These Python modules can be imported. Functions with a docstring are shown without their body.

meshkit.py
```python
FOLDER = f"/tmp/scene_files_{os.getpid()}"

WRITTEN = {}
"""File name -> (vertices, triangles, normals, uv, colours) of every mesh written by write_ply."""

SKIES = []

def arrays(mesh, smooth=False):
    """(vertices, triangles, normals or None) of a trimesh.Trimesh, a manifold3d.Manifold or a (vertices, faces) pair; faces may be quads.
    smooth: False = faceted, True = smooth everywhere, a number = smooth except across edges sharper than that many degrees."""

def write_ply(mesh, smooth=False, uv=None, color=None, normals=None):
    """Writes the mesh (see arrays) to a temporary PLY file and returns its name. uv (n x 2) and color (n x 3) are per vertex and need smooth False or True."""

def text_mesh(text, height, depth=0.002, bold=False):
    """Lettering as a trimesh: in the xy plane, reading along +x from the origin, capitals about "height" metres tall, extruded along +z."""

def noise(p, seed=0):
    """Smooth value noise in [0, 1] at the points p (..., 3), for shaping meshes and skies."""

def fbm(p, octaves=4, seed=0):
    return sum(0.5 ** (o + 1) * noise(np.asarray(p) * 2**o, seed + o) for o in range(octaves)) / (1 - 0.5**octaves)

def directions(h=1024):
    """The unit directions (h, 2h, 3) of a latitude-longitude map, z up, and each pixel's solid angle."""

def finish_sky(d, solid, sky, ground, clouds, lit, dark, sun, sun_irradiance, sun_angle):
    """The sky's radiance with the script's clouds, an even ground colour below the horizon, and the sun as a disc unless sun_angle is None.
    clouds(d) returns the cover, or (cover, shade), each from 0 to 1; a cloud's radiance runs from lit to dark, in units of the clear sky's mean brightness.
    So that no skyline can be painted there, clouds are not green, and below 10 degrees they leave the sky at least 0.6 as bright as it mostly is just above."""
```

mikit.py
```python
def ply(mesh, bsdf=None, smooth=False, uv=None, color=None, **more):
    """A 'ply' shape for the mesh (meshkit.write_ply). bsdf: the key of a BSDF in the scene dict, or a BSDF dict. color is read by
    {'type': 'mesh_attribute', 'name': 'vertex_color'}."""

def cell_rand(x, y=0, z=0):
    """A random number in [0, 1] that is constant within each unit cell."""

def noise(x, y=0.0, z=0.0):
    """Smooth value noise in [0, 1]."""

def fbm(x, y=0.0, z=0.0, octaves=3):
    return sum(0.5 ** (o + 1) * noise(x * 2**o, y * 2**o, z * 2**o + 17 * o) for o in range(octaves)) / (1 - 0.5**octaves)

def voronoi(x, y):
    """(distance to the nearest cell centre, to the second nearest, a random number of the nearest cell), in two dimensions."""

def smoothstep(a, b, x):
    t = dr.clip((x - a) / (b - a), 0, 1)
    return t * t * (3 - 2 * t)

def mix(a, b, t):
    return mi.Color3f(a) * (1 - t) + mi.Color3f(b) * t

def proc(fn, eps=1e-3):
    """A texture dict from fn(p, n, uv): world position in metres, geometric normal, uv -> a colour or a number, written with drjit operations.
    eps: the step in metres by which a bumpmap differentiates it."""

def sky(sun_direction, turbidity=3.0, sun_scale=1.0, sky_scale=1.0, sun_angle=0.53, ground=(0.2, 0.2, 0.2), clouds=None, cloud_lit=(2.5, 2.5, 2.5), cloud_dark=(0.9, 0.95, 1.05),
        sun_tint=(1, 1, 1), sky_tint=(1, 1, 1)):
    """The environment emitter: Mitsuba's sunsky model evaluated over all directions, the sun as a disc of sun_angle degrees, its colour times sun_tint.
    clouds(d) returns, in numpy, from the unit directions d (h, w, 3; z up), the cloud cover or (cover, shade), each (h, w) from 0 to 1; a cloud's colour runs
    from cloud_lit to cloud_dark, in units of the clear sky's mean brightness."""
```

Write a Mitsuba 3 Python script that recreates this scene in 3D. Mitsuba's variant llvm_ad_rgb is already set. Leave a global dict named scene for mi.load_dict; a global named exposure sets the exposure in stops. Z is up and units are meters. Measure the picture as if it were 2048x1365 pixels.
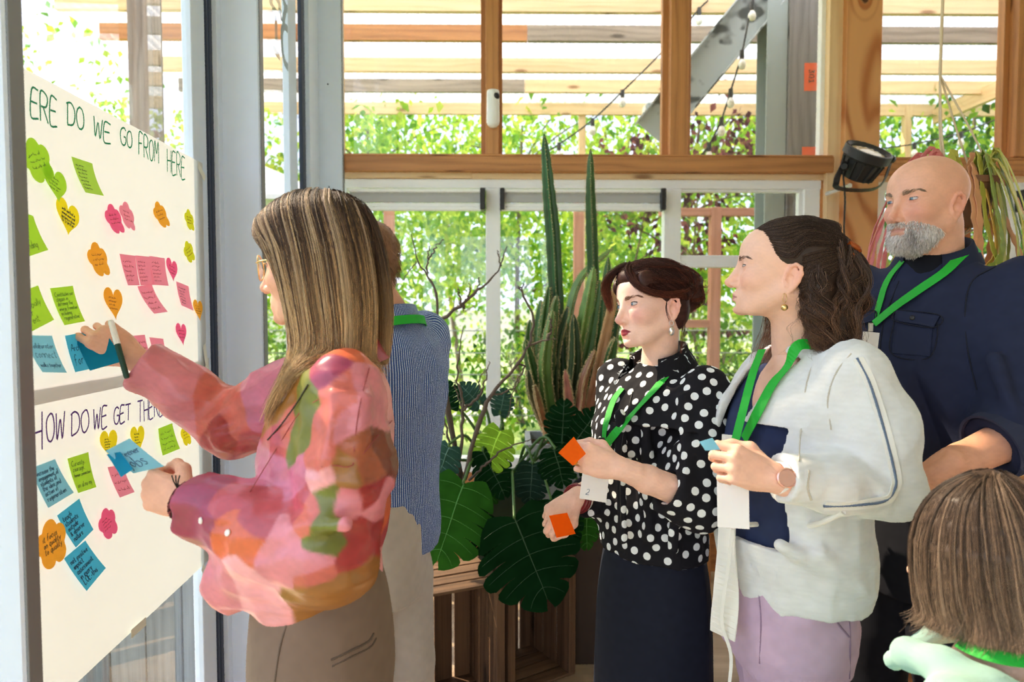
import math
import numpy as np
import trimesh, manifold3d
import drjit as dr
import mitsuba as mi
import mikit, meshkit
from scipy.spatial import cKDTree
from scipy import sparse
import scipy.sparse.csgraph
from scipy.interpolate import PchipInterpolator
from shapely.geometry import Polygon

# ------------------------------------------------------------------ camera, sky, exposure
T = mi.ScalarTransform4f
FPX, PITCH, EYE = 1365.0, math.radians(2.6), 1.52          # focal length in pixels of the 2048 px frame, downward pitch, lens height
CAM = np.array([0.0, 0.0, EYE])
FWD = np.array([0, math.cos(PITCH), -math.sin(PITCH)])
UPV = np.array([0, math.sin(PITCH), math.cos(PITCH)])
scene, labels = {}, {}
scene['camera'] = {'type': 'thinlens', 'fov': math.degrees(2 * math.atan(1024 / FPX)), 'fov_axis': 'x', 'aperture_radius': 0.0034, 'focus_distance': 1.75,
                   'to_world': T().look_at(origin=CAM.tolist(), target=(CAM + FWD).tolist(), up=[0, 0, 1]), 'near_clip': 0.05, 'far_clip': 200.0}
SUN = np.array([-0.80, 0.42, 0.80])
scene['sky'] = mikit.sky(SUN, turbidity=3.5, sun_scale=0.5, sky_scale=1.0, ground=(0.30, 0.32, 0.24),
                         clouds=lambda d: (np.clip(0.80 + 0.9 * (meshkit.fbm(d * np.array([2.2, 2.2, 4.0]) + 7.1, 4) - 0.45), 0, 1), 0.15),
                         cloud_lit=(1.92, 2.06, 2.5), cloud_dark=(1.4, 1.52, 1.85), sun_tint=(1.0, 0.97, 0.92), sky_tint=(0.9, 0.97, 1.2))
exposure = 3.55


# ------------------------------------------------------------------ helpers
def V(*a): return np.array(a, float)
def unit(v): v = np.asarray(v, float); return v / (np.linalg.norm(v) + 1e-12)
def at(px, py, d):
    """The point at depth d (metres along y) that stands behind a photo pixel."""
    r = FWD + V(1, 0, 0) * (px - 1024) / FPX - UPV * (py - 682.5) / FPX
    return CAM + r * (d / r[1])
def srgb(r, g, b):
    c = np.array([r, g, b], float) / 255
    return np.where(c < 0.04045, c / 12.92, ((c + 0.055) / 1.055) ** 2.4)
def numbered(key):
    if key not in scene and key not in labels: return key
    k = 1
    while f'{key}_{k:03d}' in scene or f'{key}_{k:03d}' in labels: k += 1
    return f'{key}_{k:03d}'
def thing(name, label, cat, group=None):
    key = numbered(name)
    labels[key] = {'label': label, 'category': cat, **({'group': group} if group else {})}
    return key
def obj(name, mesh, bsdf, parent=None, smooth=30, color=None, uv=None, label=None, kind=None):
    key = numbered(f'{parent}__{name}' if parent else name)
    if color is not None:
        n = len(mesh[0]) if isinstance(mesh, tuple) else len(mesh.vertices)
        color = np.broadcast_to(np.asarray(color, float), (n, 3))
        smooth = True if smooth else False
    if uv is not None: smooth = bool(smooth is True)
    scene[key] = mikit.ply(mesh, bsdf, smooth=smooth, color=color, uv=uv)
    info = {**({'label': label} if label else {}), **({'kind': kind} if kind else {})}
    if info: labels[key] = info
    return key
def again(name, src, parent=None, to=None, label=None):
    """One more entry of a mesh that is already in the scene, elsewhere."""
    key = numbered(f'{parent}__{name}' if parent else name)
    scene[key] = {**scene[src], **({'to_world': to} if to is not None else {})}
    if label: labels[key] = {'label': label}
    return key
def struct(name, mesh, bsdf, parent=None, smooth=30, **kw):
    key = obj(name, mesh, bsdf, parent, smooth, **kw)
    if not parent: labels[key] = {**labels.get(key, {}), 'kind': 'structure'}
    return key
def holder(name):
    labels[name] = {'kind': 'structure'}
    return name
def rdirs(rng, n):
    d = rng.normal(size=(n, 3)); return d / np.linalg.norm(d, axis=1, keepdims=True)
def cat(ms): return trimesh.util.concatenate([m for m in ms if m is not None])
def tm(v, f): return trimesh.Trimesh(v, f, process=False)

def rbox(size, bevel=0.003):
    """A box centred on the origin with chamfered edges (24 corners, 44 triangles)."""
    s = np.asarray(size, float) / 2
    b = min(bevel, 0.45 * s.min())
    pts = []
    for sx in (-1, 1):
        for sy in (-1, 1):
            for sz in (-1, 1):
                c = np.array([sx, sy, sz])
                for k in range(3):
                    q = c * (s - b); q[k] = c[k] * s[k]
                    pts.append(q)
    return trimesh.convex.convex_hull(np.array(pts))
def frame_mat(x, y, z, o):
    m = np.eye(4); m[:3, 0], m[:3, 1], m[:3, 2], m[:3, 3] = x, y, z, o
    return m
def bar(a, b, w, h, up=(0, 0, 1), bevel=0.003):
    """A squared timber from a to b, w wide, h high; returns (mesh, uv) with u along its length in metres."""
    a, b = np.asarray(a, float), np.asarray(b, float)
    z = unit(b - a); x = np.cross(up, z)
    if np.linalg.norm(x) < 1e-6: x = V(1, 0, 0)
    x = unit(x); y = np.cross(z, x)
    L = np.linalg.norm(b - a)
    m = rbox((w, h, L), bevel)
    v, f = np.array(m.vertices), np.array(m.faces)
    v, f = v[f.ravel()], np.arange(len(f) * 3).reshape(-1, 3)        # split, so that every face has its own uv
    n = np.repeat(np.cross(v[1::3] - v[::3], v[2::3] - v[::3]), 3, axis=0)
    side = np.abs(n[:, 0]) > np.abs(n[:, 1])
    off = 3.7 * (hash((round(a[0], 3), round(a[1], 3), round(a[2], 3))) % 97)
    uv = np.stack([v[:, 2] + off, np.where(side, v[:, 1] + 5.3, v[:, 0]) + off * 1.7], 1)
    v = v @ np.array([x, y, z]) + (a + b) / 2
    return tm(v, f), uv
def jbars(bars):
    ms, us = zip(*bars)
    return trimesh.util.concatenate(list(ms)), np.vstack(us)
def catmull(P, n):
    """A smooth curve of n points through the points P (k, 3) or a batch (m, k, 3)."""
    P = np.asarray(P, float); one = P.ndim == 2
    if one: P = P[None]
    k = P.shape[1]
    Q = np.concatenate([2 * P[:, :1] - P[:, 1:2], P, 2 * P[:, -1:] - P[:, -2:-1]], 1)
    t = np.linspace(0, k - 1 - 1e-6, n); i = t.astype(int); u = (t - i)[None, :, None]
    p0, p1, p2, p3 = Q[:, i], Q[:, i + 1], Q[:, i + 2], Q[:, i + 3]
    r = 0.5 * (2 * p1 + (p2 - p0) * u + (2 * p0 - 5 * p1 + 4 * p2 - p3) * u ** 2 + (3 * p1 - p0 - 3 * p2 + p3) * u ** 3)
    return r[0] if one else r
def tubes(P, R, sides=4, cap=False):
    """Tubes along a batch of polylines P (m, n, 3) with radii R (broadcast to m, n)."""
    P = np.asarray(P, float)
    if P.ndim == 2: P = P[None]
    m, n = P.shape[:2]
    R = np.broadcast_to(R, (m, n))
    t = np.gradient(P, axis=1); t /= np.linalg.norm(t, axis=2, keepdims=True) + 1e-12
    ref = np.where(np.abs(t[:, :, 2:]) < 0.9, [0, 0, 1.0], [1.0, 0, 0])
    flip = np.median(np.abs(t[:, :, 2]), axis=1) >= 0.75
    ref = np.where(flip[:, None, None], [1.0, 0.2, 0], [0, 0, 1.0]) + 0 * ref
    a = np.cross(t, ref); a /= np.linalg.norm(a, axis=2, keepdims=True) + 1e-12
    b = np.cross(t, a)
    ang = np.arange(sides) * 2 * np.pi / sides
    v = P[:, :, None] + R[:, :, None, None] * (np.cos(ang)[:, None] * a[:, :, None] + np.sin(ang)[:, None] * b[:, :, None])
    i, j = np.meshgrid(np.arange(n - 1), np.arange(sides), indexing='ij')
    q = np.stack([i * sides + j, (i + 1) * sides + j, (i + 1) * sides + (j + 1) % sides, i * sides + (j + 1) % sides], -1).reshape(-1, 4)
    tri = np.vstack([q[:, [0, 2, 1]], q[:, [0, 3, 2]]])
    if cap:
        fan = np.array([[0, k, k + 1] for k in range(1, sides - 1)])
        tri = np.vstack([tri, fan, fan[:, ::-1] + (n - 1) * sides])
    f = (tri[None] + (np.arange(m) * n * sides)[:, None, None]).reshape(-1, 3)
    return tm(v.reshape(-1, 3), f)
def ribbon(P, N, w, th=0.0012):
    """A flat strap along P (n, 3) with outward normals N, w wide (number or per point) and th thick."""
    P, N = np.asarray(P, float), np.asarray(N, float)
    t = np.gradient(P, axis=0); t /= np.linalg.norm(t, axis=1, keepdims=True) + 1e-12
    s = np.cross(t, N); s /= np.linalg.norm(s, axis=1, keepdims=True) + 1e-12
    w = np.broadcast_to(w, (len(P),))[:, None] / 2
    N = np.cross(s, t)
    rows = [P + s * w, P + s * w + N * th, P - s * w + N * th, P - s * w]
    v = np.stack(rows, 1).reshape(-1, 3)
    n = len(P); f = []
    for i in range(n - 1):
        for j in range(4):
            a, b, c, d = i * 4 + j, (i + 1) * 4 + j, (i + 1) * 4 + (j + 1) % 4, i * 4 + (j + 1) % 4
            f += [[a, c, b], [a, d, c]]
    f += [[0, 1, 2], [0, 2, 3], [n * 4 - 4, n * 4 - 2, n * 4 - 3], [n * 4 - 4, n * 4 - 1, n * 4 - 2]]
    m = tm(v, np.array(f))
    if m.volume < 0: m.invert()
    return m
def lathe(prof, n=32, axis=(0, 0, 1), at_=(0, 0, 0)):
    m = trimesh.creation.revolve(np.asarray(prof, float), sections=n)
    m.apply_transform(trimesh.geometry.align_vectors([0, 0, 1], unit(axis)))
    m.apply_translation(at_)
    return m
def prism(poly, th):
    return trimesh.creation.extrude_polygon(poly, th, engine='earcut')

# ------------------------------------------------------------------ implicit modelling: smooth unions on a grid, meshed with surface nets
def smin(a, b, k):
    h = np.maximum(k - np.abs(a - b), 0) / k
    return np.minimum(a, b) - h * h * k * 0.25
class Field:
    """A list of smooth adds and subtracts; each is a function of the broadcast coordinates with its bounds."""
    def __init__(self): self.ops = []
    def op(self, fn, lo, hi, k=0.01, sign=1, sym=False):
        lo, hi = np.array(lo, float), np.array(hi, float)
        if sym: hi[1] = max(abs(lo[1]), abs(hi[1])); lo[1] = -hi[1]
        self.ops.append((fn, lo, hi, k, sign, sym)); return self
    def cap(self, a, b, ra, rb=None, k=0.01, sign=1, sym=False):
        a, b = np.array(a, float), np.array(b, float); rb = ra if rb is None else rb
        d = b - a; L2 = max(d @ d, 1e-12); r = max(ra, rb)
        def fn(x, y, z):
            px, py, pz = x - a[0], y - a[1], z - a[2]
            t = np.clip((px * d[0] + py * d[1] + pz * d[2]) / L2, 0, 1)
            return np.sqrt((px - t * d[0]) ** 2 + (py - t * d[1]) ** 2 + (pz - t * d[2]) ** 2) - (ra + (rb - ra) * t)
        return self.op(fn, np.minimum(a, b) - r, np.maximum(a, b) + r, k, sign, sym)
    def chain(self, pts, radii, k=0.01, sign=1, sym=False):
        radii = np.broadcast_to(radii, (len(pts),))
        for i in range(len(pts) - 1): self.cap(pts[i], pts[i + 1], radii[i], radii[i + 1], k, sign, sym)
        return self
    def ell(self, c, r, k=0.01, sign=1, sym=False, rot=None):
        c, r = np.array(c, float), np.array(r, float)
        R = np.eye(3) if rot is None else np.asarray(rot, float)
        e = np.abs(R) @ r
        def fn(x, y, z):
            px, py, pz = x - c[0], y - c[1], z - c[2]
            if rot is not None: px, py, pz = (px * R[0, i] + py * R[1, i] + pz * R[2, i] for i in range(3))
            k0 = np.sqrt((px / r[0]) ** 2 + (py / r[1]) ** 2 + (pz / r[2]) ** 2)
            k1 = np.sqrt((px / r[0] ** 2) ** 2 + (py / r[1] ** 2) ** 2 + (pz / r[2] ** 2) ** 2)
            return k0 * (k0 - 1) / (k1 + 1e-9)
        return self.op(fn, c - e, c + e, k, sign, sym)
    def loft(self, rows, k=0.01, sign=1, power=2.0, sym=False):
        """Upright stack of rows (z, cx, cy, rx, ry), smoothly interpolated."""
        A = np.array(sorted(rows), float); f = PchipInterpolator(A[:, 0], A[:, 1:])
        z0, z1 = A[0, 0], A[-1, 0]
        lo = [(A[:, 1] - A[:, 3]).min(), (A[:, 2] - A[:, 4]).min(), z0]; hi = [(A[:, 1] + A[:, 3]).max(), (A[:, 2] + A[:, 4]).max(), z1]
        def fn(x, y, z):
            q = f(np.clip(z.ravel(), z0, z1)); cx, cy, rx, ry = (q[:, i].reshape(z.shape) for i in range(4))
            u, v = np.abs((x - cx) / rx), np.abs((y - cy) / ry)
            m = np.sqrt(u * u + v * v) if power == 2 else (u ** power + v ** power) ** (1 / power)
            d = (m - 1) * np.minimum(rx, ry)
            return np.maximum(d, np.maximum(z0 - z, z - z1))
        return self.op(fn, lo, hi, k, sign, sym)
    def half(self, p, n, lo, hi, k=0.004):
        """Cuts away what lies on the side of the plane (p, n) that n points to, within the bounds."""
        p, n = np.array(p, float), unit(n)
        return self.op(lambda x, y, z: -((x - p[0]) * n[0] + (y - p[1]) * n[1] + (z - p[2]) * n[2]), lo, hi, k, -1)
    def bounds(self):
        A = [(o[1], o[2]) for o in self.ops if o[4] > 0]
        return np.min([a for a, _ in A], axis=0), np.max([b for _, b in A], axis=0)
    def grid(self, res, lo=None, hi=None, disp=None):
        b0, b1 = self.bounds()
        lo = b0 - 4 * res if lo is None else np.array(lo, float); hi = b1 + 4 * res if hi is None else np.array(hi, float)
        n = np.ceil((hi - lo) / res).astype(int) + 1
        ax = [(lo[i] + res * np.arange(n[i])).astype(np.float32) for i in range(3)]
        D = np.full(n, 0.12, np.float32)
        for fn, a, b, k, sign, sym in self.ops:
            m = k + 3 * res + 0.012
            sl = tuple(slice(*np.clip([np.searchsorted(ax[i], a[i] - m), np.searchsorted(ax[i], b[i] + m)], 0, n[i])) for i in range(3))
            if any(s.stop <= s.start for s in sl): continue
            x, y, z = ax[0][sl[0]][:, None, None], ax[1][sl[1]][None, :, None], ax[2][sl[2]][None, None, :]
            d = fn(x, np.abs(y) if sym else y, z).astype(np.float32)
            D[sl] = smin(D[sl], d, k) if sign > 0 else -smin(-D[sl], d, k)
        if disp is not None:
            near = np.abs(D) < 0.035
            I = np.argwhere(near); P = np.stack([ax[i][I[:, i]] for i in range(3)], 1)
            D[near] -= disp(P).astype(np.float32)
        return D, lo
    def mesh(self, res, lo=None, hi=None, disp=None):
        D, lo = self.grid(res, lo, hi, disp)
        return surface_nets(D, lo, res)
    def value(self, P):
        """The field at points (n, 3)."""
        P = np.asarray(P, float); D = np.full(len(P), 0.12)
        x, y, z = (P[:, i].reshape(-1, 1, 1) for i in range(3))
        for fn, a, b, k, sign, sym in self.ops:
            d = fn(x, np.abs(y) if sym else y, z).ravel()
            D = smin(D, d, k) if sign > 0 else -smin(-D, d, k)
        return D
def surface_nets(D, lo, res):
    D = np.pad(D, 1, constant_values=0.1); lo = np.asarray(lo) - res
    s = D < 0
    c = np.zeros(tuple(np.array(D.shape) - 1), np.int8)
    for i in (0, 1):
        for j in (0, 1):
            for k in (0, 1): c += s[i:i + c.shape[0], j:j + c.shape[1], k:k + c.shape[2]]
    act = (c > 0) & (c < 8)
    I = np.argwhere(act)
    idx = np.full(act.shape, -1, np.int32); idx[act] = np.arange(len(I))
    corner = np.array([[i, j, k] for i in (0, 1) for j in (0, 1) for k in (0, 1)])
    val = np.stack([D[I[:, 0] + o[0], I[:, 1] + o[1], I[:, 2] + o[2]] for o in corner], 1)
    acc, cnt = np.zeros((len(I), 3)), np.zeros(len(I))
    for a in range(8):
        for b in range(a + 1, 8):
            if np.abs(corner[a] - corner[b]).sum() != 1: continue
            va, vb = val[:, a], val[:, b]; m = (va < 0) != (vb < 0)
            t = np.where(m, va / np.where(m, va - vb, 1), 0)[:, None]
            acc += np.where(m[:, None], corner[a] + t * (corner[b] - corner[a]), 0); cnt += m
    v = (I + acc / cnt[:, None]) * res + lo
    quads = []
    for ax in range(3):
        o1, o2 = (ax + 1) % 3, (ax + 2) % 3
        n = np.array(s.shape)
        sl0, sl1 = [slice(1, -1)] * 3, [slice(1, -1)] * 3
        sl0[ax], sl1[ax] = slice(0, n[ax] - 1), slice(1, n[ax])
        A, B = s[tuple(sl0)], s[tuple(sl1)]
        E = np.argwhere(A != B)
        inside = A[E[:, 0], E[:, 1], E[:, 2]]
        off = np.ones(3, int); off[ax] = 0
        E = E + off
        def cell(d1, d2):
            q = E.copy(); q[:, o1] -= d1; q[:, o2] -= d2
            return idx[q[:, 0], q[:, 1], q[:, 2]]
        q = np.stack([cell(1, 1), cell(0, 1), cell(0, 0), cell(1, 0)], 1)
        q[~inside] = q[~inside][:, ::-1]
        quads.append(q)
    q = np.vstack(quads)
    return unweld(v, np.vstack([q[:, [0, 1, 2]], q[:, [0, 2, 3]]]))
def unweld(v, f):
    """Parts the two sheets of a surface where they touch along an edge, so that every edge has two faces."""
    F = len(f); c = np.arange(3 * F).reshape(F, 3)
    a = np.vstack([f[:, [0, 1]], f[:, [1, 2]], f[:, [2, 0]]]); ca = np.vstack([c[:, [0, 1]], c[:, [1, 2]], c[:, [2, 0]]])
    sw = a[:, 0] > a[:, 1]; a[sw] = a[sw][:, ::-1]; ca[sw] = ca[sw][:, ::-1]
    key = a[:, 0].astype(np.int64) * (len(v) + 1) + a[:, 1]; o = np.argsort(key, kind='stable'); key, ca = key[o], ca[o]
    _, first, n = np.unique(key, return_index=True, return_counts=True)
    if (n == 2).all(): return tm(v, f)
    i = first[n == 2]; e = np.vstack([np.stack([ca[i, 0], ca[i + 1, 0]], 1), np.stack([ca[i, 1], ca[i + 1, 1]], 1)])
    extra = []
    for k in first[n == 4]:                                          # four faces on an edge: pair those with the solid between them
        A_, B_ = v[f.ravel()[ca[k, 0]]], v[f.ravel()[ca[k, 1]]]; d = unit(B_ - A_); x = unit(np.cross(d, V(.3, .5, .8))); y = np.cross(d, x)
        rec = []
        for j in range(k, k + 4):
            face = ca[j, 0] // 3; r = v[f[face]].sum(0) - A_ - B_ - A_
            rec.append((math.atan2(r @ y, r @ x), (ca[j, 0] % 3 + 1) % 3 == ca[j, 1] % 3, j))
        rec.sort()
        for q in range(4):
            if rec[q][1]: g, h = rec[q][2], rec[q - 1][2]; extra += [[ca[g, 0], ca[h, 0]], [ca[g, 1], ca[h, 1]]]
    if extra: e = np.vstack([e, np.array(extra)])
    m, lab = sparse.csgraph.connected_components(sparse.coo_matrix((np.ones(len(e)), (e[:, 0], e[:, 1])), (3 * F, 3 * F)), directed=False)
    nv = np.zeros((m, 3)); nv[lab] = v[f.ravel()]
    return tm(nv, lab.reshape(F, 3))
def taubin(m, n=6):
    """n passes of smoothing that keep the volume."""
    f = np.asarray(m.faces); N = len(m.vertices)
    e = np.vstack([f[:, [0, 1]], f[:, [1, 2]], f[:, [2, 0]]]); e = np.vstack([e, e[:, ::-1]])
    A = sparse.coo_matrix((np.ones(len(e)), (e[:, 0], e[:, 1])), (N, N)).tocsr(); A.data[:] = 1
    d = np.maximum(np.asarray(A.sum(1)).ravel(), 1)[:, None]; v = np.array(m.vertices)
    for k in range(n):
        v = v + .5 * (A @ v / d - v)
        v = v - .52 * (A @ v / d - v)
    m.vertices = v
    return m
def join(meshes):
    """One continuous surface from closed meshes that overlap (plain joining if one is not closed)."""
    try:
        ms = []
        for m in meshes:
            m = trimesh.Trimesh(m.vertices, m.faces, process=True)
            q = manifold3d.Manifold(manifold3d.Mesh(np.asarray(m.vertices, np.float32), np.asarray(m.faces, np.uint32)))
            if q.is_empty(): raise ValueError('open mesh')
            ms.append(q)
        o = manifold3d.Manifold.batch_boolean(ms, manifold3d.OpType.Add).to_mesh()
        return tm(np.array(o.vert_properties[:, :3], float), np.array(o.tri_verts))
    except Exception:
        return cat(meshes)
def moved(mesh, M):
    m = mesh.copy(); m.apply_transform(M); return m
def vnoise(P, s, seed=0): return meshkit.noise(np.asarray(P) * s, seed) - 0.5

# ------------------------------------------------------------------ materials
def mixc(a, b, t):
    a, b = (mi.Color3f(*map(float, c)) if isinstance(c, np.ndarray) else c for c in (a, b))
    return a * (1 - t) + b * t
def principled(color, rough=0.5, **kw):
    c = color if isinstance(color, dict) else {'type': 'rgb', 'value': [float(x) for x in color]}
    return {'type': 'twosided', 'b': {'type': 'principled', 'base_color': c, 'roughness': float(rough), **kw}}
def mat(name, color, rough=0.5, **kw):
    scene['mat_' + name] = principled(color, rough, **kw)
VC = {'type': 'mesh_attribute', 'name': 'vertex_color'}
mat('skin', VC, 0.48, specular=0.35)
mat('cloth', VC, 0.85, specular=0.2, sheen=0.25)
mat('satin', VC, 0.30, specular=0.55, sheen=0.3)
mat('hair', VC, 0.46, specular=0.28)
mat('plain', VC, 0.55)                     # per-vertex colour, half matt
mat('gloss', VC, 0.22, specular=0.6)
mat('waxy_leaf', VC, 0.36, specular=0.5)
scene['mat_thin_leaf'] = {'type': 'principledthin', 'base_color': VC, 'roughness': 0.5, 'diff_trans': 1.05, 'eta': 1.3}
scene['mat_paper'] = {'type': 'principledthin', 'base_color': {'type': 'rgb', 'value': [0.66, 0.66, 0.65]}, 'roughness': 0.8, 'diff_trans': 0.75, 'eta': 1.2}
scene['mat_note'] = {'type': 'principledthin', 'base_color': VC, 'roughness': 0.8, 'diff_trans': 0.85, 'eta': 1.2}
mat('chrome', (0.8, 0.8, 0.82), 0.2, metallic=1.0)
mat('gold', (0.85, 0.62, 0.28), 0.25, metallic=1.0)
mat('black_metal', (0.022, 0.022, 0.024), 0.45)
mat('black_plastic', (0.012, 0.012, 0.013), 0.4)
mat('white_paint', (0.85, 0.86, 0.86), 0.45)
mat('aluminium', srgb(210, 223, 243), 0.42, specular=0.6)
mat('aluminium_dark', srgb(120, 124, 130), 0.45)
mat('gasket', srgb(38, 50, 72), 0.5)
mat('lanyard', srgb(20, 165, 45), 0.65, sheen=0.3)
scene['mat_glass'] = {'type': 'thindielectric', 'int_ior': 1.5, 'ext_ior': 1.0}
def wood_tex(lo, hi, knot, freq=1.0):
    def fn(p, n, uv):
        u, v = uv.x, uv.y
        w = mikit.fbm(u * 1.3, v * 9.0, 3.1, octaves=3)
        rings = dr.abs(dr.sin((v * 60.0 * freq + w * 7.0 + u * 0.6)))
        fine = mikit.noise(u * 9.0, v * 420.0, 1.0)
        t = mikit.smoothstep(0.0, 1.0, 0.24 * rings + 0.22 * fine + 0.62 * w)
        c = mixc(lo, hi, t)
        kd, _, kr = mikit.voronoi(u * 2.1, v * 7.0)
        k = (1 - mikit.smoothstep(0.05, 0.17, kd)) * dr.select(kr > 0.72, 1.0, 0.0)
        return mixc(c, knot, k * 0.8)
    return mikit.proc(fn)
mat('timber', wood_tex(srgb(148, 92, 52), srgb(202, 142, 88), srgb(92, 48, 22)), 0.5)
mat('pine', wood_tex(srgb(206, 168, 120), srgb(236, 208, 166), srgb(130, 80, 40)), 0.6)
mat('crate', wood_tex(srgb(70, 48, 34), srgb(124, 94, 68), srgb(38, 26, 18)), 0.75)
mat('weathered', wood_tex(srgb(108, 96, 86), srgb(170, 158, 146), srgb(66, 58, 52)), 0.8)

# ------------------------------------------------------------------ the setting
YB = 3.9                                                      # depth of the back window wall
BE = unit([math.cos(math.radians(0.9)), math.sin(math.radians(0.9)), 0]); BN = V(BE[1], -BE[0], 0)   # along the back wall; its normal into the room
def bp(px, py, off=0.0):
    """A point of the back wall's plane (off metres into the room) behind a photo pixel."""
    r = FWD + V(1, 0, 0) * (px - 1024) / FPX - UPV * (py - 682.5) / FPX
    o = V(0, YB, 0) + BN * off
    return CAM + r * (((o - CAM) @ BN) / (r @ BN))
def bw(px, z=None, py=None, off=0.0):
    p = bp(px, 620 if py is None else py, off)
    return V(p[0], p[1], p[2] if z is None else z)
LD = unit([-0.0505, 1, 0]); LN = V(LD[1], -LD[0], 0)            # along the left glass wall; its normal into the room
def lw(y, z, off=0.0): return V(-0.88 - 0.0505 * y, y, z) + LN * off
def lp(px, py, off=0.0):
    r = FWD + V(1, 0, 0) * (px - 1024) / FPX - UPV * (py - 682.5) / FPX
    o = V(-0.88, 0, 0) + LN * off
    return CAM + r * (((o - CAM) @ LN) / (r @ LN))
def zb(py): return bp(1200, py)[2]
CEIL = 3.55

fl = tm(np.array([[-1.25, -3.2, 0], [5.6, -3.2, 0], [5.6, 4.05, 0], [-1.25, 4.05, 0.0]]), np.array([[0, 1, 2], [0, 2, 3]]))
def floor_fn(p, n, uv):
    w = mikit.fbm(p.x * 0.8, p.y * 14.0, 0.3, octaves=3); s = mikit.fbm(p.x * 3.0, p.y * 3.0, 2.0, octaves=3)
    return mixc(srgb(150, 128, 104), srgb(206, 188, 164), mikit.smoothstep(0.2, 0.8, 0.6 * w + 0.4 * s))
mat('floor', mikit.proc(floor_fn), 0.4)
fb = trimesh.creation.box((6.85, 7.25, 0.12)); fb.apply_translation((2.175, 0.425, -0.06))
struct('floor', fb, 'mat_floor', smooth=False)
cb = trimesh.creation.box((6.9, 7.35, 0.14)); cb.apply_translation((2.175, 0.35, CEIL + 0.07))
mat('ceiling', (0.78, 0.78, 0.78), 0.8)
struct('ceiling', cb, 'mat_ceiling', smooth=False)

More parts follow.
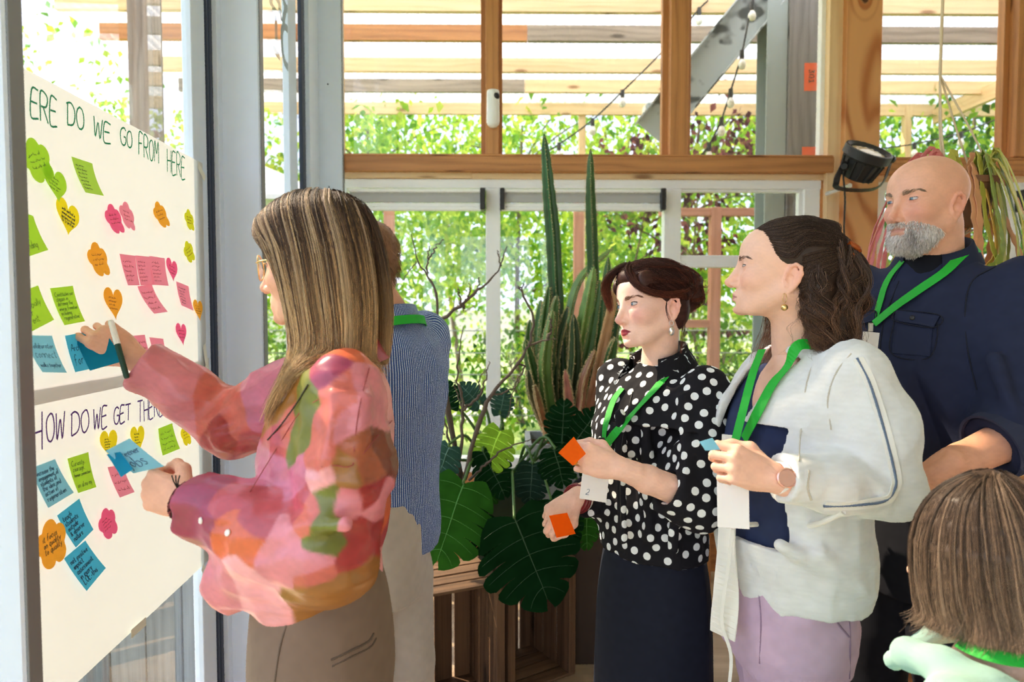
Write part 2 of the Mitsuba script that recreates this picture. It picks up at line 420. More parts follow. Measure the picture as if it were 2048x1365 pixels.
# --- the rest of the room, behind and beside the camera
mat('plaster', (0.72, 0.73, 0.74), 0.8)
def slab(name, lo, hi, m='mat_plaster', parent=None):
    b = trimesh.creation.box(np.array(hi) - np.array(lo)); b.apply_translation((np.array(lo) + np.array(hi)) / 2); return struct(name, b, m, parent, smooth=False)
slab('wall_right', (5.6, -3.2, 0), (5.72, 4.05, CEIL))
holder('wall_front')
for lo, hi in (((-1.0, -3.3, 0), (5.72, -3.2, .8)), ((-1.0, -3.3, 2.7), (5.72, -3.2, CEIL)), ((-1.0, -3.3, .8), (-.6, -3.2, 2.7)), ((1.1, -3.3, .8), (5.72, -3.2, 2.7))): slab('panel', lo, hi, 'mat_plaster', 'wall_front')
# --- back wall: timber frame
holder('wall_back')
def wbar(name, p, q, w, h, m='mat_timber', up=(0, 0, 1), parent='wall_back', **kw):
    mesh, uv = bar(p, q, w, h, up, **kw)
    return struct(name, mesh, m, parent, smooth=False, uv=uv)
def hbeam(name, x0, x1, y0, y1, depth, off, m='mat_timber', parent='wall_back'):
    """A beam along the back wall whose face fills the pixel rows y0..y1 on the plane at off + depth / 2."""
    zc, h = (zb(y0) + zb(y1)) / 2, zb(y0) - zb(y1)
    return wbar(name, bw(x0, zc, off=off), bw(x1, zc, off=off), depth, h, m, parent=parent)
def vpost(name, x0, x1, z0, z1, depth, off, m='mat_timber', parent='wall_back'):
    a, b = bw(x0, 0, off=off), bw(x1, 0, off=off); c = (a + b) / 2
    return wbar(name, V(c[0], c[1], z0), V(c[0], c[1], z1), np.linalg.norm(b - a), depth, m, up=BN, parent=parent)
zbeam = zb(320)
hbeam('beam', 684, 1652, 321, 351, 0.12, 0.05)
hbeam('sill_strip', 684, 1648, 318, 322, 0.15, 0.04)
hbeam('cover_strip', 690, 945, 350, 362, 0.06, 0.035, 'mat_pine')
hbeam('cover_strip', 945, 1640, 351, 363, 0.055, 0.035, 'mat_pine')
for x0, x1, e0, e1 in ((972, 998, 963, 1005), (1332, 1368, 1318, 1374)):
    vpost('mullion', x0, x1, zbeam + 0.002, CEIL, 0.10, 0.06)
    vpost('glazing_bead', e0, x0 + 1, zbeam + 0.008, CEIL, 0.05, 0.02)
    vpost('glazing_bead', x1 - 1, e1, zbeam + 0.008, CEIL, 0.05, 0.02)
vpost('glazing_bead', 683, 692, zbeam + 0.008, CEIL, 0.06, 0.03, 'mat_pine')
vpost('glazing_bead', 1628, 1642, zbeam + 0.008, CEIL, 0.05, 0.02, 'mat_white_paint')
vpost('trim_board', 1641, 1669, 0, CEIL, 0.09, 0.05, 'mat_pine')
vpost('stud', 1630, 1648, 0, zb(364), 0.06, 0.02)
# plywood-faced main post with its big knot
def ply_fn(p, n, uv):
    z = p.z * 1.0; x = p.x * 1.0
    w = mikit.fbm(x * 9.0, z * 1.4, 4.0, octaves=2)
    k0 = mikit.noise(x * 5.0 + 3.0, z * 1.1, 9.0)
    fig = dr.abs(dr.sin((k0 * 16.0 + w * 3.0)))
    kz, kx = (z - 3.225) / 0.085, (x - 1.92) / 0.05
    dk = dr.sqrt(kz * kz + kx * kx)
    ring = 0.5 + 0.5 * dr.sin(dk * 7.0)
    near = 1 - mikit.smoothstep(0.8, 2.2, dk)
    t = mikit.smoothstep(0.05, 0.8, fig * (1 - near) + ring * near)
    c = mixc(srgb(178, 108, 58), srgb(214, 156, 102), t)
    return mixc(c, srgb(74, 38, 20), 1 - mikit.smoothstep(0.35, 0.55, dk))
mat('plywood', mikit.proc(ply_fn), 0.5)
vpost('main_post', 1668, 1736, 0, CEIL, 0.16, 0.06, 'mat_plywood')
hbeam('beam', 1736, 2140, 326, 354, 0.12, 0.05)
hbeam('sill_strip', 1736, 2140, 321, 327, 0.15, 0.04)
hbeam('cover_strip', 1736, 2140, 353, 366, 0.055, 0.035, 'mat_pine')
vpost('glazing_bead', 1984, 2004, zbeam + 0.0, CEIL, 0.06, 0.02, 'mat_timber')
vpost('mullion', 2004, 2070, zbeam + 0.0, CEIL, 0.12, 0.06)
vpost('glazing_bead', 1734, 1741, zbeam + 0.0, CEIL, 0.05, 0.02, 'mat_pine')
# boards under the lower windows
ZS = 0.60
for k in range(8):
    z0, z1 = k * ZS / 8, (k + 1) * ZS / 8 - 0.004
    wbar('board', bw(640, (z0 + z1) / 2, off=0.0), bw(2700, (z0 + z1) / 2, off=0.0), 0.03, z1 - z0, 'mat_timber')
# --- windows of the back wall
def pane(name, parent, x0, x1, z0, z1, off=0.0):
    a, b = bw(x0, z0, off=off), bw(x1, z0, off=off)
    v = np.array([a, b, b + V(0, 0, z1 - z0), a + V(0, 0, z1 - z0)])
    return struct(name, (v, np.array([[0, 1, 2], [0, 2, 3]])), 'mat_glass', parent, smooth=False)
for n, (x0, x1) in enumerate(((688, 966), (1002, 1322), (1370, 1634), (1738, 1990)), 1):
    holder(f'window_{n}'); pane('pane', f'window_{n}', x0, x1, zbeam, CEIL)
W5 = holder('window_5')                                             # the white frame under the beam
hbeam('top_rail', 692, 1632, 363, 381, 0.07, 0.02, 'mat_white_paint', W5)
wbar('bottom_rail', bw(692, ZS + 0.04, off=0.02), bw(1632, ZS + 0.04, off=0.02), 0.09, 0.08, 'mat_white_paint', parent=W5)
for a, b in ((686, 699), (972, 1001), (1324, 1357), (1599, 1630)):
    vpost('upright', a, b, ZS + 0.08, zb(381), 0.07, 0.02, 'mat_white_paint', W5)
hbeam('cross_rail', 1357, 1599, 512, 536, 0.06, 0.02, 'mat_white_paint', W5)
hbeam('bead', 1357, 1599, 381, 386, 0.04, 0.02, 'mat_white_paint', W5)
vpost('bead', 1590, 1600, ZS + 0.08, zb(386), 0.04, 0.02, 'mat_white_paint', W5)
for a, b in ((699, 972), (1001, 1324)): pane('pane', W5, a, b, ZS + 0.08, zb(381))
pane('pane', W5, 1357, 1599, zb(512), zb(381)); pane('pane', W5, 1357, 1599, ZS + 0.08, zb(536))
W6 = holder('window_6')
hbeam('top_rail', 1737, 2140, 366, 384, 0.07, 0.02, 'mat_white_paint', W6)
wbar('bottom_rail', bw(1737, ZS + 0.04, off=0.02), bw(2140, ZS + 0.04, off=0.02), 0.09, 0.08, 'mat_white_paint', parent=W6)
for a, b in ((1737, 1758), (1990, 2028), (2330, 2370)): vpost('upright', a, b, ZS + 0.08, zb(384), 0.07, 0.02, 'mat_white_paint', W6)
for a, b in ((1758, 1990), (2028, 2330)): pane('pane', W6, a, b, ZS + 0.08, zb(384))
hbeam('top_rail', 2140, 2400, 366, 384, 0.07, 0.02, 'mat_white_paint', W6)

# --- left glass wall: aluminium posts and panes
holder('wall_left')
def fin(y0, d=0.148, th=0.042):
    a, b = lw(y0 + th / 2, 0), lw(y0 + th / 2, CEIL)
    m = rbox((d, th, CEIL), 0.004)
    M = frame_mat(LN, LD, V(0, 0, 1), lw(y0 + th / 2, CEIL / 2, d / 2)); m.apply_transform(M)
    k = struct('post', m, 'mat_aluminium', 'wall_left')
    e = rbox((0.004, th - 0.008, CEIL - 0.01), 0.001); e.apply_transform(frame_mat(LN, LD, V(0, 0, 1), lw(y0 + th / 2, CEIL / 2, d + 0.0025)))
    struct('edge_strip', e, 'mat_aluminium_dark', k)
    return k
POSTS = [1.069, 2.32, 3.74]
pk = [fin(y) for y in POSTS]
def screw(k, y, z, off):
    m = lathe([[0, 0], [0.004, 0], [0.004, 0.003], [0, 0.003]], 10, -LD, lw(y - 0.0005, z, off)); struct('screw_hole', m, 'mat_gasket', k)
for py in (168, 374): p = lp(650, py, 0.07); screw(pk[2], 3.74, at(650, py, 3.74)[2], 0.075)
def lbar(name, y0, y1, z0, z1, th, off, m, parent):
    b = rbox((th, y1 - y0, z1 - z0), 0.002)
    b.apply_transform(frame_mat(LN, LD, V(0, 0, 1), lw((y0 + y1) / 2, (z0 + z1) / 2, off)))
    return struct(name, b, m, parent)
def lpane(parent, y0, y1, z0, z1, off=-0.01):
    v = np.array([lw(y0, z0, off), lw(y1, z0, off), lw(y1, z1, off), lw(y0, z1, off)])
    return struct('pane', (v, np.array([[0, 1, 2], [0, 2, 3]])), 'mat_glass', parent, smooth=False)
D1 = holder('door_1')
lbar('stile', 2.13, 2.235, 0.03, CEIL - 0.05, 0.03, -0.01, 'mat_aluminium', D1)
lbar('stile', 1.16, 1.20, 0.03, CEIL - 0.05, 0.03, -0.01, 'mat_aluminium', D1)
lbar('rail', 1.16, 2.235, 0.0, 0.12, 0.03, -0.01, 'mat_aluminium', D1)
lbar('gasket', 2.262, 2.285, 0.0, CEIL - 0.02, 0.02, 0.0, 'mat_gasket', D1)
lbar('gasket', 2.238, 2.25, 0.0, CEIL - 0.02, 0.02, 0.0, 'mat_gasket', D1)
lbar('jamb', 2.285, 2.33, 0.0, CEIL, 0.05, 0.0, 'mat_aluminium', D1)
lpane(D1, 1.19, 2.14, 0.1, CEIL)
W7 = holder('window_7')
lpane(W7, 2.37, 3.62, 0.1, CEIL)
lbar('stile', 3.30, 3.44, 0.0, CEIL, 0.03, -0.03, 'mat_aluminium', W7)
lbar('gasket', 3.47, 3.53, 0.0, CEIL, 0.02, -0.005, 'mat_gasket', W7)
lbar('jamb', 3.54, 3.74, 0.0, CEIL, 0.05, 0.0, 'mat_aluminium', W7)
lbar('rail', 2.37, 3.55, 0.0, 0.1, 0.03, -0.01, 'mat_aluminium', W7)
W8 = holder('window_8')
lpane(W8, -2.2, 1.05, 0.1, CEIL); lbar('rail', -2.2, 1.05, 0.0, 0.1, 0.03, -0.01, 'mat_aluminium', W8)
# painted lettering on the outside of the narrow pane, read from the far side
def glass_text(txt, y, z, h, parent):
    m = meshkit.text_mesh(txt, h, 0.001, bold=True)
    m.apply_transform(frame_mat(-LD, V(0, 0, 1), -LN, lw(y, z, -0.018)))     # faces outward, so it reads mirrored from inside
    mat_key = 'mat_letter'
    if mat_key not in scene: mat('letter', srgb(120, 134, 140), 0.7)
    struct('lettering', m, mat_key, parent, smooth=False)
p = lp(590, 148); glass_text('DI', p[1] + 0.02, p[2], 0.20, W7)
p = lp(590, 68); glass_text('RA', p[1] + 0.02, p[2], 0.20, W7)
# --- roller blinds
mat('blind_fabric', srgb(176, 176, 176), 0.9)
for (a, b, side) in ((699, 971, 'left'), (1000, 1327, 'right'), (2030, 2300, 'far right')):
    bk = thing('roller_blind', {'left': 'grey roller blind at the top of the white window beside the aluminium post', 'right': 'grey roller blind above the tall cactus stems',
                                'far right': 'grey roller blind cut off by the right edge, behind the bald man'}[side], 'blind', 'roller blinds in the white windows')
    z0, z1 = zb(428), zb(382)
    oo = 0.085
    def piece(n, y0, y1, d, m, x0=a + 3, x1=b - 8, o=oo):
        mesh, uv = bar(bw(x0, (zb(y0) + zb(y1)) / 2, off=o), bw(x1, (zb(y0) + zb(y1)) / 2, off=o), d, zb(y0) - zb(y1), bevel=0.004); obj(n, mesh, m, bk)
    piece('headbox', 386, 392, 0.06, 'mat_white_paint'); piece('fabric', 391, 411, 0.012, 'mat_blind_fabric')
    piece('bottom_bar', 412, 420, 0.024, 'mat_white_paint'); piece('bottom_bar', 420, 427, 0.036, 'mat_white_paint')
    for e in ((a, a + 9), (b - 10, b)):
        if side == 'left' and e[0] == a: continue
        piece('end_bracket', 384, 426, 0.085, 'mat_black_plastic', *e)

# ------------------------------------------------------------------ outside
def blades(P, D, N, L, W, col):
    """Leaves as folded diamonds: base points, directions, normals, lengths, widths, colours per leaf."""
    n = len(P); S = np.cross(D, N); S /= np.linalg.norm(S, axis=1, keepdims=True) + 1e-9
    L, W = np.broadcast_to(L, n)[:, None], np.broadcast_to(W, n)[:, None]
    v = np.stack([P, P + D * L * 0.42 + S * W * 0.5 + N * W * 0.14, P + D * L, P + D * L * 0.42 - S * W * 0.5 + N * W * 0.14], 1).reshape(-1, 3)
    f = (np.array([[0, 1, 2], [0, 2, 3]])[None] + (np.arange(n) * 4)[:, None, None]).reshape(-1, 3)
    return tm(v, f), np.repeat(col, 4, axis=0)
GREENS = [srgb(172, 206, 66), srgb(140, 190, 58), srgb(198, 222, 92), srgb(112, 168, 60), srgb(210, 228, 104)]
DARKG = [srgb(70, 120, 46), srgb(90, 140, 56), srgb(56, 100, 42), srgb(120, 165, 60)]
PURPLE = [srgb(96, 52, 66), srgb(124, 70, 84), srgb(150, 92, 96), srgb(80, 46, 62)]
mat('bark', srgb(112, 96, 78), 0.9)
def tree(label, x, y, h, crown, n, pal, seed, leaf=0.12, trunk=0.05, low=0.8, name='tree'):
    rng = np.random.default_rng(seed)
    t = thing(name, label, 'tree' if name == 'tree' else 'shrub')
    base = V(x, y, -0.05)
    top = base + V(rng.normal() * 0.2, rng.normal() * 0.2, h * 0.75)
    P = [catmull([base, (base + top) / 2 + V(rng.normal() * 0.12, 0, 0), top], 8)]
    R = [np.linspace(trunk, trunk * 0.35, 8)]
    tips = []
    for k in range(14):
        s = P[0][rng.integers(2, 7)]; a = rng.uniform(0, 2 * np.pi)
        e = s + V(math.cos(a), math.sin(a), 0) * crown * rng.uniform(0.5, 1.0) + V(0, 0, rng.uniform(-0.1, 0.6) * crown)
        P.append(catmull([s, (s + e) / 2 + V(0, 0, 0.1), e], 8)); R.append(np.linspace(trunk * 0.4, trunk * 0.08, 8)); tips.append(e)
    obj('trunk', tubes(np.array(P[:1]), np.array(R[:1]), 8), 'mat_bark', t, smooth=True)
    obj('branches', tubes(np.array(P[1:]), np.array(R[1:]), 5), 'mat_bark', t, smooth=True, kind='stuff')
    C = np.vstack([np.array(tips), base + rng.normal(size=(26, 3)) * V(crown * 0.6, crown * 0.6, 0.24 * (h - low)) + V(0, 0, (h + low) / 2)])
    i = rng.integers(0, len(C), n)
    Q = C[i] + rdirs(rng, n) * (rng.random((n, 1)) ** 0.5) * crown * 0.42
    Q[:, 2] = np.maximum(Q[:, 2], low * 0.5)
    d = unit([0, 0, -0.5]) + rdirs(rng, n); d /= np.linalg.norm(d, axis=1, keepdims=True)
    nn = V(0, 0, 1) + 0.8 * rdirs(rng, n); nn -= d * (nn * d).sum(1, keepdims=True); nn /= np.linalg.norm(nn, axis=1, keepdims=True)
    L = leaf * rng.uniform(0.6, 1.25, n)
    col = np.array(pal)[rng.integers(0, len(pal), n)] * rng.uniform(0.8, 1.15, (n, 1))
    m, c = blades(Q, d, nn, L, L * 0.62, col)
    obj('foliage', m, 'mat_thin_leaf', t, smooth=False, color=c, kind='stuff')
    return t
TREES = [
    ('yellow-green leafy tree behind the branches at the left of the back windows', -1.9, 8.6, 5.2, 1.5, 5200, GREENS, 1),
    ('bright green maple seen behind the white mullion and the cactus', 0.1, 9.4, 5.4, 1.6, 6200, GREENS, 2),
    ('green tree seen through the window over the polka dot woman', 1.9, 9.0, 5.2, 1.5, 5600, GREENS, 3),
    ('tree behind the grey steel column outside', 3.7, 9.2, 5.4, 1.6, 5200, GREENS, 4),
    ('dark green tree behind the bald man and the hanging plant', 5.6, 8.4, 5.2, 1.6, 5600, DARKG + GREENS, 5),
    ('tree outside the right edge of the back windows', 7.6, 9.6, 5.4, 1.8, 4500, DARKG, 6),
    ('pale sunlit tree seen through the door glass above the paper sheets', -4.3, 6.2, 4.6, 1.3, 11000, GREENS, 7, .08),
    ('leafy tree outside the narrow pane between the two aluminium posts', -3.4, 8.4, 4.6, 1.4, 4200, GREENS, 8),
    ('tall tree far behind the others, left of the cactus', -0.9, 12.5, 6.6, 2.2, 5200, GREENS + DARKG, 9),
    ('tall tree far behind the others, right of the cactus', 3.0, 12.8, 6.6, 2.4, 5200, GREENS + DARKG, 10),
    ('tall tree far behind the bald man', 7.0, 12.5, 6.6, 2.4, 4500, DARKG, 11),
]
for a in TREES: tree(*a)
tree('copper beech branchlet with purple leaves right of the tall cactus', 1.55, 7.9, 3.9, 0.55, 700, PURPLE, 21, 0.10, 0.025, 2.3)
tree('purple-leaved tree beside the steel brace outside', 2.3, 7.7, 4.0, 0.5, 600, PURPLE, 22, 0.10, 0.025, 2.6)
for k, (x, y, lab) in enumerate(((-1.5, 7.0, 'low green bush outside behind the bare branches'), (0.2, 7.3, 'low green bush outside behind the cactus'), (2.1, 7.2, 'low green bush outside behind the reddish timber frame'),
                                 (-2.6, 6.8, 'low bush outside the narrow left pane'), (4.6, 7.4, 'dark low bush outside behind the bald man'))):
    tree(lab, x, y, 1.5, 0.55, 1100, DARKG + GREENS, 40 + k, 0.09, 0.02, 0.25, name='shrub')

g = 28
gx, gy = np.meshgrid(np.linspace(-16, 20, g), np.linspace(-8, 34, g))
gz = -0.12 + 0 * gx
gv = np.stack([gx, gy, gz], -1).reshape(-1, 3)
gi, gj = np.meshgrid(np.arange(g - 1), np.arange(g - 1), indexing='ij'); q = np.stack([gi * g + gj, gi * g + gj + 1, (gi + 1) * g + gj + 1, (gi + 1) * g + gj], -1).reshape(-1, 4)
def grass_fn(p, n, uv):
    a = mikit.fbm(p.x * 1.1, p.y * 1.1, 0.0, octaves=4)
    c = mixc(srgb(110, 136, 70), srgb(166, 184, 118), mikit.smoothstep(0.3, 0.7, a))
    path = mikit.smoothstep(9.8, 10.1, p.y) * (1 - mikit.smoothstep(11.6, 11.9, p.y))
    return mixc(c, srgb(216, 212, 204), path)
mat('grass', mikit.proc(grass_fn), 0.95)
struct('ground', (gv, q), 'mat_grass', smooth=False)

# pergola: rafters parallel to the wall under a corrugated sheet
PG = thing('pergola', 'timber pergola with a corrugated translucent roof outside the back windows', 'pergola')
HR = 2.10
def rafter_y(py): return at(1200, py, 1.0)[2] - EYE and HR / (at(1200, py, 1.0)[2] - EYE)
for py, m in ((26, 'mat_pine'), (84, 'mat_timber'), (146, 'mat_pine'), (186, 'mat_weathered'), (230, 'mat_pine')):
    y = rafter_y(py); hh = 0.125
    for (xa, xb) in (((-3.2, 0.12), (0.122, 6.4)) if m != 'mat_pine' else ((-3.2, 6.4),)):
        mm = {'mat_timber': ('mat_timber', 'mat_weathered'), 'mat_weathered': ('mat_weathered', 'mat_pine')}.get(m, (m, m))[xa > 0]
        mesh, uv = bar(V(xa, y + xa * .012, EYE + HR + hh / 2), V(xb, y + xb * .012, EYE + HR + hh / 2), 0.045, hh)
        obj('rafter', mesh, mm, PG, smooth=False, uv=uv)
ylast = rafter_y(230)
for X in (at(1165, 300, ylast)[0], at(1818, 300, ylast)[0], -2.9):
    mesh, uv = bar(V(X, ylast + 0.06, -0.1), V(X, ylast + 0.06, EYE + HR + 0.1), 0.075, 0.075); obj('post', mesh, 'mat_pine', PG, smooth=False, uv=uv)
mesh, uv = bar(V(4.75, 4.1, EYE + HR + 0.02), V(4.55, ylast, EYE + HR - 0.02), 0.05, 0.16); obj('purlin', mesh, 'mat_pine', PG, smooth=False, uv=uv)
nx, ny = 560, 2
X = np.linspace(-3.4, 6.6, nx); Y = np.array([4.0, ylast + 0.25])
v = np.stack([np.repeat(X, 2), np.tile(Y, nx), EYE + HR + 0.155 + 0.016 * np.sin(np.repeat(X, 2) * 2 * np.pi / 0.076)], 1)
i = np.arange(nx - 1) * 2
scene['mat_sheet'] = {'type': 'principledthin', 'base_color': {'type': 'rgb', 'value': [0.95, 0.95, 0.93]}, 'roughness': 0.6, 'diff_trans': 1.7, 'eta': 1.2}
obj('corrugated_sheet', tm(v, np.vstack([np.stack([i, i + 2, i + 3], 1), np.stack([i, i + 3, i + 1], 1)])), 'mat_sheet', PG, smooth=True)

# steel column, brace and old timber post just outside
mat('steel', srgb(150, 162, 162), 0.55)
def steel_fn(p, n, uv):
    a = mikit.fbm(p.x * 5.0, p.y * 5.0, p.z * 5.0, octaves=4); b = mikit.noise(p.x * 22.0, p.y * 22.0, p.z * 22.0)
    return mixc(srgb(176, 184, 186), srgb(72, 78, 80), mikit.smoothstep(0.56, 0.66, a * 0.8 + b * 0.2))
mat('old_steel', mikit.proc(steel_fn), 0.6)
SC = thing('steel_post', 'grey-green steel column outside with a diagonal brace, behind the window beside the main post', 'column')
yc = 4.55
xa, xb = at(1530, 300, yc)[0], at(1571, 300, yc)[0]
mesh, uv = bar(V((xa + xb) / 2, yc, -0.12), V((xa + xb) / 2, yc, 3.74), xb - xa, 0.012); obj('flange', mesh, 'mat_steel', SC, smooth=False)
mesh, uv = bar(V((xa + xb) / 2, yc + 0.18, -0.12), V((xa + xb) / 2, yc + 0.18, 3.74), xb - xa, 0.012); obj('flange', mesh, 'mat_steel', SC, smooth=False)
mesh, uv = bar(V((xa + xb) / 2, yc + 0.09, -0.12), V((xa + xb) / 2, yc + 0.09, 3.74), 0.01, 0.17); obj('web', mesh, 'mat_steel', SC, smooth=False)
b0, b1 = at(1300, 268, 4.75), at(1532, -12, 4.64)
for o, w, h in ((0.0, 0.20, 0.012), (0.24, 0.20, 0.012)):
    dd = unit(b1 - b0); nrm = unit(np.cross(dd, V(0, 1, 0)))
    mesh, uv = bar(b0 + nrm * (o - 0.12), b1 + nrm * (o - 0.12), w, h, up=(0, 1, 0)) if False else bar(b0 + nrm * (o - 0.12), b1 + nrm * (o - 0.12), h, w, up=(0, 1, 0))
    obj('brace_flange', mesh, 'mat_old_steel', SC, smooth=False)
mesh, uv = bar(b0, b1, 0.24, 0.012, up=(0, 1, 0)); obj('brace_web', mesh, 'mat_old_steel', SC, smooth=False)
OP = thing('timber_post', 'dark weathered post with orange paint marks outside, right of the steel column', 'post')
xa, xb = at(1572, 300, yc)[0], at(1634, 300, yc)[0]
mat('grey_post', wood_tex(srgb(78, 76, 76), srgb(136, 132, 130), srgb(40, 38, 38)), 0.85)
mesh, uv = bar(V((xa + xb) / 2, yc + 0.05, -0.12), V((xa + xb) / 2, yc + 0.05, 3.74), xb - xa, 0.16); obj('shaft', mesh, 'mat_grey_post', OP, smooth=False, uv=uv)
mat('orange_mark', srgb(226, 96, 48), 0.7)
for py0, py1, x0 in ((126, 182, 1609), (294, 318, 1604)):
    a, b = at(x0, py0, yc - 0.031), at(1633, py1, yc - 0.031)
    m = rbox((b[0] - a[0], 0.003, a[2] - b[2]), 0.001); m.apply_translation((a + b) / 2); obj('paint_mark', m, 'mat_orange_mark', OP)
m = meshkit.text_mesh('301', 0.035, 0.001); m.apply_transform(frame_mat(V(0, 0, -1), V(1, 0, 0), V(0, -1, 0), at(1618, 138, yc - 0.034))); 
obj('number', m, 'mat_black_plastic', OP, smooth=False)
# reddish climbing frame, garden posts, wire fence
mat('red_timber', wood_tex(srgb(160, 104, 84), srgb(200, 144, 120), srgb(100, 60, 48)), 0.8)
RF = thing('climbing_frame', 'reddish timber frame standing in the garden behind the polka dot woman', 'frame')
def rbar(a, b, w=0.09, t=RF, n='rail'):
    mesh, uv = bar(a, b, w, w); obj(n, mesh, 'mat_red_timber', t, smooth=False, uv=uv)
yr = 6.0
X1 = at(1428, 600, yr)[0]; X0 = at(1180, 600, yr)[0]; X2 = at(1540, 600, yr)[0]
for X in (X1, X2): rbar(V(X, yr, -0.1), V(X, yr, at(1428, 425, yr)[2] + 0.04), n='upright')
rbar(V(X0 + 0.6, yr, at(1400, 425, yr)[2]), V(X2, yr, at(1400, 425, yr)[2]), 0.07); rbar(V(X0 + 0.7, yr, at(1400, 648, yr)[2]), V(X1, yr, at(1400, 648, yr)[2]), 0.07)
for px, y, w, lab in ((779, 6.4, 0.09, 'reddish garden post behind the head of the man in the striped shirt'), (1157, 5.9, 0.085, 'reddish garden post standing behind the tall cactus')):
    k = thing('garden_post', lab, 'post')
    X = at(px, 500, y)[0]; z1 = at(px, 380, y)[2]
    mesh, uv = bar(V(X, y, -0.12), V(X, y, z1), w, w); obj('shaft', mesh, 'mat_red_timber', k, smooth=False, uv=uv)
    m = lathe([[0, 0.05], [w * 0.72, 0], [w * 0.72, -0.02], [0, -0.02]], 4, at_=(X, y, z1 + 0.02)); obj('cap', m, 'mat_red_timber', k, smooth=False)
WF = thing('wire_fence', 'thin grey wire fence across the garden outside the back windows', 'fence')
mat('wire', srgb(170, 176, 172), 0.5, metallic=0.5)
for k, py in enumerate((660, 705, 748, 792, 830)):
    z = at(1000, py, 6.8)[2]
    obj('wire', tubes(np.array([[[-4.5, 6.8, z], [0, 6.8, z - 0.01], [6, 6.8, z]]]), 0.006, 4), 'mat_wire', WF, smooth=True)
for X in (-3.4, -1.2, 0.9, 3.0, 5.2): obj('post', bar(V(X, 6.82, -0.12), V(X, 6.82, 1.5), 0.045, 0.045)[0], 'mat_weathered', WF, smooth=False, uv=bar(V(X, 6.82, -0.12), V(X, 6.82, 1.5), 0.045, 0.045)[1])
# beyond the door glass: old post, weathered plank box, parasol
LP_ = thing('timber_post', 'brown timber post outside, seen through the door glass above the paper', 'post')
y = 4.3; xa, xb = at(268, 200, y)[0], at(318, 200, y)[0]
mesh, uv = bar(V((xa + xb) / 2, y, -0.12), V((xa + xb) / 2, y, EYE + HR + 0.1), xb - xa, 0.12); obj('shaft', mesh, 'mat_weathered', LP_, smooth=False, uv=uv)
mat('old_plank', wood_tex(srgb(74, 78, 84), srgb(134, 138, 142), srgb(40, 42, 46)), 0.85)
PB = thing('plank_screen', 'weathered grey plank screen outside, seen under the paper sheets through the door glass', 'screen')
yq = 2.72
for k in range(9):
    X = -2.30 + k * 0.148
    mesh, uv = bar(V(X, yq + 0.004 * (k % 2), -0.12), V(X, yq + 0.004 * (k % 2), 0.78), 0.143, 0.024, up=(0, 1, 0)); obj('plank', mesh, 'mat_old_plank', PB, smooth=False, uv=uv)
mesh, uv = bar(V(-2.38, yq + 0.04, 0.55), V(-1.03, yq + 0.04, 0.55), 0.05, 0.08); obj('rail', mesh, 'mat_weathered', PB, smooth=False, uv=uv)
PA = thing('parasol', 'white parasol outside, seen through the narrow pane and the door glass', 'parasol')
mat('canvas', (0.85, 0.86, 0.88), 0.8)
px_ = at(400, 300, 6.2); cx, cy = px_[0] + 0.25, 6.2
prof = [[0, 2.95], [0.55, 2.72], [1.15, 2.42], [1.16, 2.38], [0.55, 2.68], [0, 2.92]]
obj('canopy', lathe(prof, 8, at_=(cx, cy, 0)), 'mat_canvas', PA, smooth=False)
obj('pole', lathe([[0, -0.1], [0.022, -0.1], [0.022, 2.94], [0, 2.94]], 10, at_=(cx, cy, 0)), 'mat_weathered', PA, uv=None)
# string lights outside
scene['mat_bulb'] = {'type': 'dielectric', 'int_ior': 1.3}
mat('bulb', (0.86, 0.83, 0.76), 0.15)
def string_lights(label, pts, depth, bulbs):
    k = thing('string_light', label, 'string lights')
    P = catmull([at(*p, depth + 0.0) for p in pts], 40)
    obj('cable', tubes(P, 0.006, 5), 'mat_black_plastic', k, smooth=True)
    for bx, by in bulbs:
        c = P[np.argmin(np.linalg.norm(P - at(bx, by - 6, depth), axis=1))]
        obj('socket', lathe([[0, 0.012], [0.014, 0.01], [0.016, -0.03], [0.013, -0.045], [0, -0.045]], 10, at_=c), 'mat_black_plastic', k)
        obj('bulb', lathe([[0, -0.045], [0.013, -0.047], [0.024, -0.07], [0.026, -0.085], [0.018, -0.104], [0, -0.112]], 14, at_=c), 'mat_bulb', k, smooth=60)
string_lights('string of bulbs sagging behind the window left of the dark mullion', [(1416, 1), (1395, 22), (1320, 108), (1250, 178), (1185, 240), (1122, 286), (1080, 312)], 4.9, [(1395, 28), (1250, 185), (1185, 248), (1122, 292)])
string_lights('steep string of bulbs in front of the steel brace', [(1520, -40), (1503, 12), (1484, 104), (1463, 176), (1443, 238), (1420, 286), (1395, 320)], 4.4, [(1503, 15), (1484, 112), (1463, 183), (1443, 245), (1420, 292)])
string_lights('string of bulbs behind the hanging plant', [(1990, 240), (1922, 266), (1829, 288), (1740, 300)], 5.6, [(1922, 275), (1829, 297)])
FLD = thing('floodlight', 'grey outdoor floodlight at the foot of the steel brace', 'floodlight')
c = at(1297, 232, 4.85)
m = rbox((0.05, 0.12, 0.16), 0.012); m.apply_translation(c); obj('housing', m, 'mat_steel', FLD)
m = rbox((0.012, 0.10, 0.13), 0.004); m.apply_translation(c + V(-0.03, 0, 0)); obj('lens', m, 'mat_bulb', FLD)
obj('bracket', tubes(catmull([c + V(0.03, 0, 0.05), c + V(0.07, 0, 0.12), c + V(0.12, 0, 0.14)], 8), 0.01, 6, cap=True), 'mat_steel', FLD)

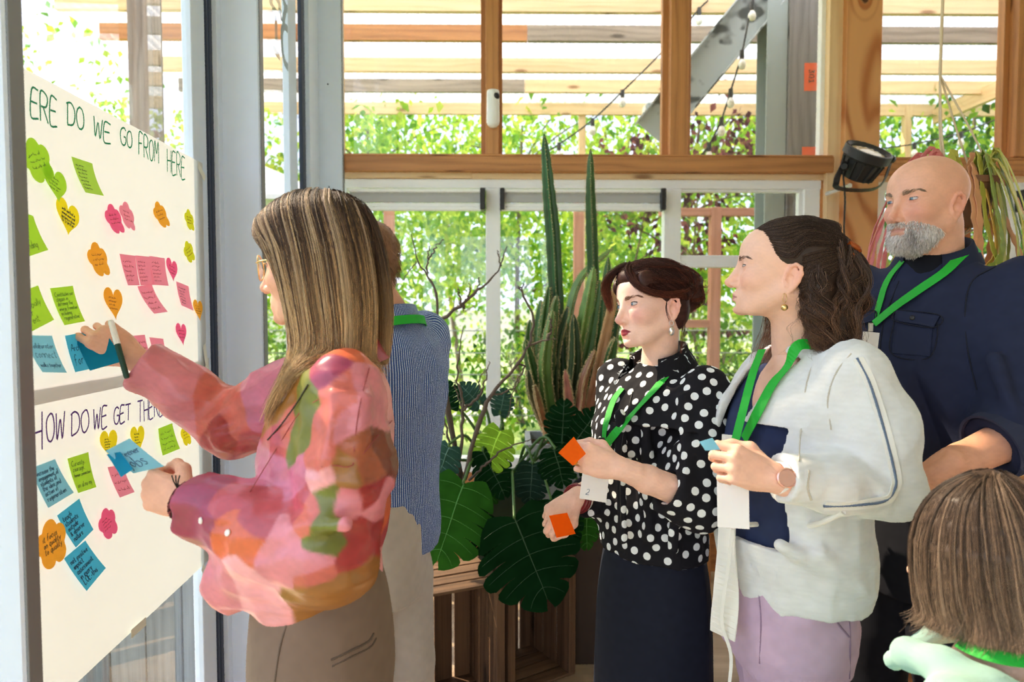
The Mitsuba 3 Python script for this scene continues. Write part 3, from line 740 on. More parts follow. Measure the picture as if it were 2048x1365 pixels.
# ------------------------------------------------------------------ people: shared builders
def rotz(a): c, s = math.cos(a), math.sin(a); return np.array([[c, -s, 0], [s, c, 0], [0, 0, 1.0]])
def head_frame(pos, face, tilt=0.0, roll=0.0, scale=(1, 1, 1)):
    """Matrix of a head: x forward (horizontal direction face, raised by tilt radians), y to the person's left, z up; origin between the ears at eye level."""
    f = unit([face[0], face[1], 0]); l = V(-f[1], f[0], 0); u = V(0, 0, 1)
    f2 = f * math.cos(tilt) + u * math.sin(tilt); u2 = u * math.cos(tilt) - f * math.sin(tilt)
    l2 = l * math.cos(roll) + u2 * math.sin(roll); u3 = u2 * math.cos(roll) - l * math.sin(roll)
    return frame_mat(f2 * scale[0], l2 * scale[1], u3 * scale[2], pos)
def to_local(M, P): return (np.asarray(P, float) - M[:3, 3]) @ np.linalg.inv(M[:3, :3]).T
def to_world(M, P): return np.asarray(P, float) @ M[:3, :3].T + M[:3, 3]
EAR = [(-.004, .071, -.050), (.004, .0735, -.040), (.006, .0745, -.024), (.006, .0755, -.006), (.000, .0785, .009), (-.010, .081, .0145), (-.0205, .0825, .0085), (-.0245, .082, -.008), (-.020, .079, -.026), (-.011, .074, -.043), (-.004, .072, -.053)]
EAR = [(-.008 + .86 * x, .0665 + 1.05 * (y - .071), -.018 + .88 * (z + .018)) for x, y, z in EAR]
def head_field(p, neck):
    """The bare head: skull, jaw, brow, eye sockets, nose, lips, ears and neck; p holds proportions, neck the lower neck point in head coordinates."""
    w, jw, nl, male = p.get('w', 1.0), p.get('jaw', 1.0), p.get('nose', 1.0), p.get('male', 0.0)
    F = Field()
    F.ell((-.010, 0, .032), (.094, .0715 * w, .080), .01)
    F.ell((.040, 0, .036), (.046, .057 * w, .050), .025)
    F.ell((.030, 0, -.032), (.054, .0555 * w, .064), .03)
    F.cap((-.004, .047 * jw, -.052), (.055, .024 * jw, -.094), .0165, .0135, .028, sym=True)
    F.ell((.034, 0, -.070), (.044, .040 * jw, .034), .025)
    F.ell((.0745, 0, -.0985), (.0150, .0165 * jw, .0135), .018)
    F.ell((.054, .041, -.030), (.024, .020, .020), .022, sym=True)
    F.ell((.0725, 0, -.0725), (.0165, .026, .021), .014)
    F.cap((.0765, .011, .0145), (.063, .042, .0165), .0085 + .0025 * male, .007 + .002 * male, .014, sym=True)
    F.ell((.0930, .0315, -.002), (.0165, .0185, .0125), .014, -1, sym=True)
    tip = .0235 * nl
    F.cap((.0825, 0, .006), (.0785 + tip, 0, -.036 * nl), .0064, .0078, .012)
    F.ell((.0785 + tip, 0, -.0395 * nl), (.0100, .0092, .0080), .006)
    F.cap((.085, 0, -.038), (.0755 + tip, 0, -.0455 * nl), .0105, .0055, .008)
    F.ell((.0885, .0118, -.0430 * nl), (.0105, .0060, .0072), .006, sym=True)
    F.ell((.0935, .0062, -.0500 * nl), (.0060, .0034, .0040), .003, -1, sym=True)
    F.cap((.0880, .002, -.0655), (.0790, .020, -.0705), .0056, .0032, .005, sym=True)
    F.cap((.0870, .000, -.0778), (.0785, .018, -.0725), .0064, .0032, .005, sym=True)
    F.chain([(.0955, 0, -.0712), (.0915, .010, -.0709), (.0835, .0215, -.0722)], (.0018, .0017, .0012), .0026, -1, sym=True)
    F.ell((.0885, 0, -.0885), (.006, .013, .0045), .010, -1)
    F.ell((.0640, .0315, -.0005), (.0160, .0163, .0148), .0045, sym=True)
    F.chain([EAR[i] for i in range(len(EAR))], (.0042, .0026, .0024, .0030, .0034, .0036, .0036, .0036, .0036, .0042, .0044), .003, sym=True)
    F.ell((-.014, .0690, -.018), (.0130, .0040, .024), .006, sym=True, rot=rotz(-0.42)); F.ell((-.012, .060, -.020), (.009, .010, .018), .010, sym=True)
    F.ell((-.0085, .0760, -.021), (.0072, .0085, .0105), .003, -1, sym=True); F.chain([(-.004, .0770, -.002), (-.012, .0800, .005), (-.019, .0815, -.001), (-.0205, .0800, -.014)], .0022, .002, -1, sym=True)
    n = np.array(neck, float); r = p.get('neck', .047)
    F.cap((-.028, 0, -.055), n, r * 1.0, r * 1.08, .022)
    F.cap((-.015, .030, -.060), n * [1, 1, 1] + [.02, .012, .0], .014, .012, .03, sym=True)
    return F
EYE_C = V(.0640, .0315, -.0005)
def skin_color(P, p):
    """Vertex colours of a head in head coordinates: complexion, flush, lips, brows, shaved shadow."""
    base = np.array(p.get('skin', srgb(222, 176, 152)))
    n = len(P); a = np.abs(P[:, 1])
    c = np.tile(base, (n, 1)) * (1 + 0.10 * vnoise(P, 60, 3)[:, None] + 0.08 * vnoise(P, 260, 4)[:, None])
    def blend(col, t):
        nonlocal c
        t = np.clip(t, 0, 1)[:, None]; c = c * (1 - t) + np.array(col) * t
    def gauss(q, s): return np.exp(-(((np.stack([P[:, 0], a, P[:, 2]], 1) - q) / s) ** 2).sum(1))
    red = np.array(p.get('flush', base * [1.02, .70, .66])); k = p.get('blush', 1.0)
    blend(red, .55 * k * gauss((.066, .042, -.030), (.03, .02, .02))); blend(red, .5 * k * gauss((.105, 0, -.042), (.014, .014, .012)))
    blend(red, .7 * gauss((-.01, .082, -.015), (.03, .012, .035))); blend(red, .25 * gauss((.085, 0, -.1), (.02, .02, .015)))
    blend(base * [.80, .66, .64], .5 * gauss((.075, .031, -.006), (.02, .017, .011)))
    lip = np.array(p.get('lips', srgb(176, 96, 92)))
    ql = np.stack([P[:, 0], a, P[:, 2]], 1)
    def seg(A, B):
        A, B = np.array(A), np.array(B); d = B - A; t = np.clip(((ql - A) @ d) / (d @ d), 0, 1)
        return np.linalg.norm(ql - A - t[:, None] * d, axis=1)
    um = -.0711 - .0012 * (a / .022) ** 2
    front = np.clip((P[:, 0] - .068) / .006, 0, 1); e = .0009; th_ = p.get('lipw', 1.0)
    hi_ = um + th_ * .0078 * np.clip(1 - (a / .0225) ** 2, 0, 1) - .0012 * np.exp(-(a / .003) ** 2); lo_ = um - th_ * .0098 * np.clip(1 - (a / .0210) ** 2, 0, 1)
    blend(lip, p.get('lipk', 0.9) * front * np.clip((hi_ - P[:, 2]) / e, 0, 1) * np.clip((P[:, 2] - lo_) / e, 0, 1) * np.clip((.0232 - a) / .002, 0, 1))
    blend(lip * .3, .75 * front * np.clip(1 - np.abs(P[:, 2] - um) / .0014, 0, 1) * np.clip((.0225 - a) / .002, 0, 1))
    if 'stubble' in p: blend(base * [.70, .68, .70], p['stubble'] * (1 - np.clip((P[:, 2] + .052) / .02, 0, 1)) * np.clip((P[:, 0] - .005) / .03, 0, 1))
    if 'scalp' in p: blend(base * [.86, .80, .80], p['scalp'] * np.clip((P[:, 2] - .02) / .03, 0, 1) * np.clip((.05 - P[:, 0]) / .03, 0, 1))
    return np.clip(c, 0, 1)
def build_eye(side, gaze, p):
    """The visible almond of an eye as a shallow cap: white, iris, pupil; and its lash lines. Head coordinates."""
    C = EYE_C * [1, side, 1]; R = .01655
    nu, nv = 30, 16
    th = np.linspace(-1, 1, nu)
    op = p.get('open', 1.0)
    upper = op * .30 * np.sqrt(np.clip(1 - np.abs(th) ** 2.2, 0, 1)) + .02; lower = -op * .22 * np.sqrt(np.clip(1 - np.abs(th) ** 2.0, 0, 1)) + .02
    A = (th * .86 + .14) * side                                     # azimuth, outward
    V_, U_ = np.meshgrid(np.linspace(0, 1, nv), np.arange(nu))
    el = lower[U_] + (upper - lower)[U_] * V_ - .02 + .05 * np.abs(th[U_]); az = A[U_]
    d = np.stack([np.cos(el) * np.cos(az), np.cos(el) * np.sin(az), np.sin(el)], -1)
    v = (C + d * R).reshape(-1, 3)
    i, j = np.meshgrid(np.arange(nu - 1), np.arange(nv - 1), indexing='ij')
    q = np.stack([i * nv + j, (i + 1) * nv + j, (i + 1) * nv + j + 1, i * nv + j + 1], -1).reshape(-1, 4)
    if side < 0: q = q[:, ::-1]
    g = unit(gaze); ang = np.arccos(np.clip(d.reshape(-1, 3) @ g, -1, 1)) * R
    col = np.tile(np.array(p.get('white', [.50, .46, .44])), (len(v), 1))
    col = col * (1 - .55 * (np.abs(th) ** 3)[U_].reshape(-1, 1) * [0.2, 1, 1])
    iris = np.array(p.get('iris', srgb(92, 122, 150)))
    t = np.clip((.0062 - ang) / .0006, 0, 1)[:, None]; col = col * (1 - t) + iris * (0.35 + 0.4 * np.clip(ang / .006, 0, 1))[:, None] * t
    t = (np.clip((ang - .0050) / .0005, 0, 1) * np.clip((.0066 - ang) / .0006, 0, 1))[:, None]; col = col * (1 - .7 * t)
    t = np.clip((.0026 - ang) / .0005, 0, 1)[:, None]; col = col * (1 - t) + .006 * t
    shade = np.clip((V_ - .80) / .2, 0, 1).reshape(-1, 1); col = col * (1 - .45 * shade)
    top = C + d[:, -1] * (R + .0002); bot = C + d[:, 0] * (R + .0001)
    lid = top + V(0, 0, .0016) + np.array([[.0006, 0, 0]])
    return tm(v, q if len(q) == 0 else np.vstack([q[:, [0, 1, 2]], q[:, [0, 2, 3]]])), np.clip(col, 0, 1), top, bot, lid
def face_parts(key, M, p, gaze=(1, 0, 0), skin=None):
    for s in (1, -1):
        m, c, top, bot, lid = build_eye(s, gaze, p)
        e = obj('eye', moved(m, M), 'mat_gloss', key, color=c)
        r = np.linspace(.5, 1, len(top)) * .0013 * p.get('lash', 1.0)
        obj('eyelashes', moved(tubes(top[1:-1], r[1:-1], 5), M), 'mat_lash', e, smooth=True)
        obj('lid_edge', moved(tubes(bot[2:-2], .00055, 4), M), 'mat_lid', e, smooth=True)
        b0 = np.array(p.get('brow', [(.0838, .0115, .0150), (.0800, .022, .0182), (.0700, .037, .0202), (.0580, .0475, .0160)])) * [1, s, 1]
        cv = catmull(b0, 24); rng = np.random.default_rng(5 + s); P = []
        for k in range(p.get('brow_n', 80)):
            i = rng.integers(0, 21); q0 = cv[i] + rng.normal(size=3) * [.0006, .0008, .0018 * (1 - i / 40)]
            d = unit(cv[min(i + 3, 23)] - cv[i]) + V(.1, 0, .35 * (1 - i / 20)); P.append([q0, q0 + d * .0035, q0 + d * .0065 - V(.001, 0, 0)])
        P = np.array(P)
        if skin is not None:
            sh = P.shape; P = skin.put(P.reshape(-1, 3), 0)[0].reshape(sh); P = P + skin.put(P[:, 1], 0)[1][:, None] * np.array([0, .0012, .0008])[None, :, None]
        obj('eyebrow', moved(tubes(np.array(P), np.array([.00055, .00045, .0002]), 3), M), 'mat_brow_' + p.get('brow_mat', 'brown'), key, smooth=True)
mat('lash', (0.012, 0.009, 0.008), 0.6); mat('lid', srgb(150, 98, 88), 0.5)
for n_, c_ in (('brown', srgb(128, 88, 68)), ('dark', srgb(96, 70, 58)), ('blond', srgb(150, 120, 96)), ('grey', srgb(140, 116, 98))): mat('brow_' + n_, c_, 0.7)

def hand_field(pose, scale=1.0, spread=None):
    """A right hand in its own frame: wrist at the origin, x along the palm to the knuckles, y towards the thumb, z out of the back of the hand.
    pose: per finger (index, middle, ring, little) three bend angles in degrees and a sideways angle; 'thumb' a list of points."""
    F = Field(); s = scale
    roots = [(.088, .026, .002), (.092, .006, .004), (.087, -.014, .002), (.078, -.032, -.002)]
    lens = [(.042, .025, .020), (.046, .029, .021), (.042, .027, .020), (.033, .020, .018)]
    rad = [.0088, .0090, .0084, .0074]
    F.cap((-.045 * s, 0, 0), (.0, .0, .0), .0270 * s, .0255 * s, .012); 
    for k, r in enumerate(roots):
        y0 = .016 - .0105 * k
        F.cap((.004 * s, y0 * s, 0), (r[0] * s, r[1] * s, r[2] * s), .0135 * s, .0105 * s, .013)
    F.ell((.045 * s, -.004 * s, -.006 * s), (.046 * s, .036 * s, .0135 * s), .012)
    tips = []
    for k, name in enumerate(('index', 'middle', 'ring', 'little')):
        a = pose[name]; p0 = np.array(roots[k]) * s; ang = 0.0; side = math.radians(a[3] if len(a) > 3 else 0)
        for j in range(3):
            ang += math.radians(a[j])
            d = V(math.cos(ang) * math.cos(side), math.cos(ang) * math.sin(side), -math.sin(ang))
            p1 = p0 + d * lens[k][j] * s
            F.cap(p0, p1, rad[k] * s * (1.05 - .1 * j), rad[k] * s * (.96 - .12 * j), .0035 if j else .006)
            p0 = p1
        tips.append((p0, d))
    th = np.array(pose['thumb']) * s
    F.chain(th, np.array([.0150, .0125, .0108, .0088])[:len(th)] * s, .008)
    tips.append((th[-1], unit(th[-1] - th[-2])))
    return F, tips
def nails(tips, Fd, s=1.0):
    """Thin nail plates on the outer side of the finger tips."""
    ms = []
    for k, (p, d) in enumerate(tips):
        up = unit(np.cross(np.cross(d, V(0, 0, 1) if k < 4 else V(.3, .3, .9)), d)); side = np.cross(d, up)
        r = (.0072 if k < 4 else .0085) * s
        a = np.linspace(-1, 1, 7)
        g = np.array([[p + d * (t * .0050 + .0028) * s + (side * math.sin(b * .85) + up * math.cos(b * .85)) * r for b in a] for t in np.linspace(-1, 1, 5)])
        i, j = np.meshgrid(np.arange(4), np.arange(6), indexing='ij'); q = np.stack([i * 7 + j, (i + 1) * 7 + j, (i + 1) * 7 + j + 1, i * 7 + j + 1], -1).reshape(-1, 4)
        ms.append(tm(g.reshape(-1, 3), np.vstack([q[:, [0, 1, 2]], q[:, [0, 2, 3]]])))
    return ms
def hand_frame(wrist, to, back):
    """Frame of a hand: x from the wrist towards to, z near back (out of the back of the hand)."""
    x = unit(np.asarray(to) - np.asarray(wrist)); z = unit(np.asarray(back) - x * (np.asarray(back) @ x)); y = np.cross(z, x)
    return frame_mat(x, y, z, wrist)
def mirror_y(m):
    m = m.copy(); m.vertices = m.vertices * [1, -1, 1]; m.faces = m.faces[:, ::-1]; return m
def hand_mesh(M, pose, left=False, scale=1.0, res=.0023, arm_to=None, arm_r=.036):
    F, tips = hand_field(pose, scale)
    if arm_to is not None:
        e = to_local(M, arm_to)
        if left: e = e * [1, -1, 1]
        F.cap((-.02, 0, 0), e * .35, .0265 * scale, arm_r * .85, .012); F.cap(e * .35, e, arm_r * .85, arm_r, .012)
        m1 = F.mesh(res * 1.15)
    else: m1 = F.mesh(res)
    taubin(m1, 4); nl = nails(tips, F, scale)
    if left: m1, nl = mirror_y(m1), [mirror_y(q) for q in nl]
    tw = [to_world(M, np.array(t[0]) * ([1, -1, 1] if left else [1, 1, 1])) for t in tips]
    return moved(m1, M), [moved(q, M) for q in nl], tw
RELAX = dict(index=(28, 30, 18, 4), middle=(34, 34, 20), ring=(40, 36, 22, -3), little=(42, 38, 22, -7), thumb=[(.018, .022, -.006), (.050, .046, -.016), (.080, .050, -.028), (.102, .044, -.036)])
PINCH = dict(index=(38, 42, 26, 2), middle=(52, 50, 28), ring=(62, 58, 30, -2), little=(66, 60, 30, -5), thumb=[(.018, .020, -.010), (.050, .044, -.026), (.082, .042, -.044), (.106, .030, -.054)])
FIST = dict(index=(58, 62, 34, 2), middle=(66, 70, 36), ring=(72, 74, 36, -2), little=(74, 74, 36, -5), thumb=[(.018, .020, -.012), (.048, .040, -.030), (.078, .034, -.046), (.100, .020, -.052)])
def skin_arm(P, base):
    base = np.array(base)
    return np.clip(base * (1 + 0.14 * vnoise(P, 55, 8)[:, None] + 0.12 * vnoise(P, 210, 9)[:, None] * [0.6, 1, 1]), 0, 1)

def locks(guides, n, spread, rng, K=14, r0=.0007, jit=.004, col=None, var=.22, base=None, lift=(.0004, .0032), taper=.35):
    """Hair strands: n strands around every guide polyline (k, 3); spread is the half width (root, tip) of a lock."""
    G = np.array([catmull(g, K) for g in guides])
    m = len(G); t = np.linspace(0, 1, K)
    S = np.repeat(G, n, axis=0)
    off = rdirs(rng, m * n) * (rng.random((m * n, 1)) ** .5)
    w = (spread[0] + (spread[1] - spread[0]) * t)
    S = S + off[:, None] * w[None, :, None]
    ph = rng.uniform(0, 6.28, (m * n, 3)); fr = rng.uniform(2, 6, (m * n, 1))
    S = S + jit * np.sin(ph[:, None, :] + (fr * t)[:, :, None]) * (t ** 1.3)[None, :, None]
    ln = rng.uniform(.82, 1.0, m * n); 
    idx = ln[:, None] * t[None] * (K - 1); i0 = np.minimum(idx.astype(int), K - 2); u = (idx - i0)[:, :, None]
    ar = np.arange(m * n)[:, None]
    S = S[ar, i0] * (1 - u) + S[ar, i0 + 1] * u
    if base is not None:                                            # strands lie on the hair's body, not inside it
        up = np.repeat(rng.uniform(lift[0], lift[1], m * n), K)
        for sk_ in (base if isinstance(base, tuple) else (base, base)):
            P = S.reshape(-1, 3); d, i = sk_.t.query(P); n_ = sk_.n[i]; sd = ((P - sk_.v[i]) * n_).sum(1)
            P = P + n_ * np.where(d < .04, np.maximum(up - sd, 0), 0)[:, None]; S = P.reshape(S.shape)
        S[:, 1:-1] = .25 * S[:, :-2] + .5 * S[:, 1:-1] + .25 * S[:, 2:]
    R = r0 * (1 - (1 - taper) * t)[None] * rng.uniform(.7, 1.3, (m * n, 1))
    mesh = tubes(S, R, 3)
    c0 = np.array(col[0]); c1 = np.array(col[-1])
    shade = rng.normal(0, var, (m * n, 1, 1)); mixk = np.clip((t[None, :, None] - .22) * 1.35 + rng.normal(0, .25, (m * n, 1, 1)), 0, 1)
    c = (c0 * (1 - mixk) + c1 * mixk) * np.exp(shade)
    c = np.repeat(c, 3, axis=1).reshape(-1, 3)
    return mesh, np.clip(c, 0, 1)
def on_field(F, P, off=0.0, it=6):
    """Moves points onto the surface of a field (plus off outwards); returns points and normals."""
    P = np.array(P, float)
    for _ in range(it):
        e = 1e-3; g = np.stack([F.value(P + d) - F.value(P - d) for d in np.eye(3) * e], 1) / (2 * e)
        g /= np.linalg.norm(g, axis=1, keepdims=True) + 1e-9
        P = P - g * np.clip(F.value(P) - off, -.02, .02)[:, None]
    return P, g
def drape(F, M, G, gap=.014, n=24):
    """Guides (in the frame M) lifted off the cloth of the field F, resampled to n points."""
    out = []
    for g in G:
        P = to_world(M, catmull(g, n))
        for _ in range(6):
            e = 2e-3; gr = np.stack([F.value(P + d) - F.value(P - d) for d in np.eye(3) * e], 1); gr /= np.linalg.norm(gr, axis=1, keepdims=True) + 1e-9
            P = P + gr * np.clip(gap - F.value(P), 0, .02)[:, None]
        P[1:-1] = .25 * P[:-2] + .5 * P[1:-1] + .25 * P[2:]; out.append(to_local(M, P))
    return np.array(out)
class Skin:
    """Nearest-point queries on a mesh, for laying straps, dots and seams on cloth."""
    def __init__(self, mesh):
        self.v = np.array(mesh.vertices); self.n = meshkit.arrays(mesh, True)[2]; self.t = cKDTree(self.v)
    def put(self, P, off=0.0, k=6):
        P = np.asarray(P, float); _, i = self.t.query(P, k)
        c = self.v[i].mean(1); n = self.n[i].mean(1); n /= np.linalg.norm(n, axis=1, keepdims=True) + 1e-9
        return P - n * (((P - c) * n).sum(1, keepdims=True)) + n * off, n
    def ray(self, P, d, off=0.0):
        """First skin point along direction d from each point (approximate: the frontmost vertex near the line)."""
        d = unit(d); out = []
        for p in np.asarray(P, float):
            r = self.v - p; s = r @ d; q = np.linalg.norm(r - s[:, None] * d, axis=1)
            near = q < .012
            if not near.any(): near = q < q.min() + .004
            out.append(p + d * s[near].min())
        return self.put(np.array(out), off)
def see(skin, pix, off=0.0):
    """Points of a garment's camera-facing side given by photo pixels (used to place seams, straps and prints on the cloth)."""
    out = []
    for q in pix:
        r = unit(at(q[0], q[1], 1.0) - CAM)
        w = skin.v - CAM; s = w @ r; d = np.linalg.norm(w - s[:, None] * r, axis=1) / s
        near = d < .006
        if not near.any(): near = d < d.min() + .002
        out.append(CAM + r * s[near].min())
    return skin.put(np.array(out), off)
def strap(name, skin, pix, w, bsdf, parent, off=.003, n=40, th=.0012, **kw):
    P, N = see(skin, pix, off)
    P = catmull(P, n); Q, N = skin.put(P, off)
    N = np.array([N[max(0, i - 3):i + 4].mean(0) for i in range(len(N))])
    Q = 0.5 * Q + 0.5 * P
    return obj(name, ribbon(Q, N, w, th), bsdf, parent, smooth=False, **kw), Q, N
def seam(name, skin, pix, r, bsdf, parent, n=40, off=.0006, sides=5, **kw):
    P, N = see(skin, pix, off); Q = catmull(P, n)
    return obj(name, tubes(Q, r, sides), bsdf, parent, smooth=True, **kw)
def trousers_field(hip, feet, waist_z, sizes, k=.03):
    """Two legs and a seat: hip centre (x, y), feet [(x, y), (x, y)], waist height; sizes: waist radii (a, b), hip radii, thigh, knee, ankle."""
    F = Field(); (wx, wy), (hx, hy), th, kn, an = sizes
    hz = waist_z - .20
    F.loft([(waist_z, hip[0], hip[1], wx, wy), (waist_z - .08, hip[0], hip[1], (wx + hx) / 2 + .004, (wy + hy) / 2 + .004), (hz, hip[0], hip[1], hx, hy), (hz - .08, hip[0], hip[1], hx * .93, hy * .95)], k)
    for i, f in enumerate(feet):
        a = V(hip[0] * .4 + f[0] * .6, hip[1] * .4 + f[1] * .6, hz - .05); kp = V(f[0], f[1], .50); an_ = V(f[0], f[1], .05)
        F.cap(a, kp, th, kn, k); F.cap(kp, an_, kn, an, .02)
    return F
def shoe(c, d, parent, bsdf, L=.27):
    F = Field(); d = unit([d[0], d[1], 0]); s = V(-d[1], d[0], 0)
    M = frame_mat(d, s, V(0, 0, 1), V(c[0], c[1], 0))
    F.ell((.06, 0, .035), (L * .40, .045, .036), .02); F.ell((-.05, 0, .045), (.075, .037, .05), .03); F.cap((-.05, 0, .06), (-.05, 0, .12), .036, .036, .02)
    F.op(lambda x, y, z: z - .004 + 0 * x + 0 * y, (-.3, -.2, -.2), (.4, .2, .02), .004, -1)
    m = F.mesh(.007); obj('shoe', moved(m, M), bsdf, parent, smooth=True)
LANY = 'mat_lanyard'

def body_frame(C, face):
    f = unit([face[0], face[1], 0]); return frame_mat(f, V(-f[1], f[0], 0), V(0, 0, 1), V(C[0], C[1], 0))
def collar(M, rf, rl, z0, stand, leaf, gap, flare=.014, drop=.02, point=.03, n=40, lean=.0, thick=.0025):
    """A folded shirt collar round a neck of radii rf, rl at height z0 (body frame M carries the centre); gap is the open half angle at the front."""
    a = np.linspace(-math.pi + gap, math.pi - gap, n)                 # 0 is the back of the neck
    rows = []
    for t_, (dr_, dz) in enumerate([(.004, 0), (.000, stand * .6), (.003, stand), (.008, stand + .002), (.012, stand * .8), (.012 + flare * .6, stand - leaf * .6), (.012 + flare, stand - leaf)]):
        w = np.clip((np.abs(a) - 1.9) / (math.pi - gap - 1.9), 0, 1)
        z = z0 + dz + lean * np.cos(a) - drop * (1 - np.cos(a)) / 2
        r1, r2 = rf + dr_, rl + dr_
        if t_ >= 5: z = z - point * w * (t_ - 4) / 2; r1 = r1 + .010 * w * (t_ - 4); r2 = r2 + .006 * w
        rows.append(np.stack([-np.cos(a) * r1, np.sin(a) * r2, z], 1))
    P = np.stack(rows, 1); k = P.shape[1]
    c = np.array([0, 0, 0]) 
    v = P.reshape(-1, 3)
    i, j = np.meshgrid(np.arange(n - 1), np.arange(k - 1), indexing='ij')
    q = np.stack([i * k + j, i * k + j + 1, (i + 1) * k + j + 1, (i + 1) * k + j], -1).reshape(-1, 4)
    m = tm(v, np.vstack([q[:, [0, 1, 2]], q[:, [0, 2, 3]]]))
    nn = meshkit.arrays(m, True)[2]
    v2 = v - nn * thick
    N = len(v)
    f = np.vstack([m.faces, m.faces[:, ::-1] + N])
    edge = [(i * k, (i + 1) * k) for i in range(n - 1)] + [((i + 1) * k + k - 1, i * k + k - 1) for i in range(n - 1)] + [(j + 1, j) for j in range(k - 1)] + [((n - 1) * k + j, (n - 1) * k + j + 1) for j in range(k - 1)]
    ex = np.array([[b, a_, a_ + N] for a_, b in edge] + [[b, a_ + N, b + N] for a_, b in edge])
    return moved(tm(np.vstack([v, v2]), np.vstack([f, ex])), M)
def folds(P, amp, s, seed, d=(1, 1, .25)):
    """Soft creases: ridged noise stretched along one axis."""
    q = np.asarray(P) * s * np.array(d)
    n = meshkit.noise(q, seed); m = meshkit.noise(q * 2.1 + 5, seed + 1)
    return amp * (1 - 2 * np.abs(2 * n - 1)) + amp * .4 * (m - .5)
def sleeve(F, pts, radii, k=.03):
    return F.chain(pts, radii, k)
def cuff_hole(F, wrist, toward, r, depth=.03):
    """Hollows the end of a sleeve: a bore of radius r from the cuff edge inwards."""
    d = unit(np.asarray(toward) - np.asarray(wrist))
    return F.cap(np.asarray(wrist) - d * .02, np.asarray(wrist) + d * depth, r, r * .8, .006, -1)
def flat_end(F, p, n, r):
    p = np.asarray(p); return F.half(p, n, p - r, p + r, .004)
def shade(P, c, amp=.10, s=40, seed=0):
    return np.clip(np.asarray(c) * (1 + amp * 2 * vnoise(P, s, seed)[:, None] + amp * vnoise(P, s * 5, seed + 1)[:, None]), 0, 1)
def button(p, n, r, bsdf, parent, name='button'):
    m = lathe([[0, .0022], [r * .55, .0016], [r * .85, .0024], [r, .0012], [r * .95, 0], [0, 0]], 14, n, p); return obj(name, m, bsdf, parent, smooth=40)
mat('pearl', (.75, .72, .70), .25)

def body_loft(F, M, rows, k=.03, sign=1):
    """A loft whose rows (z, forward, left, forward radius, left radius) are in the body frame M."""
    G = Field().loft(rows); inner = G.ops[0][0]; A, c = M[:3, :3], M[:3, 3]
    rows = np.array(rows); r = (np.abs(rows[:, 1:3]).max() + rows[:, 3:].max()) * 1.15
    def fn(x, y, z):
        px, py = x - c[0], y - c[1]
        return inner(px * A[0, 0] + py * A[1, 0], px * A[0, 1] + py * A[1, 1], z)
    return F.op(fn, (c[0] - r, c[1] - r, rows[:, 0].min()), (c[0] + r, c[1] + r, rows[:, 0].max()), k, sign)
def make_person(label, p, MH, neckb, arms, hands, trunk, res=.0023, gaze=(1, 0, 0), face=True):
    """Body (head, neck, trunk, arms, hands as one surface), nails and face; returns key, head mesh in head coordinates."""
    k = thing('person', label, 'person')
    F = head_field(p, to_local(MH, neckb)); hm = taubin(F.mesh(res), 4)
    B = Field(); B.cap(neckb, neckb + (trunk[0] - neckb) * .5, .05, .07, .03); B.chain(trunk, .085, .04)
    if len(arms) > 1: B.cap(arms[0][0] - V(0, 0, .035), arms[1][0] - V(0, 0, .035), .036, .036, .03)
    for a in arms: B.chain([a[0] - V(0, 0, .02)] + list(a[1:]), (.036, .036, .034)[:len(a)], .02)
    body = join([moved(hm, MH), B.mesh(.009)] + [h[0] for h in hands])
    v = np.array(body.vertices); hv = to_local(MH, v); near = np.linalg.norm(hv, axis=1) < .22
    col = skin_arm(v, np.array(p['skin']) * p.get('arm_tint', [1, .95, .94])); col[near] = skin_color(hv[near], p)
    obj('body', body, 'mat_skin', k, color=col)
    for h in hands:
        for q in h[1]: obj('nail', q, 'mat_gloss', k, color=np.clip(np.array(p['skin']) * [1.04, 1.02, 1.05], 0, 1))
    if face: face_parts(k, MH, p, gaze, Skin(hm))
    return k, hm
def dots(mesh, r, gap, seed, off=.0009):
    rng = np.random.default_rng(seed); v = np.array(mesh.vertices); s = Skin(mesh)
    order = rng.permutation(len(v)); taken = np.zeros(len(v), bool); C = []
    t = s.t
    for i in order:
        if taken[i]: continue
        C.append(i); taken[t.query_ball_point(v[i], gap)] = True
    P, N = s.put(v[C], 0)
    a = np.cross(N, V(.3, .2, 1)); a /= np.linalg.norm(a, axis=1, keepdims=True); b = np.cross(N, a)
    ang = np.linspace(0, 2 * np.pi, 14, endpoint=False); rings = [P[:, None]]
    for f in (.5, 1.0): rings.append(P[:, None] + r * f * (np.cos(ang)[None, :, None] * a[:, None] + np.sin(ang)[None, :, None] * b[:, None]))
    Q = np.concatenate(rings, 1); sh = Q.shape
    Q = s.put(Q.reshape(-1, 3), off, 4)[0].reshape(sh)
    n = 14; f = [[0, 1 + i, 1 + (i + 1) % n] for i in range(n)]
    for i in range(n): j = (i + 1) % n; f += [[1 + i, 1 + n + i, 1 + n + j], [1 + i, 1 + n + j, 1 + j]]
    F = (np.array(f)[None] + (np.arange(len(P)) * sh[1])[:, None, None]).reshape(-1, 3)
    return tm(Q.reshape(-1, 3), F)
def card(name, centre, n, up, w, h, parent, bsdf='mat_card', bend=.0, th=.0008, **kw):
    n = unit(n); u = unit(np.asarray(up) - n * (np.asarray(up) @ n)); s = np.cross(u, n)
    t = np.linspace(-1, 1, 9)
    P = np.array([centre + u * (-h / 2 * q) + n * bend * q * q for q in t])
    N = np.tile(n, (9, 1))
    return obj(name, ribbon(P, N, w, th), bsdf, parent, smooth=False, **kw)
mat('card', (.80, .79, .78), .6)
def hem_cloth(v, c): return c

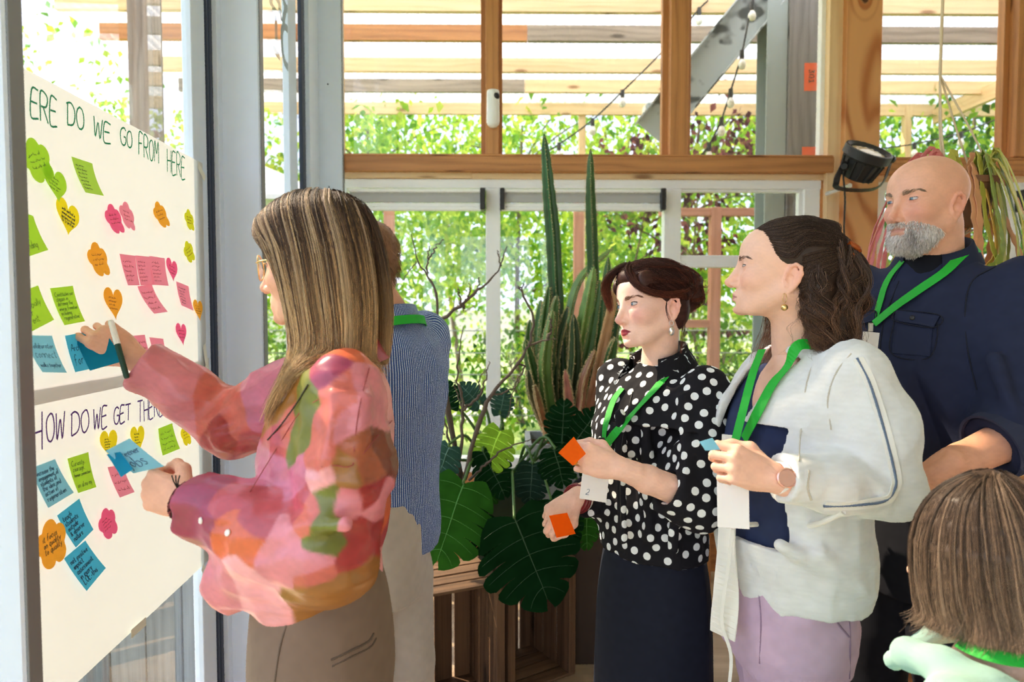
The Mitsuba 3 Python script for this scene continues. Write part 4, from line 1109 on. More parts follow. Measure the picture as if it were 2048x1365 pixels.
# ------------------------------------------------------------------ woman in the patchwork satin blouse, at the paper sheets
def woman_blouse():
    k = thing('person', 'woman with long hair and glasses in a patchwork satin blouse reaching to the paper sheets', 'person')
    skin_c = srgb(226, 176, 152)
    p = dict(skin=skin_c, iris=srgb(90, 120, 130), lips=srgb(190, 110, 104), brow_mat='blond', nose=1.0, open=.8)
    MH = head_frame(at(630, 527, 1.30), (-.98, .10), tilt=-.07)
    C = V(-.358, 1.31, 0); M = body_frame(C, (-.968, -.25))
    L = lambda f, l, z: to_world(M, V(f, l, z))
    neckb = L(-.015, 0, 1.42)
    F = head_field(p, to_local(MH, neckb)); hm = taubin(F.mesh(.0024), 4)
    sL, sR = L(-.03, .165, 1.395), L(-.01, -.165, 1.40)
    eL, wL = at(672, 1100, 1.11), at(372, 1003, 1.20)
    eR, wR = at(470, 850, 1.55), at(268, 716, 1.495)
    # hands
    MR = hand_frame(wR, at(200, 672, 1.47), (.15, -1, .35)); hr, nr, tr = hand_mesh(MR, PINCH, False, .94, arm_to=wR + (eR - wR) * .55, arm_r=.034)
    ML = hand_frame(wL, at(268, 962, 1.24), (.0, -1, .15)); hl, nl, tl = hand_mesh(ML, dict(FIST, thumb=[(.018, .022, -.010), (.046, .046, -.022), (.074, .048, -.034), (.094, .040, -.044)]), True, .96, arm_to=wL + (eL - wL) * .55, arm_r=.034)
    B = Field(); B.cap(neckb, L(0, 0, 1.30), .05, .07, .03); B.cap(L(0, 0, 1.32), L(.0, 0, 1.0), .08, .09, .04); B.cap(sL - V(0, 0, .03), sR - V(0, 0, .03), .04, .04, .03)
    for s_, e_, w_ in ((sL, eL, wL), (sR, eR, wR)): B.chain([s_, e_, e_ + (w_ - e_) * .6], (.042, .036, .033), .02)
    bm = B.mesh(.008)
    body = join([moved(hm, MH), bm, hr, hl])
    hv = to_local(MH, body.vertices); near = np.linalg.norm(hv, axis=1) < .22
    col = skin_arm(np.array(body.vertices), skin_c * [1, .95, .94]); col[near] = skin_color(hv[near], p)
    obj('body', body, 'mat_skin', k, color=col)
    for q in nr + nl: obj('nail', q, 'mat_gloss', k, color=srgb(232, 186, 172))
    face_parts(k, MH, p, unit([1, -.05, -.22]), Skin(hm))
    # blouse
    ROWS = [(.985, .015, 0, .095, .125), (1.01, .015, 0, .114, .150), (1.06, .020, 0, .116, .158), (1.15, .010, 0, .118, .162), (1.25, .0, 0, .120, .168), (1.34, -.010, 0, .106, .175), (1.40, -.018, 0, .082, .160), (1.435, -.012, 0, .056, .085), (1.46, -.012, 0, .050, .055)]
    Gw = Field(); body_loft(Gw, M, [tuple(map(float, r)) for r in ROWS])
    Gw.chain([sL + V(.005, 0, -.005), (sL + eL) / 2 + V(.015, 0, 0), eL + V(.0, 0, -.008)], (.058, .064, .064), .04)
    Gw.chain([eL + V(-.02, 0, -.01), eL + (wL - eL) * .42 + V(0, 0, -.018), eL + (wL - eL) * .62 + V(0, 0, -.004)], (.066, .066, .057), .03)
    Gw.chain([eL + (wL - eL) * .58, eL + (wL - eL) * .97], (.060, .052), .012)
    Gw.chain([sR, (sR + eR) / 2 + V(0, 0, -.01), eR], (.062, .070, .068), .04)
    Gw.chain([eR, eR + (wR - eR) * .50, ], (.066, .056), .03); Gw.chain([eR + (wR - eR) * .44, eR + (wR - eR) * .95], (.060, .055), .012)
    # ballooning front panel and back overhang
    Gw.ell(at(520, 1150, 1.20), (.085, .07, .055), .05); Gw.ell(at(470, 1165, 1.22), (.055, .05, .040), .04); Gw.ell(at(585, 1205, 1.19), (.045, .05, .038), .04)
    Gw.ell(at(650, 1150, 1.16), (.08, .06, .035), .04); Gw.ell(at(715, 1030, 1.25), (.045, .06, .06), .05)
    for a_, b_, r_ in (((560, 1075, 1.10), (650, 1150, 1.08), .018), ((545, 1060, 1.11), (690, 1050, 1.03), .014), ((600, 1180, 1.10), (690, 1160, 1.07), .016), ((722, 800, 1.10), (715, 960, 1.07), .014), ((690, 800, 1.10), (650, 940, 1.06), .012), ((430, 840, 1.48), (500, 800, 1.47), .014), ((440, 880, 1.47), (520, 850, 1.46), .014)):
        Gw.cap(at(*a_), at(*b_), r_, r_ * .6, .02)
    flat_end(Gw, eL + (wL - eL) * .93, wL - eL, .12); flat_end(Gw, eR + (wR - eR) * .91, wR - eR, .11)
    cuff_hole(Gw, eL + (wL - eL) * .95, eL, .044); cuff_hole(Gw, eR + (wR - eR) * .93, eR, .044)
    Gw.cap(L(.075, .0, 1.50), L(.135, .0, 1.30), .040, .006, .02, -1)   # the open neckline
    blouse = Gw.mesh(.0048, disp=lambda P: folds(P, .0058, 15, 11, (1, 1, .35)) + folds(P, .0034, 30, 12, (.35, 1, 1)))
    taubin(blouse, 3)
    sk = Skin(blouse)
    pal = dict(P=(206, 122, 134), S=(196, 98, 88), R=(176, 70, 82), M=(150, 52, 84), D=(156, 48, 48), O=(206, 96, 64), G=(104, 108, 44), Y=(146, 96, 44), L=(226, 156, 164), U=(188, 104, 130), B=(158, 84, 56), K=(120, 60, 40))
    seeds = [(700, 690, 'O'), (655, 740, 'M'), (688, 775, 'S'), (612, 805, 'G'), (600, 850, 'G'), (585, 890, 'G'), (558, 870, 'S'), (535, 950, 'U'), (505, 990, 'R'), (585, 960, 'U'), (640, 860, 'S'), (628, 915, 'S'),
             (735, 770, 'P'), (762, 820, 'P'), (705, 850, 'P'), (672, 800, 'S'), (728, 895, 'B'), (735, 935, 'B'), (690, 945, 'Y'), (775, 890, 'K'), (640, 965, 'L'), (615, 1025, 'S'), (590, 1005, 'R'), (658, 990, 'G'), (652, 1040, 'G'), (642, 1090, 'G'), (700, 1000, 'P'), (700, 1070, 'P'), (735, 990, 'D'), (732, 1060, 'D'), (760, 1010, 'P'),
             (570, 1085, 'P'), (620, 1130, 'P'), (545, 1130, 'P'), (690, 1130, 'D'), (640, 1165, 'S'), (505, 1050, 'R'), (440, 1015, 'R'), (398, 1000, 'M'), (395, 1045, 'M'), (450, 1068, 'O'), (490, 1085, 'O'),
             (480, 1165, 'L'), (540, 1200, 'L'), (430, 1160, 'P'), (650, 1195, 'Y'), (705, 1165, 'Y'), (600, 1225, 'Y'), (330, 790, 'P'), (350, 830, 'P'), (415, 820, 'S'), (440, 870, 'D'), (470, 850, 'S'), (520, 825, 'U'), (548, 805, 'Y'), (500, 885, 'R'), (550, 875, 'R')]
    SP, _ = see(sk, [s[:2] for s in seeds])
    extra = np.random.default_rng(3); ei = extra.integers(0, len(blouse.vertices), 60)
    tree_front = cKDTree(SP); E = np.array(blouse.vertices)[ei]; E = E[tree_front.query(E)[0] > .17]
    SC_ = np.array([srgb(*pal[s[2]]) for s in seeds] + [srgb(*pal[extra.choice(list('PSRMOLUY'))]) for _ in E]); SP = np.vstack([SP, E])
    BV = np.array(blouse.vertices); warp = np.stack([vnoise(BV, 22, s) for s in (1, 2, 3)], 1) * .022
    dist, ix = cKDTree(SP).query(BV + warp, 2)
    t = np.clip((dist[:, 1] - dist[:, 0]) / .004, 0, 1)[:, None] * .5 + .5
    col = SC_[ix[:, 0]] * t + SC_[ix[:, 1]] * (1 - t)
    col = shade(BV, col, .16, 30, 4)
    bl = obj('blouse', blouse, 'mat_satin', k, color=col)
    cl = collar(M @ np.array([[1, 0, 0, -.012], [0, 1, 0, 0], [0, 0, 1, 0], [0, 0, 0, 1.0]]), .064, .068, 1.440, .048, .060, 1.0, flare=.032, drop=.050, point=.03)
    cv = np.array(cl.vertices); cw = cKDTree(SP[:60]).query(cv)[1]
    obj('collar', cl, 'mat_satin', k, color=shade(cv, np.where((vnoise(cv, 14, 6) > 0)[:, None], srgb(188, 84, 66), srgb(158, 58, 78)), .15, 30, 4))
    obj('cuff_seam', tubes(np.array([[eL + (wL - eL) * .585 + .0615 * (math.cos(a) * unit(np.cross(wL - eL, V(0, 0, 1))) + math.sin(a) * unit(np.cross(np.cross(wL - eL, V(0, 0, 1)), wL - eL))) for a in np.linspace(0, 2 * np.pi, 30)]]), .0014, 5), 'mat_thread_dark', bl, smooth=True)
    seam('shoulder_seam', sk, [(742, 735), (722, 800), (712, 860), (706, 930)], .0009, 'mat_thread_rose', bl); seam('sleeve_seam', sk, [(640, 935), (670, 932), (706, 930), (760, 870), (790, 842)], .0009, 'mat_thread_rose', bl)
    seam('placket_seam', sk, [(632, 800), (590, 830), (548, 900), (500, 980)], .0008, 'mat_thread_rose', bl)
    P, N = see(sk, [(396, 1043), (452, 1066)], .0005)
    for q, n in zip(P, N): button(q, n, .0058, 'mat_pearl', bl)
    # trousers
    H = V(-.365, 1.285); tc = srgb(122, 104, 92)
    TF = trousers_field(H, [H + V(.03, -.09), H + V(-.02, .09)], 1.045, ((.108, .128), (.135, .158), .098, .072, .07))
    tr_ = taubin(TF.mesh(.0075, disp=lambda P: folds(P, .003, 9, 21, (1, 1, .5))), 3)
    tr_k = obj('trousers', tr_, 'mat_cloth', k, color=shade(tr_.vertices, tc, .06, 60, 3))
    ts = Skin(tr_)
    seam('pocket_seam', ts, [(662, 1322), (700, 1305), (740, 1285), (752, 1268)], .0022, 'mat_thread_taupe', tr_k); seam('pocket_seam', ts, [(664, 1334), (702, 1317), (744, 1296), (756, 1278)], .0016, 'mat_thread_taupe', tr_k)
    seam('crease', ts, [(585, 1215), (560, 1290), (548, 1365)], .0016, 'mat_thread_taupe', tr_k)
    for q in ((645, 1190), (545, 1225)): 
        strap('belt_loop', ts, [(q[0], q[1] - 22), (q[0] + 2, q[1]), (q[0] + 3, q[1] + 22)], .011, 'mat_taupe', tr_k, off=.002, n=8, th=.003)
    for s_ in (H + V(.03, -.09), H + V(-.02, .09)): shoe(s_, (-.95, -.2), k, 'mat_black_plastic')
    # hair
    rng = np.random.default_rng(17)
    base = [[(.082, .014, .082), (.080, .046, .062), (.052, .068, .030), (.026, .074, -.035), (.016, .076, -.115), (.014, .084, -.200), (.046, .086, -.300)],
            [(.050, .010, .108), (.045, .055, .082), (.018, .078, .022), (.004, .082, -.055), (-.002, .080, -.140), (.002, .084, -.205), (.030, .086, -.285)],
            [(.010, .008, .121), (.002, .058, .094), (-.022, .083, .022), (-.030, .087, -.060), (-.034, .084, -.135), (-.026, .086, -.195), (.004, .088, -.255)],
            [(-.040, .006, .117), (-.055, .050, .090), (-.078, .072, .022), (-.086, .076, -.060), (-.084, .073, -.125), (-.076, .070, -.178), (-.064, .064, -.215)],
            [(-.080, .003, .094), (-.096, .018, .060), (-.108, .024, .000), (-.112, .026, -.070), (-.108, .026, -.130), (-.100, .026, -.185), (-.094, .026, -.230)]]
    base = np.array(base); n_g = 22
    s = np.linspace(0, 4, n_g); gl = np.stack([catmull(base[:, j], 400)[np.clip((s / 4 * 399).astype(int), 0, 399)] for j in range(7)], 1)
    far = gl * [1, -1, 1]; far[:, :, 0] -= .012
    gl, far = drape(Gw, MH, gl), drape(Gw, MH, far)
    HF = Field(); HF.ell((-.012, 0, .034), (.100, .079, .084), .01)
    for g in np.concatenate([gl, far]):
        HF.chain(g[::2][:-1], np.linspace(.012, .0075, 11), .012)
    HF.ell((.105, 0, -.03), (.050, .075, .085), .012, -1)               # keep the face clear
    hm2 = taubin(HF.mesh(.0040), 12); hs = (Skin(hm2), Skin(tm(to_local(MH, blouse.vertices), blouse.faces)), Skin(hm2))
    c_root, c_tip = srgb(70, 52, 43), srgb(184, 150, 108)
    hv = np.array(hm2.vertices); tt = np.clip((.0 - hv[:, 2]) / .24, 0, 1)[:, None]
    stripes = np.exp(.55 * vnoise(hv * [1, 1, .12], 160, 5) + .35 * vnoise(hv * [1, 1, .1], 60, 7))[:, None]
    hk = obj('hair', moved(hm2, MH), 'mat_hair', k, color=np.clip((c_root * (1 - tt) + c_tip * tt) * .80 * stripes, 0, 1))
    gs = gl + rng.normal(size=(len(gl), 1, 3)) * .001
    gs = gs + (np.array([0, .0075, .002]))
    m1, c1 = locks(np.concatenate([gs, gs[::-1] * [1, 1, 1] + rng.normal(size=(len(gl), 24, 3)) * .002]), 60, (.005, .009), rng, K=22, r0=.0006, jit=.004, col=(c_root, c_tip), var=.42, base=hs)
    m2, c2 = locks(far, 26, (.008, .010), rng, K=14, r0=.00055, jit=.004, col=(c_root, c_tip), var=.25, base=hs)
    fly = np.array([g + rng.normal(size=(1, 3)) * .006 + np.linspace(0, 1, 24)[:, None] ** 2 * rng.normal(size=3) * [.010, .02, .012] for g in gl for _ in range(2)])
    m3, c3 = locks(fly, 2, (.006, .016), rng, K=16, r0=.0004, jit=.008, col=(c_root, c_tip), var=.2, base=hs)
    pick = lambda: np.array([gl[j] + rng.normal(size=3) * [.006, .0, .0] for j in rng.integers(0, len(gl), 26)])
    m4, c4 = locks(pick(), 9, (.001, .0035), rng, K=22, r0=.0006, jit=.003, col=(srgb(150, 128, 106), srgb(214, 184, 142)), var=.12, base=hs, lift=(.003, .005)); m5, c5 = locks(pick(), 10, (.001, .004), rng, K=22, r0=.0006, jit=.003, col=(srgb(48, 35, 29), srgb(112, 84, 60)), var=.15, base=hs, lift=(.003, .0048))
    obj('strands', moved(cat([m1, m2, m3, m4, m5]), MH), 'mat_hair', hk, color=np.vstack([c1, c2, c3, c4, c5]), kind='stuff')
    # glasses
    gk = f'{k}__glasses'
    for s_ in (1, -1):
        a = np.linspace(0, 2 * np.pi, 40); cx, cz = .032 * s_, -.004
        rim = np.stack([.0985 - .010 * ((np.cos(a) * .024 + .032) / .05) ** 2, cx + s_ * .0245 * np.cos(a), cz + .0235 * np.sin(a) * (1 + .06 * np.cos(a))], 1)
        rk = obj('rim', moved(tubes(rim, .0012, 6), MH), 'mat_gold', gk, smooth=True)
        lens = tm(np.vstack([rim.mean(0), rim[:-1]]), np.array([[0, i, i % 39 + 1] for i in range(1, 40)]))
        obj('lens', moved(lens, MH), 'mat_glass', gk, smooth=False)
        tmp = catmull([(.090, .054 * s_, .004), (.070, .066 * s_, .006), (.02, .076 * s_, .004), (-.02, .078 * s_, -.006)], 14)
        obj('temple', moved(tubes(tmp, .0014, 6), MH), 'mat_gold', gk, smooth=True)
    obj('bridge', moved(tubes(catmull([(.0975, .008, .004), (.100, 0, .008), (.0975, -.008, .004)], 8), .0013, 6), MH), 'mat_gold', gk, smooth=True)
    labels[gk] = {'label': 'thin gold-rimmed glasses'}
    # lanyard cord, bracelets
    seam('lanyard_cord', sk, [(615, 770), (590, 805), (560, 850), (530, 880)], .0014, 'mat_black_plastic', k, off=.003)
    ax = unit(eL - wL)
    u_ = unit(np.cross(ax, V(0, 0, 1))); v_ = np.cross(ax, u_)
    for q, (o, r, c_) in enumerate(((-.004, .0335, (110, 58, 62)), (.006, .0345, (70, 74, 52)), (.016, .0345, (140, 110, 62)), (.010, .0355, (40, 50, 66)))):
        a = np.linspace(0, 2 * np.pi, 60); tw = .0022
        P = wL + ax * o + np.outer(np.cos(a), u_) * r + np.outer(np.sin(a), v_) * r * .95
        two = []
        for ph in (0, 2.09, 4.19):
            off = np.outer(np.cos(a * 14 + ph), ax) * tw + (np.outer(np.cos(a), u_) + np.outer(np.sin(a), v_)) * (np.sin(a * 14 + ph) * tw)[:, None]
            two.append(P + off)
        m = tubes(np.array(two), .0024, 5); cc = np.repeat([srgb(*c_), srgb(*c_) * 1.8, srgb(*c_) * .4], 300, axis=0)
        bk = obj('bracelet', m, 'mat_cloth', k, color=np.clip(cc, 0, 1))
        if q in (0, 3):
            e = P[20 if q else 50]; obj('tassel', tubes(np.array([[e, e + V(0.004 * i, -.006, -.018 if q == 3 else .016), e + V(.007 * i, -.006, -.03 if q == 3 else .026)] for i in (-1, 0, 1)]), .0012, 4), 'mat_black_plastic', bk, smooth=True)
    return dict(key=k, tR=tr, tL=tl, MR=MR, ML=ML, skin=sk)
mat('thread_dark', srgb(96, 40, 36), .8); mat('thread_rose', srgb(150, 66, 66), .8); mat('thread_taupe', srgb(92, 78, 68), .9); mat('taupe', srgb(122, 104, 92), .85)
W1 = woman_blouse()

# ------------------------------------------------------------------ man in the striped shirt, half hidden
def man_stripes():
    skin_c = srgb(204, 152, 126)
    p = dict(skin=skin_c, male=1, jaw=1.1, neck=.055, w=1.04, brow_mat='brown')
    MH = head_frame(at(722, 530, 1.84), (-.80, .60), scale=(1.02, 1.02, 1.02))
    C = V(-.355, 1.90, 0); M = body_frame(C, (-.80, .60)); L = lambda f, l, z: to_world(M, V(f, l, z))
    neckb = L(-.015, 0, 1.50); sL, sR = L(-.02, .19, 1.455), L(.0, -.160, 1.445); eL, eR = L(.06, .23, 1.17), L(.11, -.165, 1.18); wL, wR = L(.26, .12, 1.14), L(.25, -.12, 1.14)
    hands = []
    for e, w, left in ((eL, wL, True), (eR, wR, False)):
        hands.append(hand_mesh(hand_frame(w, w + (w - e), L(0, .3 if left else -.3, .1) - L(0, 0, 0)), RELAX, left, 1.0, .0035, arm_to=w + (e - w) * .5))
    k, hm = make_person('man from behind in a blue pinstriped shirt and pale trousers beside the patchwork blouse', p, MH, neckb, [(sL, eL, wL), (sR, eR, wR)], hands, [L(0, 0, 1.35), L(0, 0, 1.0)], .0032)
    G = Field()
    body_loft(G, M, [(.845, .0, 0, .118, .165), (.90, .0, 0, .122, .172), (1.0, .0, 0, .120, .172), (1.15, -.005, 0, .120, .18), (1.30, -.015, 0, .120, .198), (1.41, -.02, 0, .105, .195), (1.465, -.018, 0, .078, .14), (1.50, -.015, 0, .062, .075)])
    for s_, e_, w_ in ((sL, eL, wL), (sR, eR, wR)): G.chain([s_, e_, e_ + (w_ - e_) * .8], (.070, .068, .052), .035); flat_end(G, e_ + (w_ - e_) * .78, w_ - e_, .1)
    sh = taubin(G.mesh(.0065, disp=lambda P: folds(P, .0045, 12, 31, (1, 1, .4)) + folds(P, .0025, 30, 33, (1, 1, .6))), 3)
    cx, cy = float(C[0]), float(C[1])
    def stripe(pt, n, uv):
        a = dr.atan2(pt.y - cy, pt.x - cx) * 0.155 + 0.012 * pt.z
        s = dr.abs(mikit.noise(pt.z * 3.0, a * 8.0) * 0.004 + a / 0.0074 - dr.floor(a / 0.0074) - 0.5)
        return mixc(srgb(50, 80, 146), srgb(196, 212, 238), mikit.smoothstep(0.30, 0.42, s))
    mat('stripes', mikit.proc(stripe), 0.8, sheen=.2)
    obj('shirt', sh, 'mat_stripes', k, smooth=True)
    cm = M @ np.array([[1, 0, 0, -.018], [0, 1, 0, 0], [0, 0, 1, 0], [0, 0, 0, 1.0]])
    obj('collar', collar(cm, .062, .066, 1.488, .046, .040, .5, flare=.012, drop=.03), 'mat_stripes', k, smooth=True)
    a = np.linspace(-1.9, 1.9, 40); P = to_world(cm, np.stack([-np.cos(a) * .098, np.sin(a) * .102, 1.492 - .02 * (1 - np.cos(a)) + .004 * np.cos(a)], 1)); N = to_world(M, np.stack([-np.cos(a), np.sin(a), .25 + 0 * a], 1)) - C
    P = np.vstack([P[:1] + (L(.09, 0, -.20) - C), P[:1] + (L(.05, 0, -.09) - C), P, P[-1:] + (L(.05, 0, -.09) - C), P[-1:] + (L(.09, 0, -.20) - C)]); N = np.vstack([N[:1], N[:1], N, N[-1:], N[-1:]])
    obj('lanyard', ribbon(P, N, .024), LANY, k, smooth=False, label='green lanyard round the shirt collar')
    H = C[:2] + V(-.00, .0); TF = trousers_field(H, [H + V(-.10, -.10), H + V(.05, .05)], 1.0, ((.100, .150), (.115, .160), .092, .072, .075))
    t = taubin(TF.mesh(.008, disp=lambda P: folds(P, .006, 8, 41, (1, 1, .5))), 3)
    obj('trousers', t, 'mat_cloth', k, color=shade(t.vertices, srgb(186, 178, 172), .05, 50, 3))
    for s_ in (H + V(-.10, -.10), H + V(.05, .05)): shoe(s_, (-.8, .6), k, 'mat_black_plastic')
    rng = np.random.default_rng(9); HF = Field(); HF.ell((-.018, 0, .036), (.094, .0755, .083), .01); HF.ell((-.055, 0, -.015), (.046, .060, .045), .03)
    HF.ell((.085, 0, -.02), (.06, .09, .075), .012, -1)
    hb = taubin(HF.mesh(.005), 3); hk = obj('hair', moved(hb, MH), 'mat_hair', k, color=srgb(126, 92, 68))
    i = rng.integers(0, len(hb.vertices), 2600); P = np.array(hb.vertices)[i]; P = P[P[:, 2] > -.075]; n = unit(V(-.3, 0, -1)); d = P - V(-.02, 0, .03); d /= np.linalg.norm(d, axis=1, keepdims=True)
    S = np.stack([P - d * .002, P + d * .004 + n * .006 + rng.normal(size=P.shape) * .0015, P + d * .005 + n * .015 + rng.normal(size=P.shape) * .002], 1)
    c = np.repeat(srgb(140, 104, 78) * np.exp(rng.normal(0, .3, (len(P), 1))), 9, axis=0); obj('strands', moved(tubes(S, np.array([.0006, .0005, .0003]), 3), MH), 'mat_hair', hk, color=np.clip(c, 0, 1), kind='stuff')
man_stripes()

# ------------------------------------------------------------------ woman in the polka dot blouse
def woman_dots():
    skin_c = srgb(240, 200, 182)
    p = dict(skin=skin_c, iris=srgb(110, 150, 180), lips=srgb(150, 44, 60), lipk=.97, lipw=1.12, brow_mat='brown', blush=1.3, open=1.12, neck=.044, flush=srgb(226, 146, 136), jaw=.96)
    MH = head_frame(at(1303, 612, 1.82), (-.905, -.42), tilt=.0, roll=.13, scale=(1.04, 1.0, .98))
    C = V(.386, 1.84, 0); M = body_frame(C, (-.85, -.5)); L = lambda f, l, z: to_world(M, V(f, l, z))
    neckb = L(-.012, 0, 1.355)
    sL, sR = L(-.015, .165, 1.315), L(-.01, -.165, 1.315)
    eL, wL = at(1398, 1000, 1.63), at(1236, 936, 1.57)
    eR, wR = at(1232, 990, 2.0), at(1150, 998, 1.80)
    ML = hand_frame(wL, at(1168, 912, 1.56), (.12, -1, .30))
    hl = hand_mesh(ML, dict(index=(52, 58, 30, 2), middle=(56, 62, 30), ring=(60, 62, 30, -2), little=(60, 60, 30, -5), thumb=[(.018, .022, -.012), (.046, .046, -.030), (.074, .046, -.048), (.094, .038, -.060)]), True, .92, arm_to=eL, arm_r=.038)
    MR = hand_frame(wR, at(1098, 1040, 1.76), (-.35, -.75, .55)); hr = hand_mesh(MR, dict(PINCH, index=(46, 50, 28, 2)), False, .92, arm_to=wR + (eR - wR) * .6, arm_r=.034)
    k, hm = make_person('young woman with pinned-up auburn hair in a polka dot blouse beside the tall cactus', p, MH, neckb, [(sL, eL, wL + (eL - wL) * .5), (sR, eR, wR + (eR - wR) * .5)], [hl, hr], [L(0, 0, 1.25), L(0, 0, .95)], .0021, unit([1, -.18, -.02]))
    G = Field()
    body_loft(G, M, [(.872, .0, 0, .128, .160), (.90, .0, 0, .128, .160), (1.0, .0, 0, .116, .150), (1.10, .01, 0, .128, .162), (1.19, .02, 0, .136, .172), (1.27, .0, 0, .112, .178), (1.325, -.01, 0, .080, .150), (1.36, -.012, 0, .055, .075), (1.375, -.012, 0, .05, .06)])
    G.chain([sL, (sL + eL) / 2, eL], (.062, .072, .070), .035); sl = eL + (wL - eL) * .42
    G.chain([eL, sl], (.068, .062), .03); flat_end(G, eL + (wL - eL) * .40, (wL - eL) + V(-.06, 0, .06), .1)
    cuff_hole(G, eL + (wL - eL) * .42, eL, .048)
    G.chain([sR, eR, eR + (wR - eR) * .86], (.062, .066, .050), .035); flat_end(G, eR + (wR - eR) * .80, wR - eR, .1); cuff_hole(G, eR + (wR - eR) * .82, eR, .037)
    G.cap(L(.070, .0, 1.45), L(.130, .0, 1.24), .046, .010, .02, -1)
    for a_, b_, r_ in (((1370, 800, 1.66), (1375, 960, 1.58), .012), ((1290, 820, 1.72), (1300, 1080, 1.70), .012), ((1240, 830, 1.72), (1245, 1080, 1.70), .012), ((1360, 900, 1.64), (1345, 1100, 1.66), .012)): G.cap(at(*a_), at(*b_), r_, r_ * .7, .018)
    bl = taubin(G.mesh(.0052, disp=lambda P: folds(P, .0042, 14, 51, (1, 1, .4)) + folds(P, .002, 36, 52, (.5, 1, .7))), 3)
    bk = obj('blouse', bl, 'mat_cloth', k, color=srgb(24, 24, 30))
    obj('polka_dots', dots(bl, .0100, .0300, 4), 'mat_cloth', bk, smooth=True, color=srgb(226, 232, 234), kind='stuff', label='white polka dots printed on the black cloth')
    sk = Skin(bl)
    cm = M @ np.array([[1, 0, 0, -.012], [0, 1, 0, 0], [0, 0, 1, 0], [0, 0, 0, 1.0]])
    cl = collar(cm, .064, .068, 1.376, .056, .062, .80, flare=.030, drop=.052, point=.03)
    ck = obj('collar', cl, 'mat_cloth', k, color=srgb(22, 22, 28))
    cd = dots(trimesh.Trimesh(*(lambda q: (q.vertices, q.faces))(cl.subdivide()), process=False), .0098, .030, 9, .0012); obj('polka_dots', cd, 'mat_cloth', ck, smooth=True, color=srgb(226, 232, 234), kind='stuff')
    seam('placket_seam', sk, [(1262, 780), (1247, 870), (1240, 960), (1243, 1090)], .0012, 'mat_black_plastic', bk)
    # lanyard and its card
    P1, N1 = see(sk, [(1352, 728), (1318, 768), (1275, 815), (1232, 866), (1212, 890)], .006); P1 = np.vstack([L(-.080, .035, 1.378), L(-.055, .075, 1.362), P1]); N1 = np.vstack([L(-.9, .3, .6) - L(0, 0, 0), L(-.3, .7, .7) - L(0, 0, 0), N1])
    Pc = catmull(P1, 50); Nc = np.array([catmull(N1, 50)])[0]; lk = obj('lanyard', ribbon(Pc, Nc, .022), LANY, k, smooth=False, label='green lanyard over the polka dot blouse')
    strap('strap', sk, [(1243, 775), (1226, 800), (1212, 840), (1205, 880)], .020, LANY, lk, off=.004)
    e = see(sk, [(1203, 892)], .012)[0][0]
    obj('clip', moved(rbox((.018, .006, .022), .002), frame_mat(V(1, 0, 0), V(0, 1, 0), V(0, 0, 1), e + V(.004, -.004, .012))), 'mat_black_plastic', lk)
    card('badge', at(1190, 962, 1.66), (-.25, -1, .1), (.10, 0, 1), .066, .098, lk, label='white name card hanging from the lanyard')
    # skirt
    S = Field(); body_loft(S, M, [(.05, 0, 0, .165, .175), (.4, 0, 0, .155, .168), (.70, 0, 0, .146, .168), (.80, 0, 0, .135, .162), (.92, 0, 0, .11, .138)])
    s_ = taubin(S.mesh(.008, disp=lambda P: folds(P, .006, 9, 61, (1, 1, .12))), 3); obj('skirt', s_, 'mat_cloth', k, color=shade(s_.vertices, srgb(26, 30, 44), .1, 60, 2))
    for q in (L(0, .08, 0), L(0, -.08, 0)): shoe(q, (-.85, -.5), k, 'mat_black_plastic')
    # hair: cap, fringe locks, knot
    rng = np.random.default_rng(23); c0, c1 = srgb(58, 32, 28), srgb(112, 58, 40)
    HF = Field(); HF.ell((-.016, 0, .042), (.092, .0775, .083), .01); HF.ell((-.05, 0, -.02), (.048, .066, .055), .03); HF.ell((.02, 0, .075), (.070, .062, .046), .02)
    HF.ell((.116, 0, -.016), (.050, .076, .086), .012, -1); HF.ell((.042, .080, -.034), (.030, .030, .026), .012, -1, sym=True); HF.ell((-.008, .085, -.036), (.024, .026, .036), .01, -1, sym=True); HF.ell((.0, 0, -.11), (.09, .1, .045), .01, -1)
    HF.ell((.046, .058, .058), (.030, .016, .030), .01, sym=True)
    knot = [(-.10, .0, .085), (-.125, .012, .066), (-.128, -.014, .046), (-.120, .016, .024), (-.108, -.004, .004), (-.112, .020, .050), (-.098, .022, .072)]
    for q in knot: HF.ell(q, (.030, .032, .026), .012)
    hb = taubin(HF.mesh(.0038), 3); hv = np.array(hb.vertices)
    hk = obj('hair', moved(hb, MH), 'mat_hair', k, color=np.clip(c0 * np.exp(.5 * vnoise(hv * [.25, 1, 1], 140, 4)[:, None] + .4 * vnoise(hv, 40, 6)[:, None]), 0, 1))
    G1 = []
    def cap_pt(f, az, r=1.0):                                               # a point on the hair cap: az from the parting (0) down to the ear (1)
        a = az * 1.75; return V(f, .0785 * math.sin(a) * math.sqrt(max(.05, 1 - ((f + .016) / .105) ** 2)) * r, .042 + .086 * math.cos(a) * math.sqrt(max(.05, 1 - ((f + .016) / .105) ** 2)) * r)
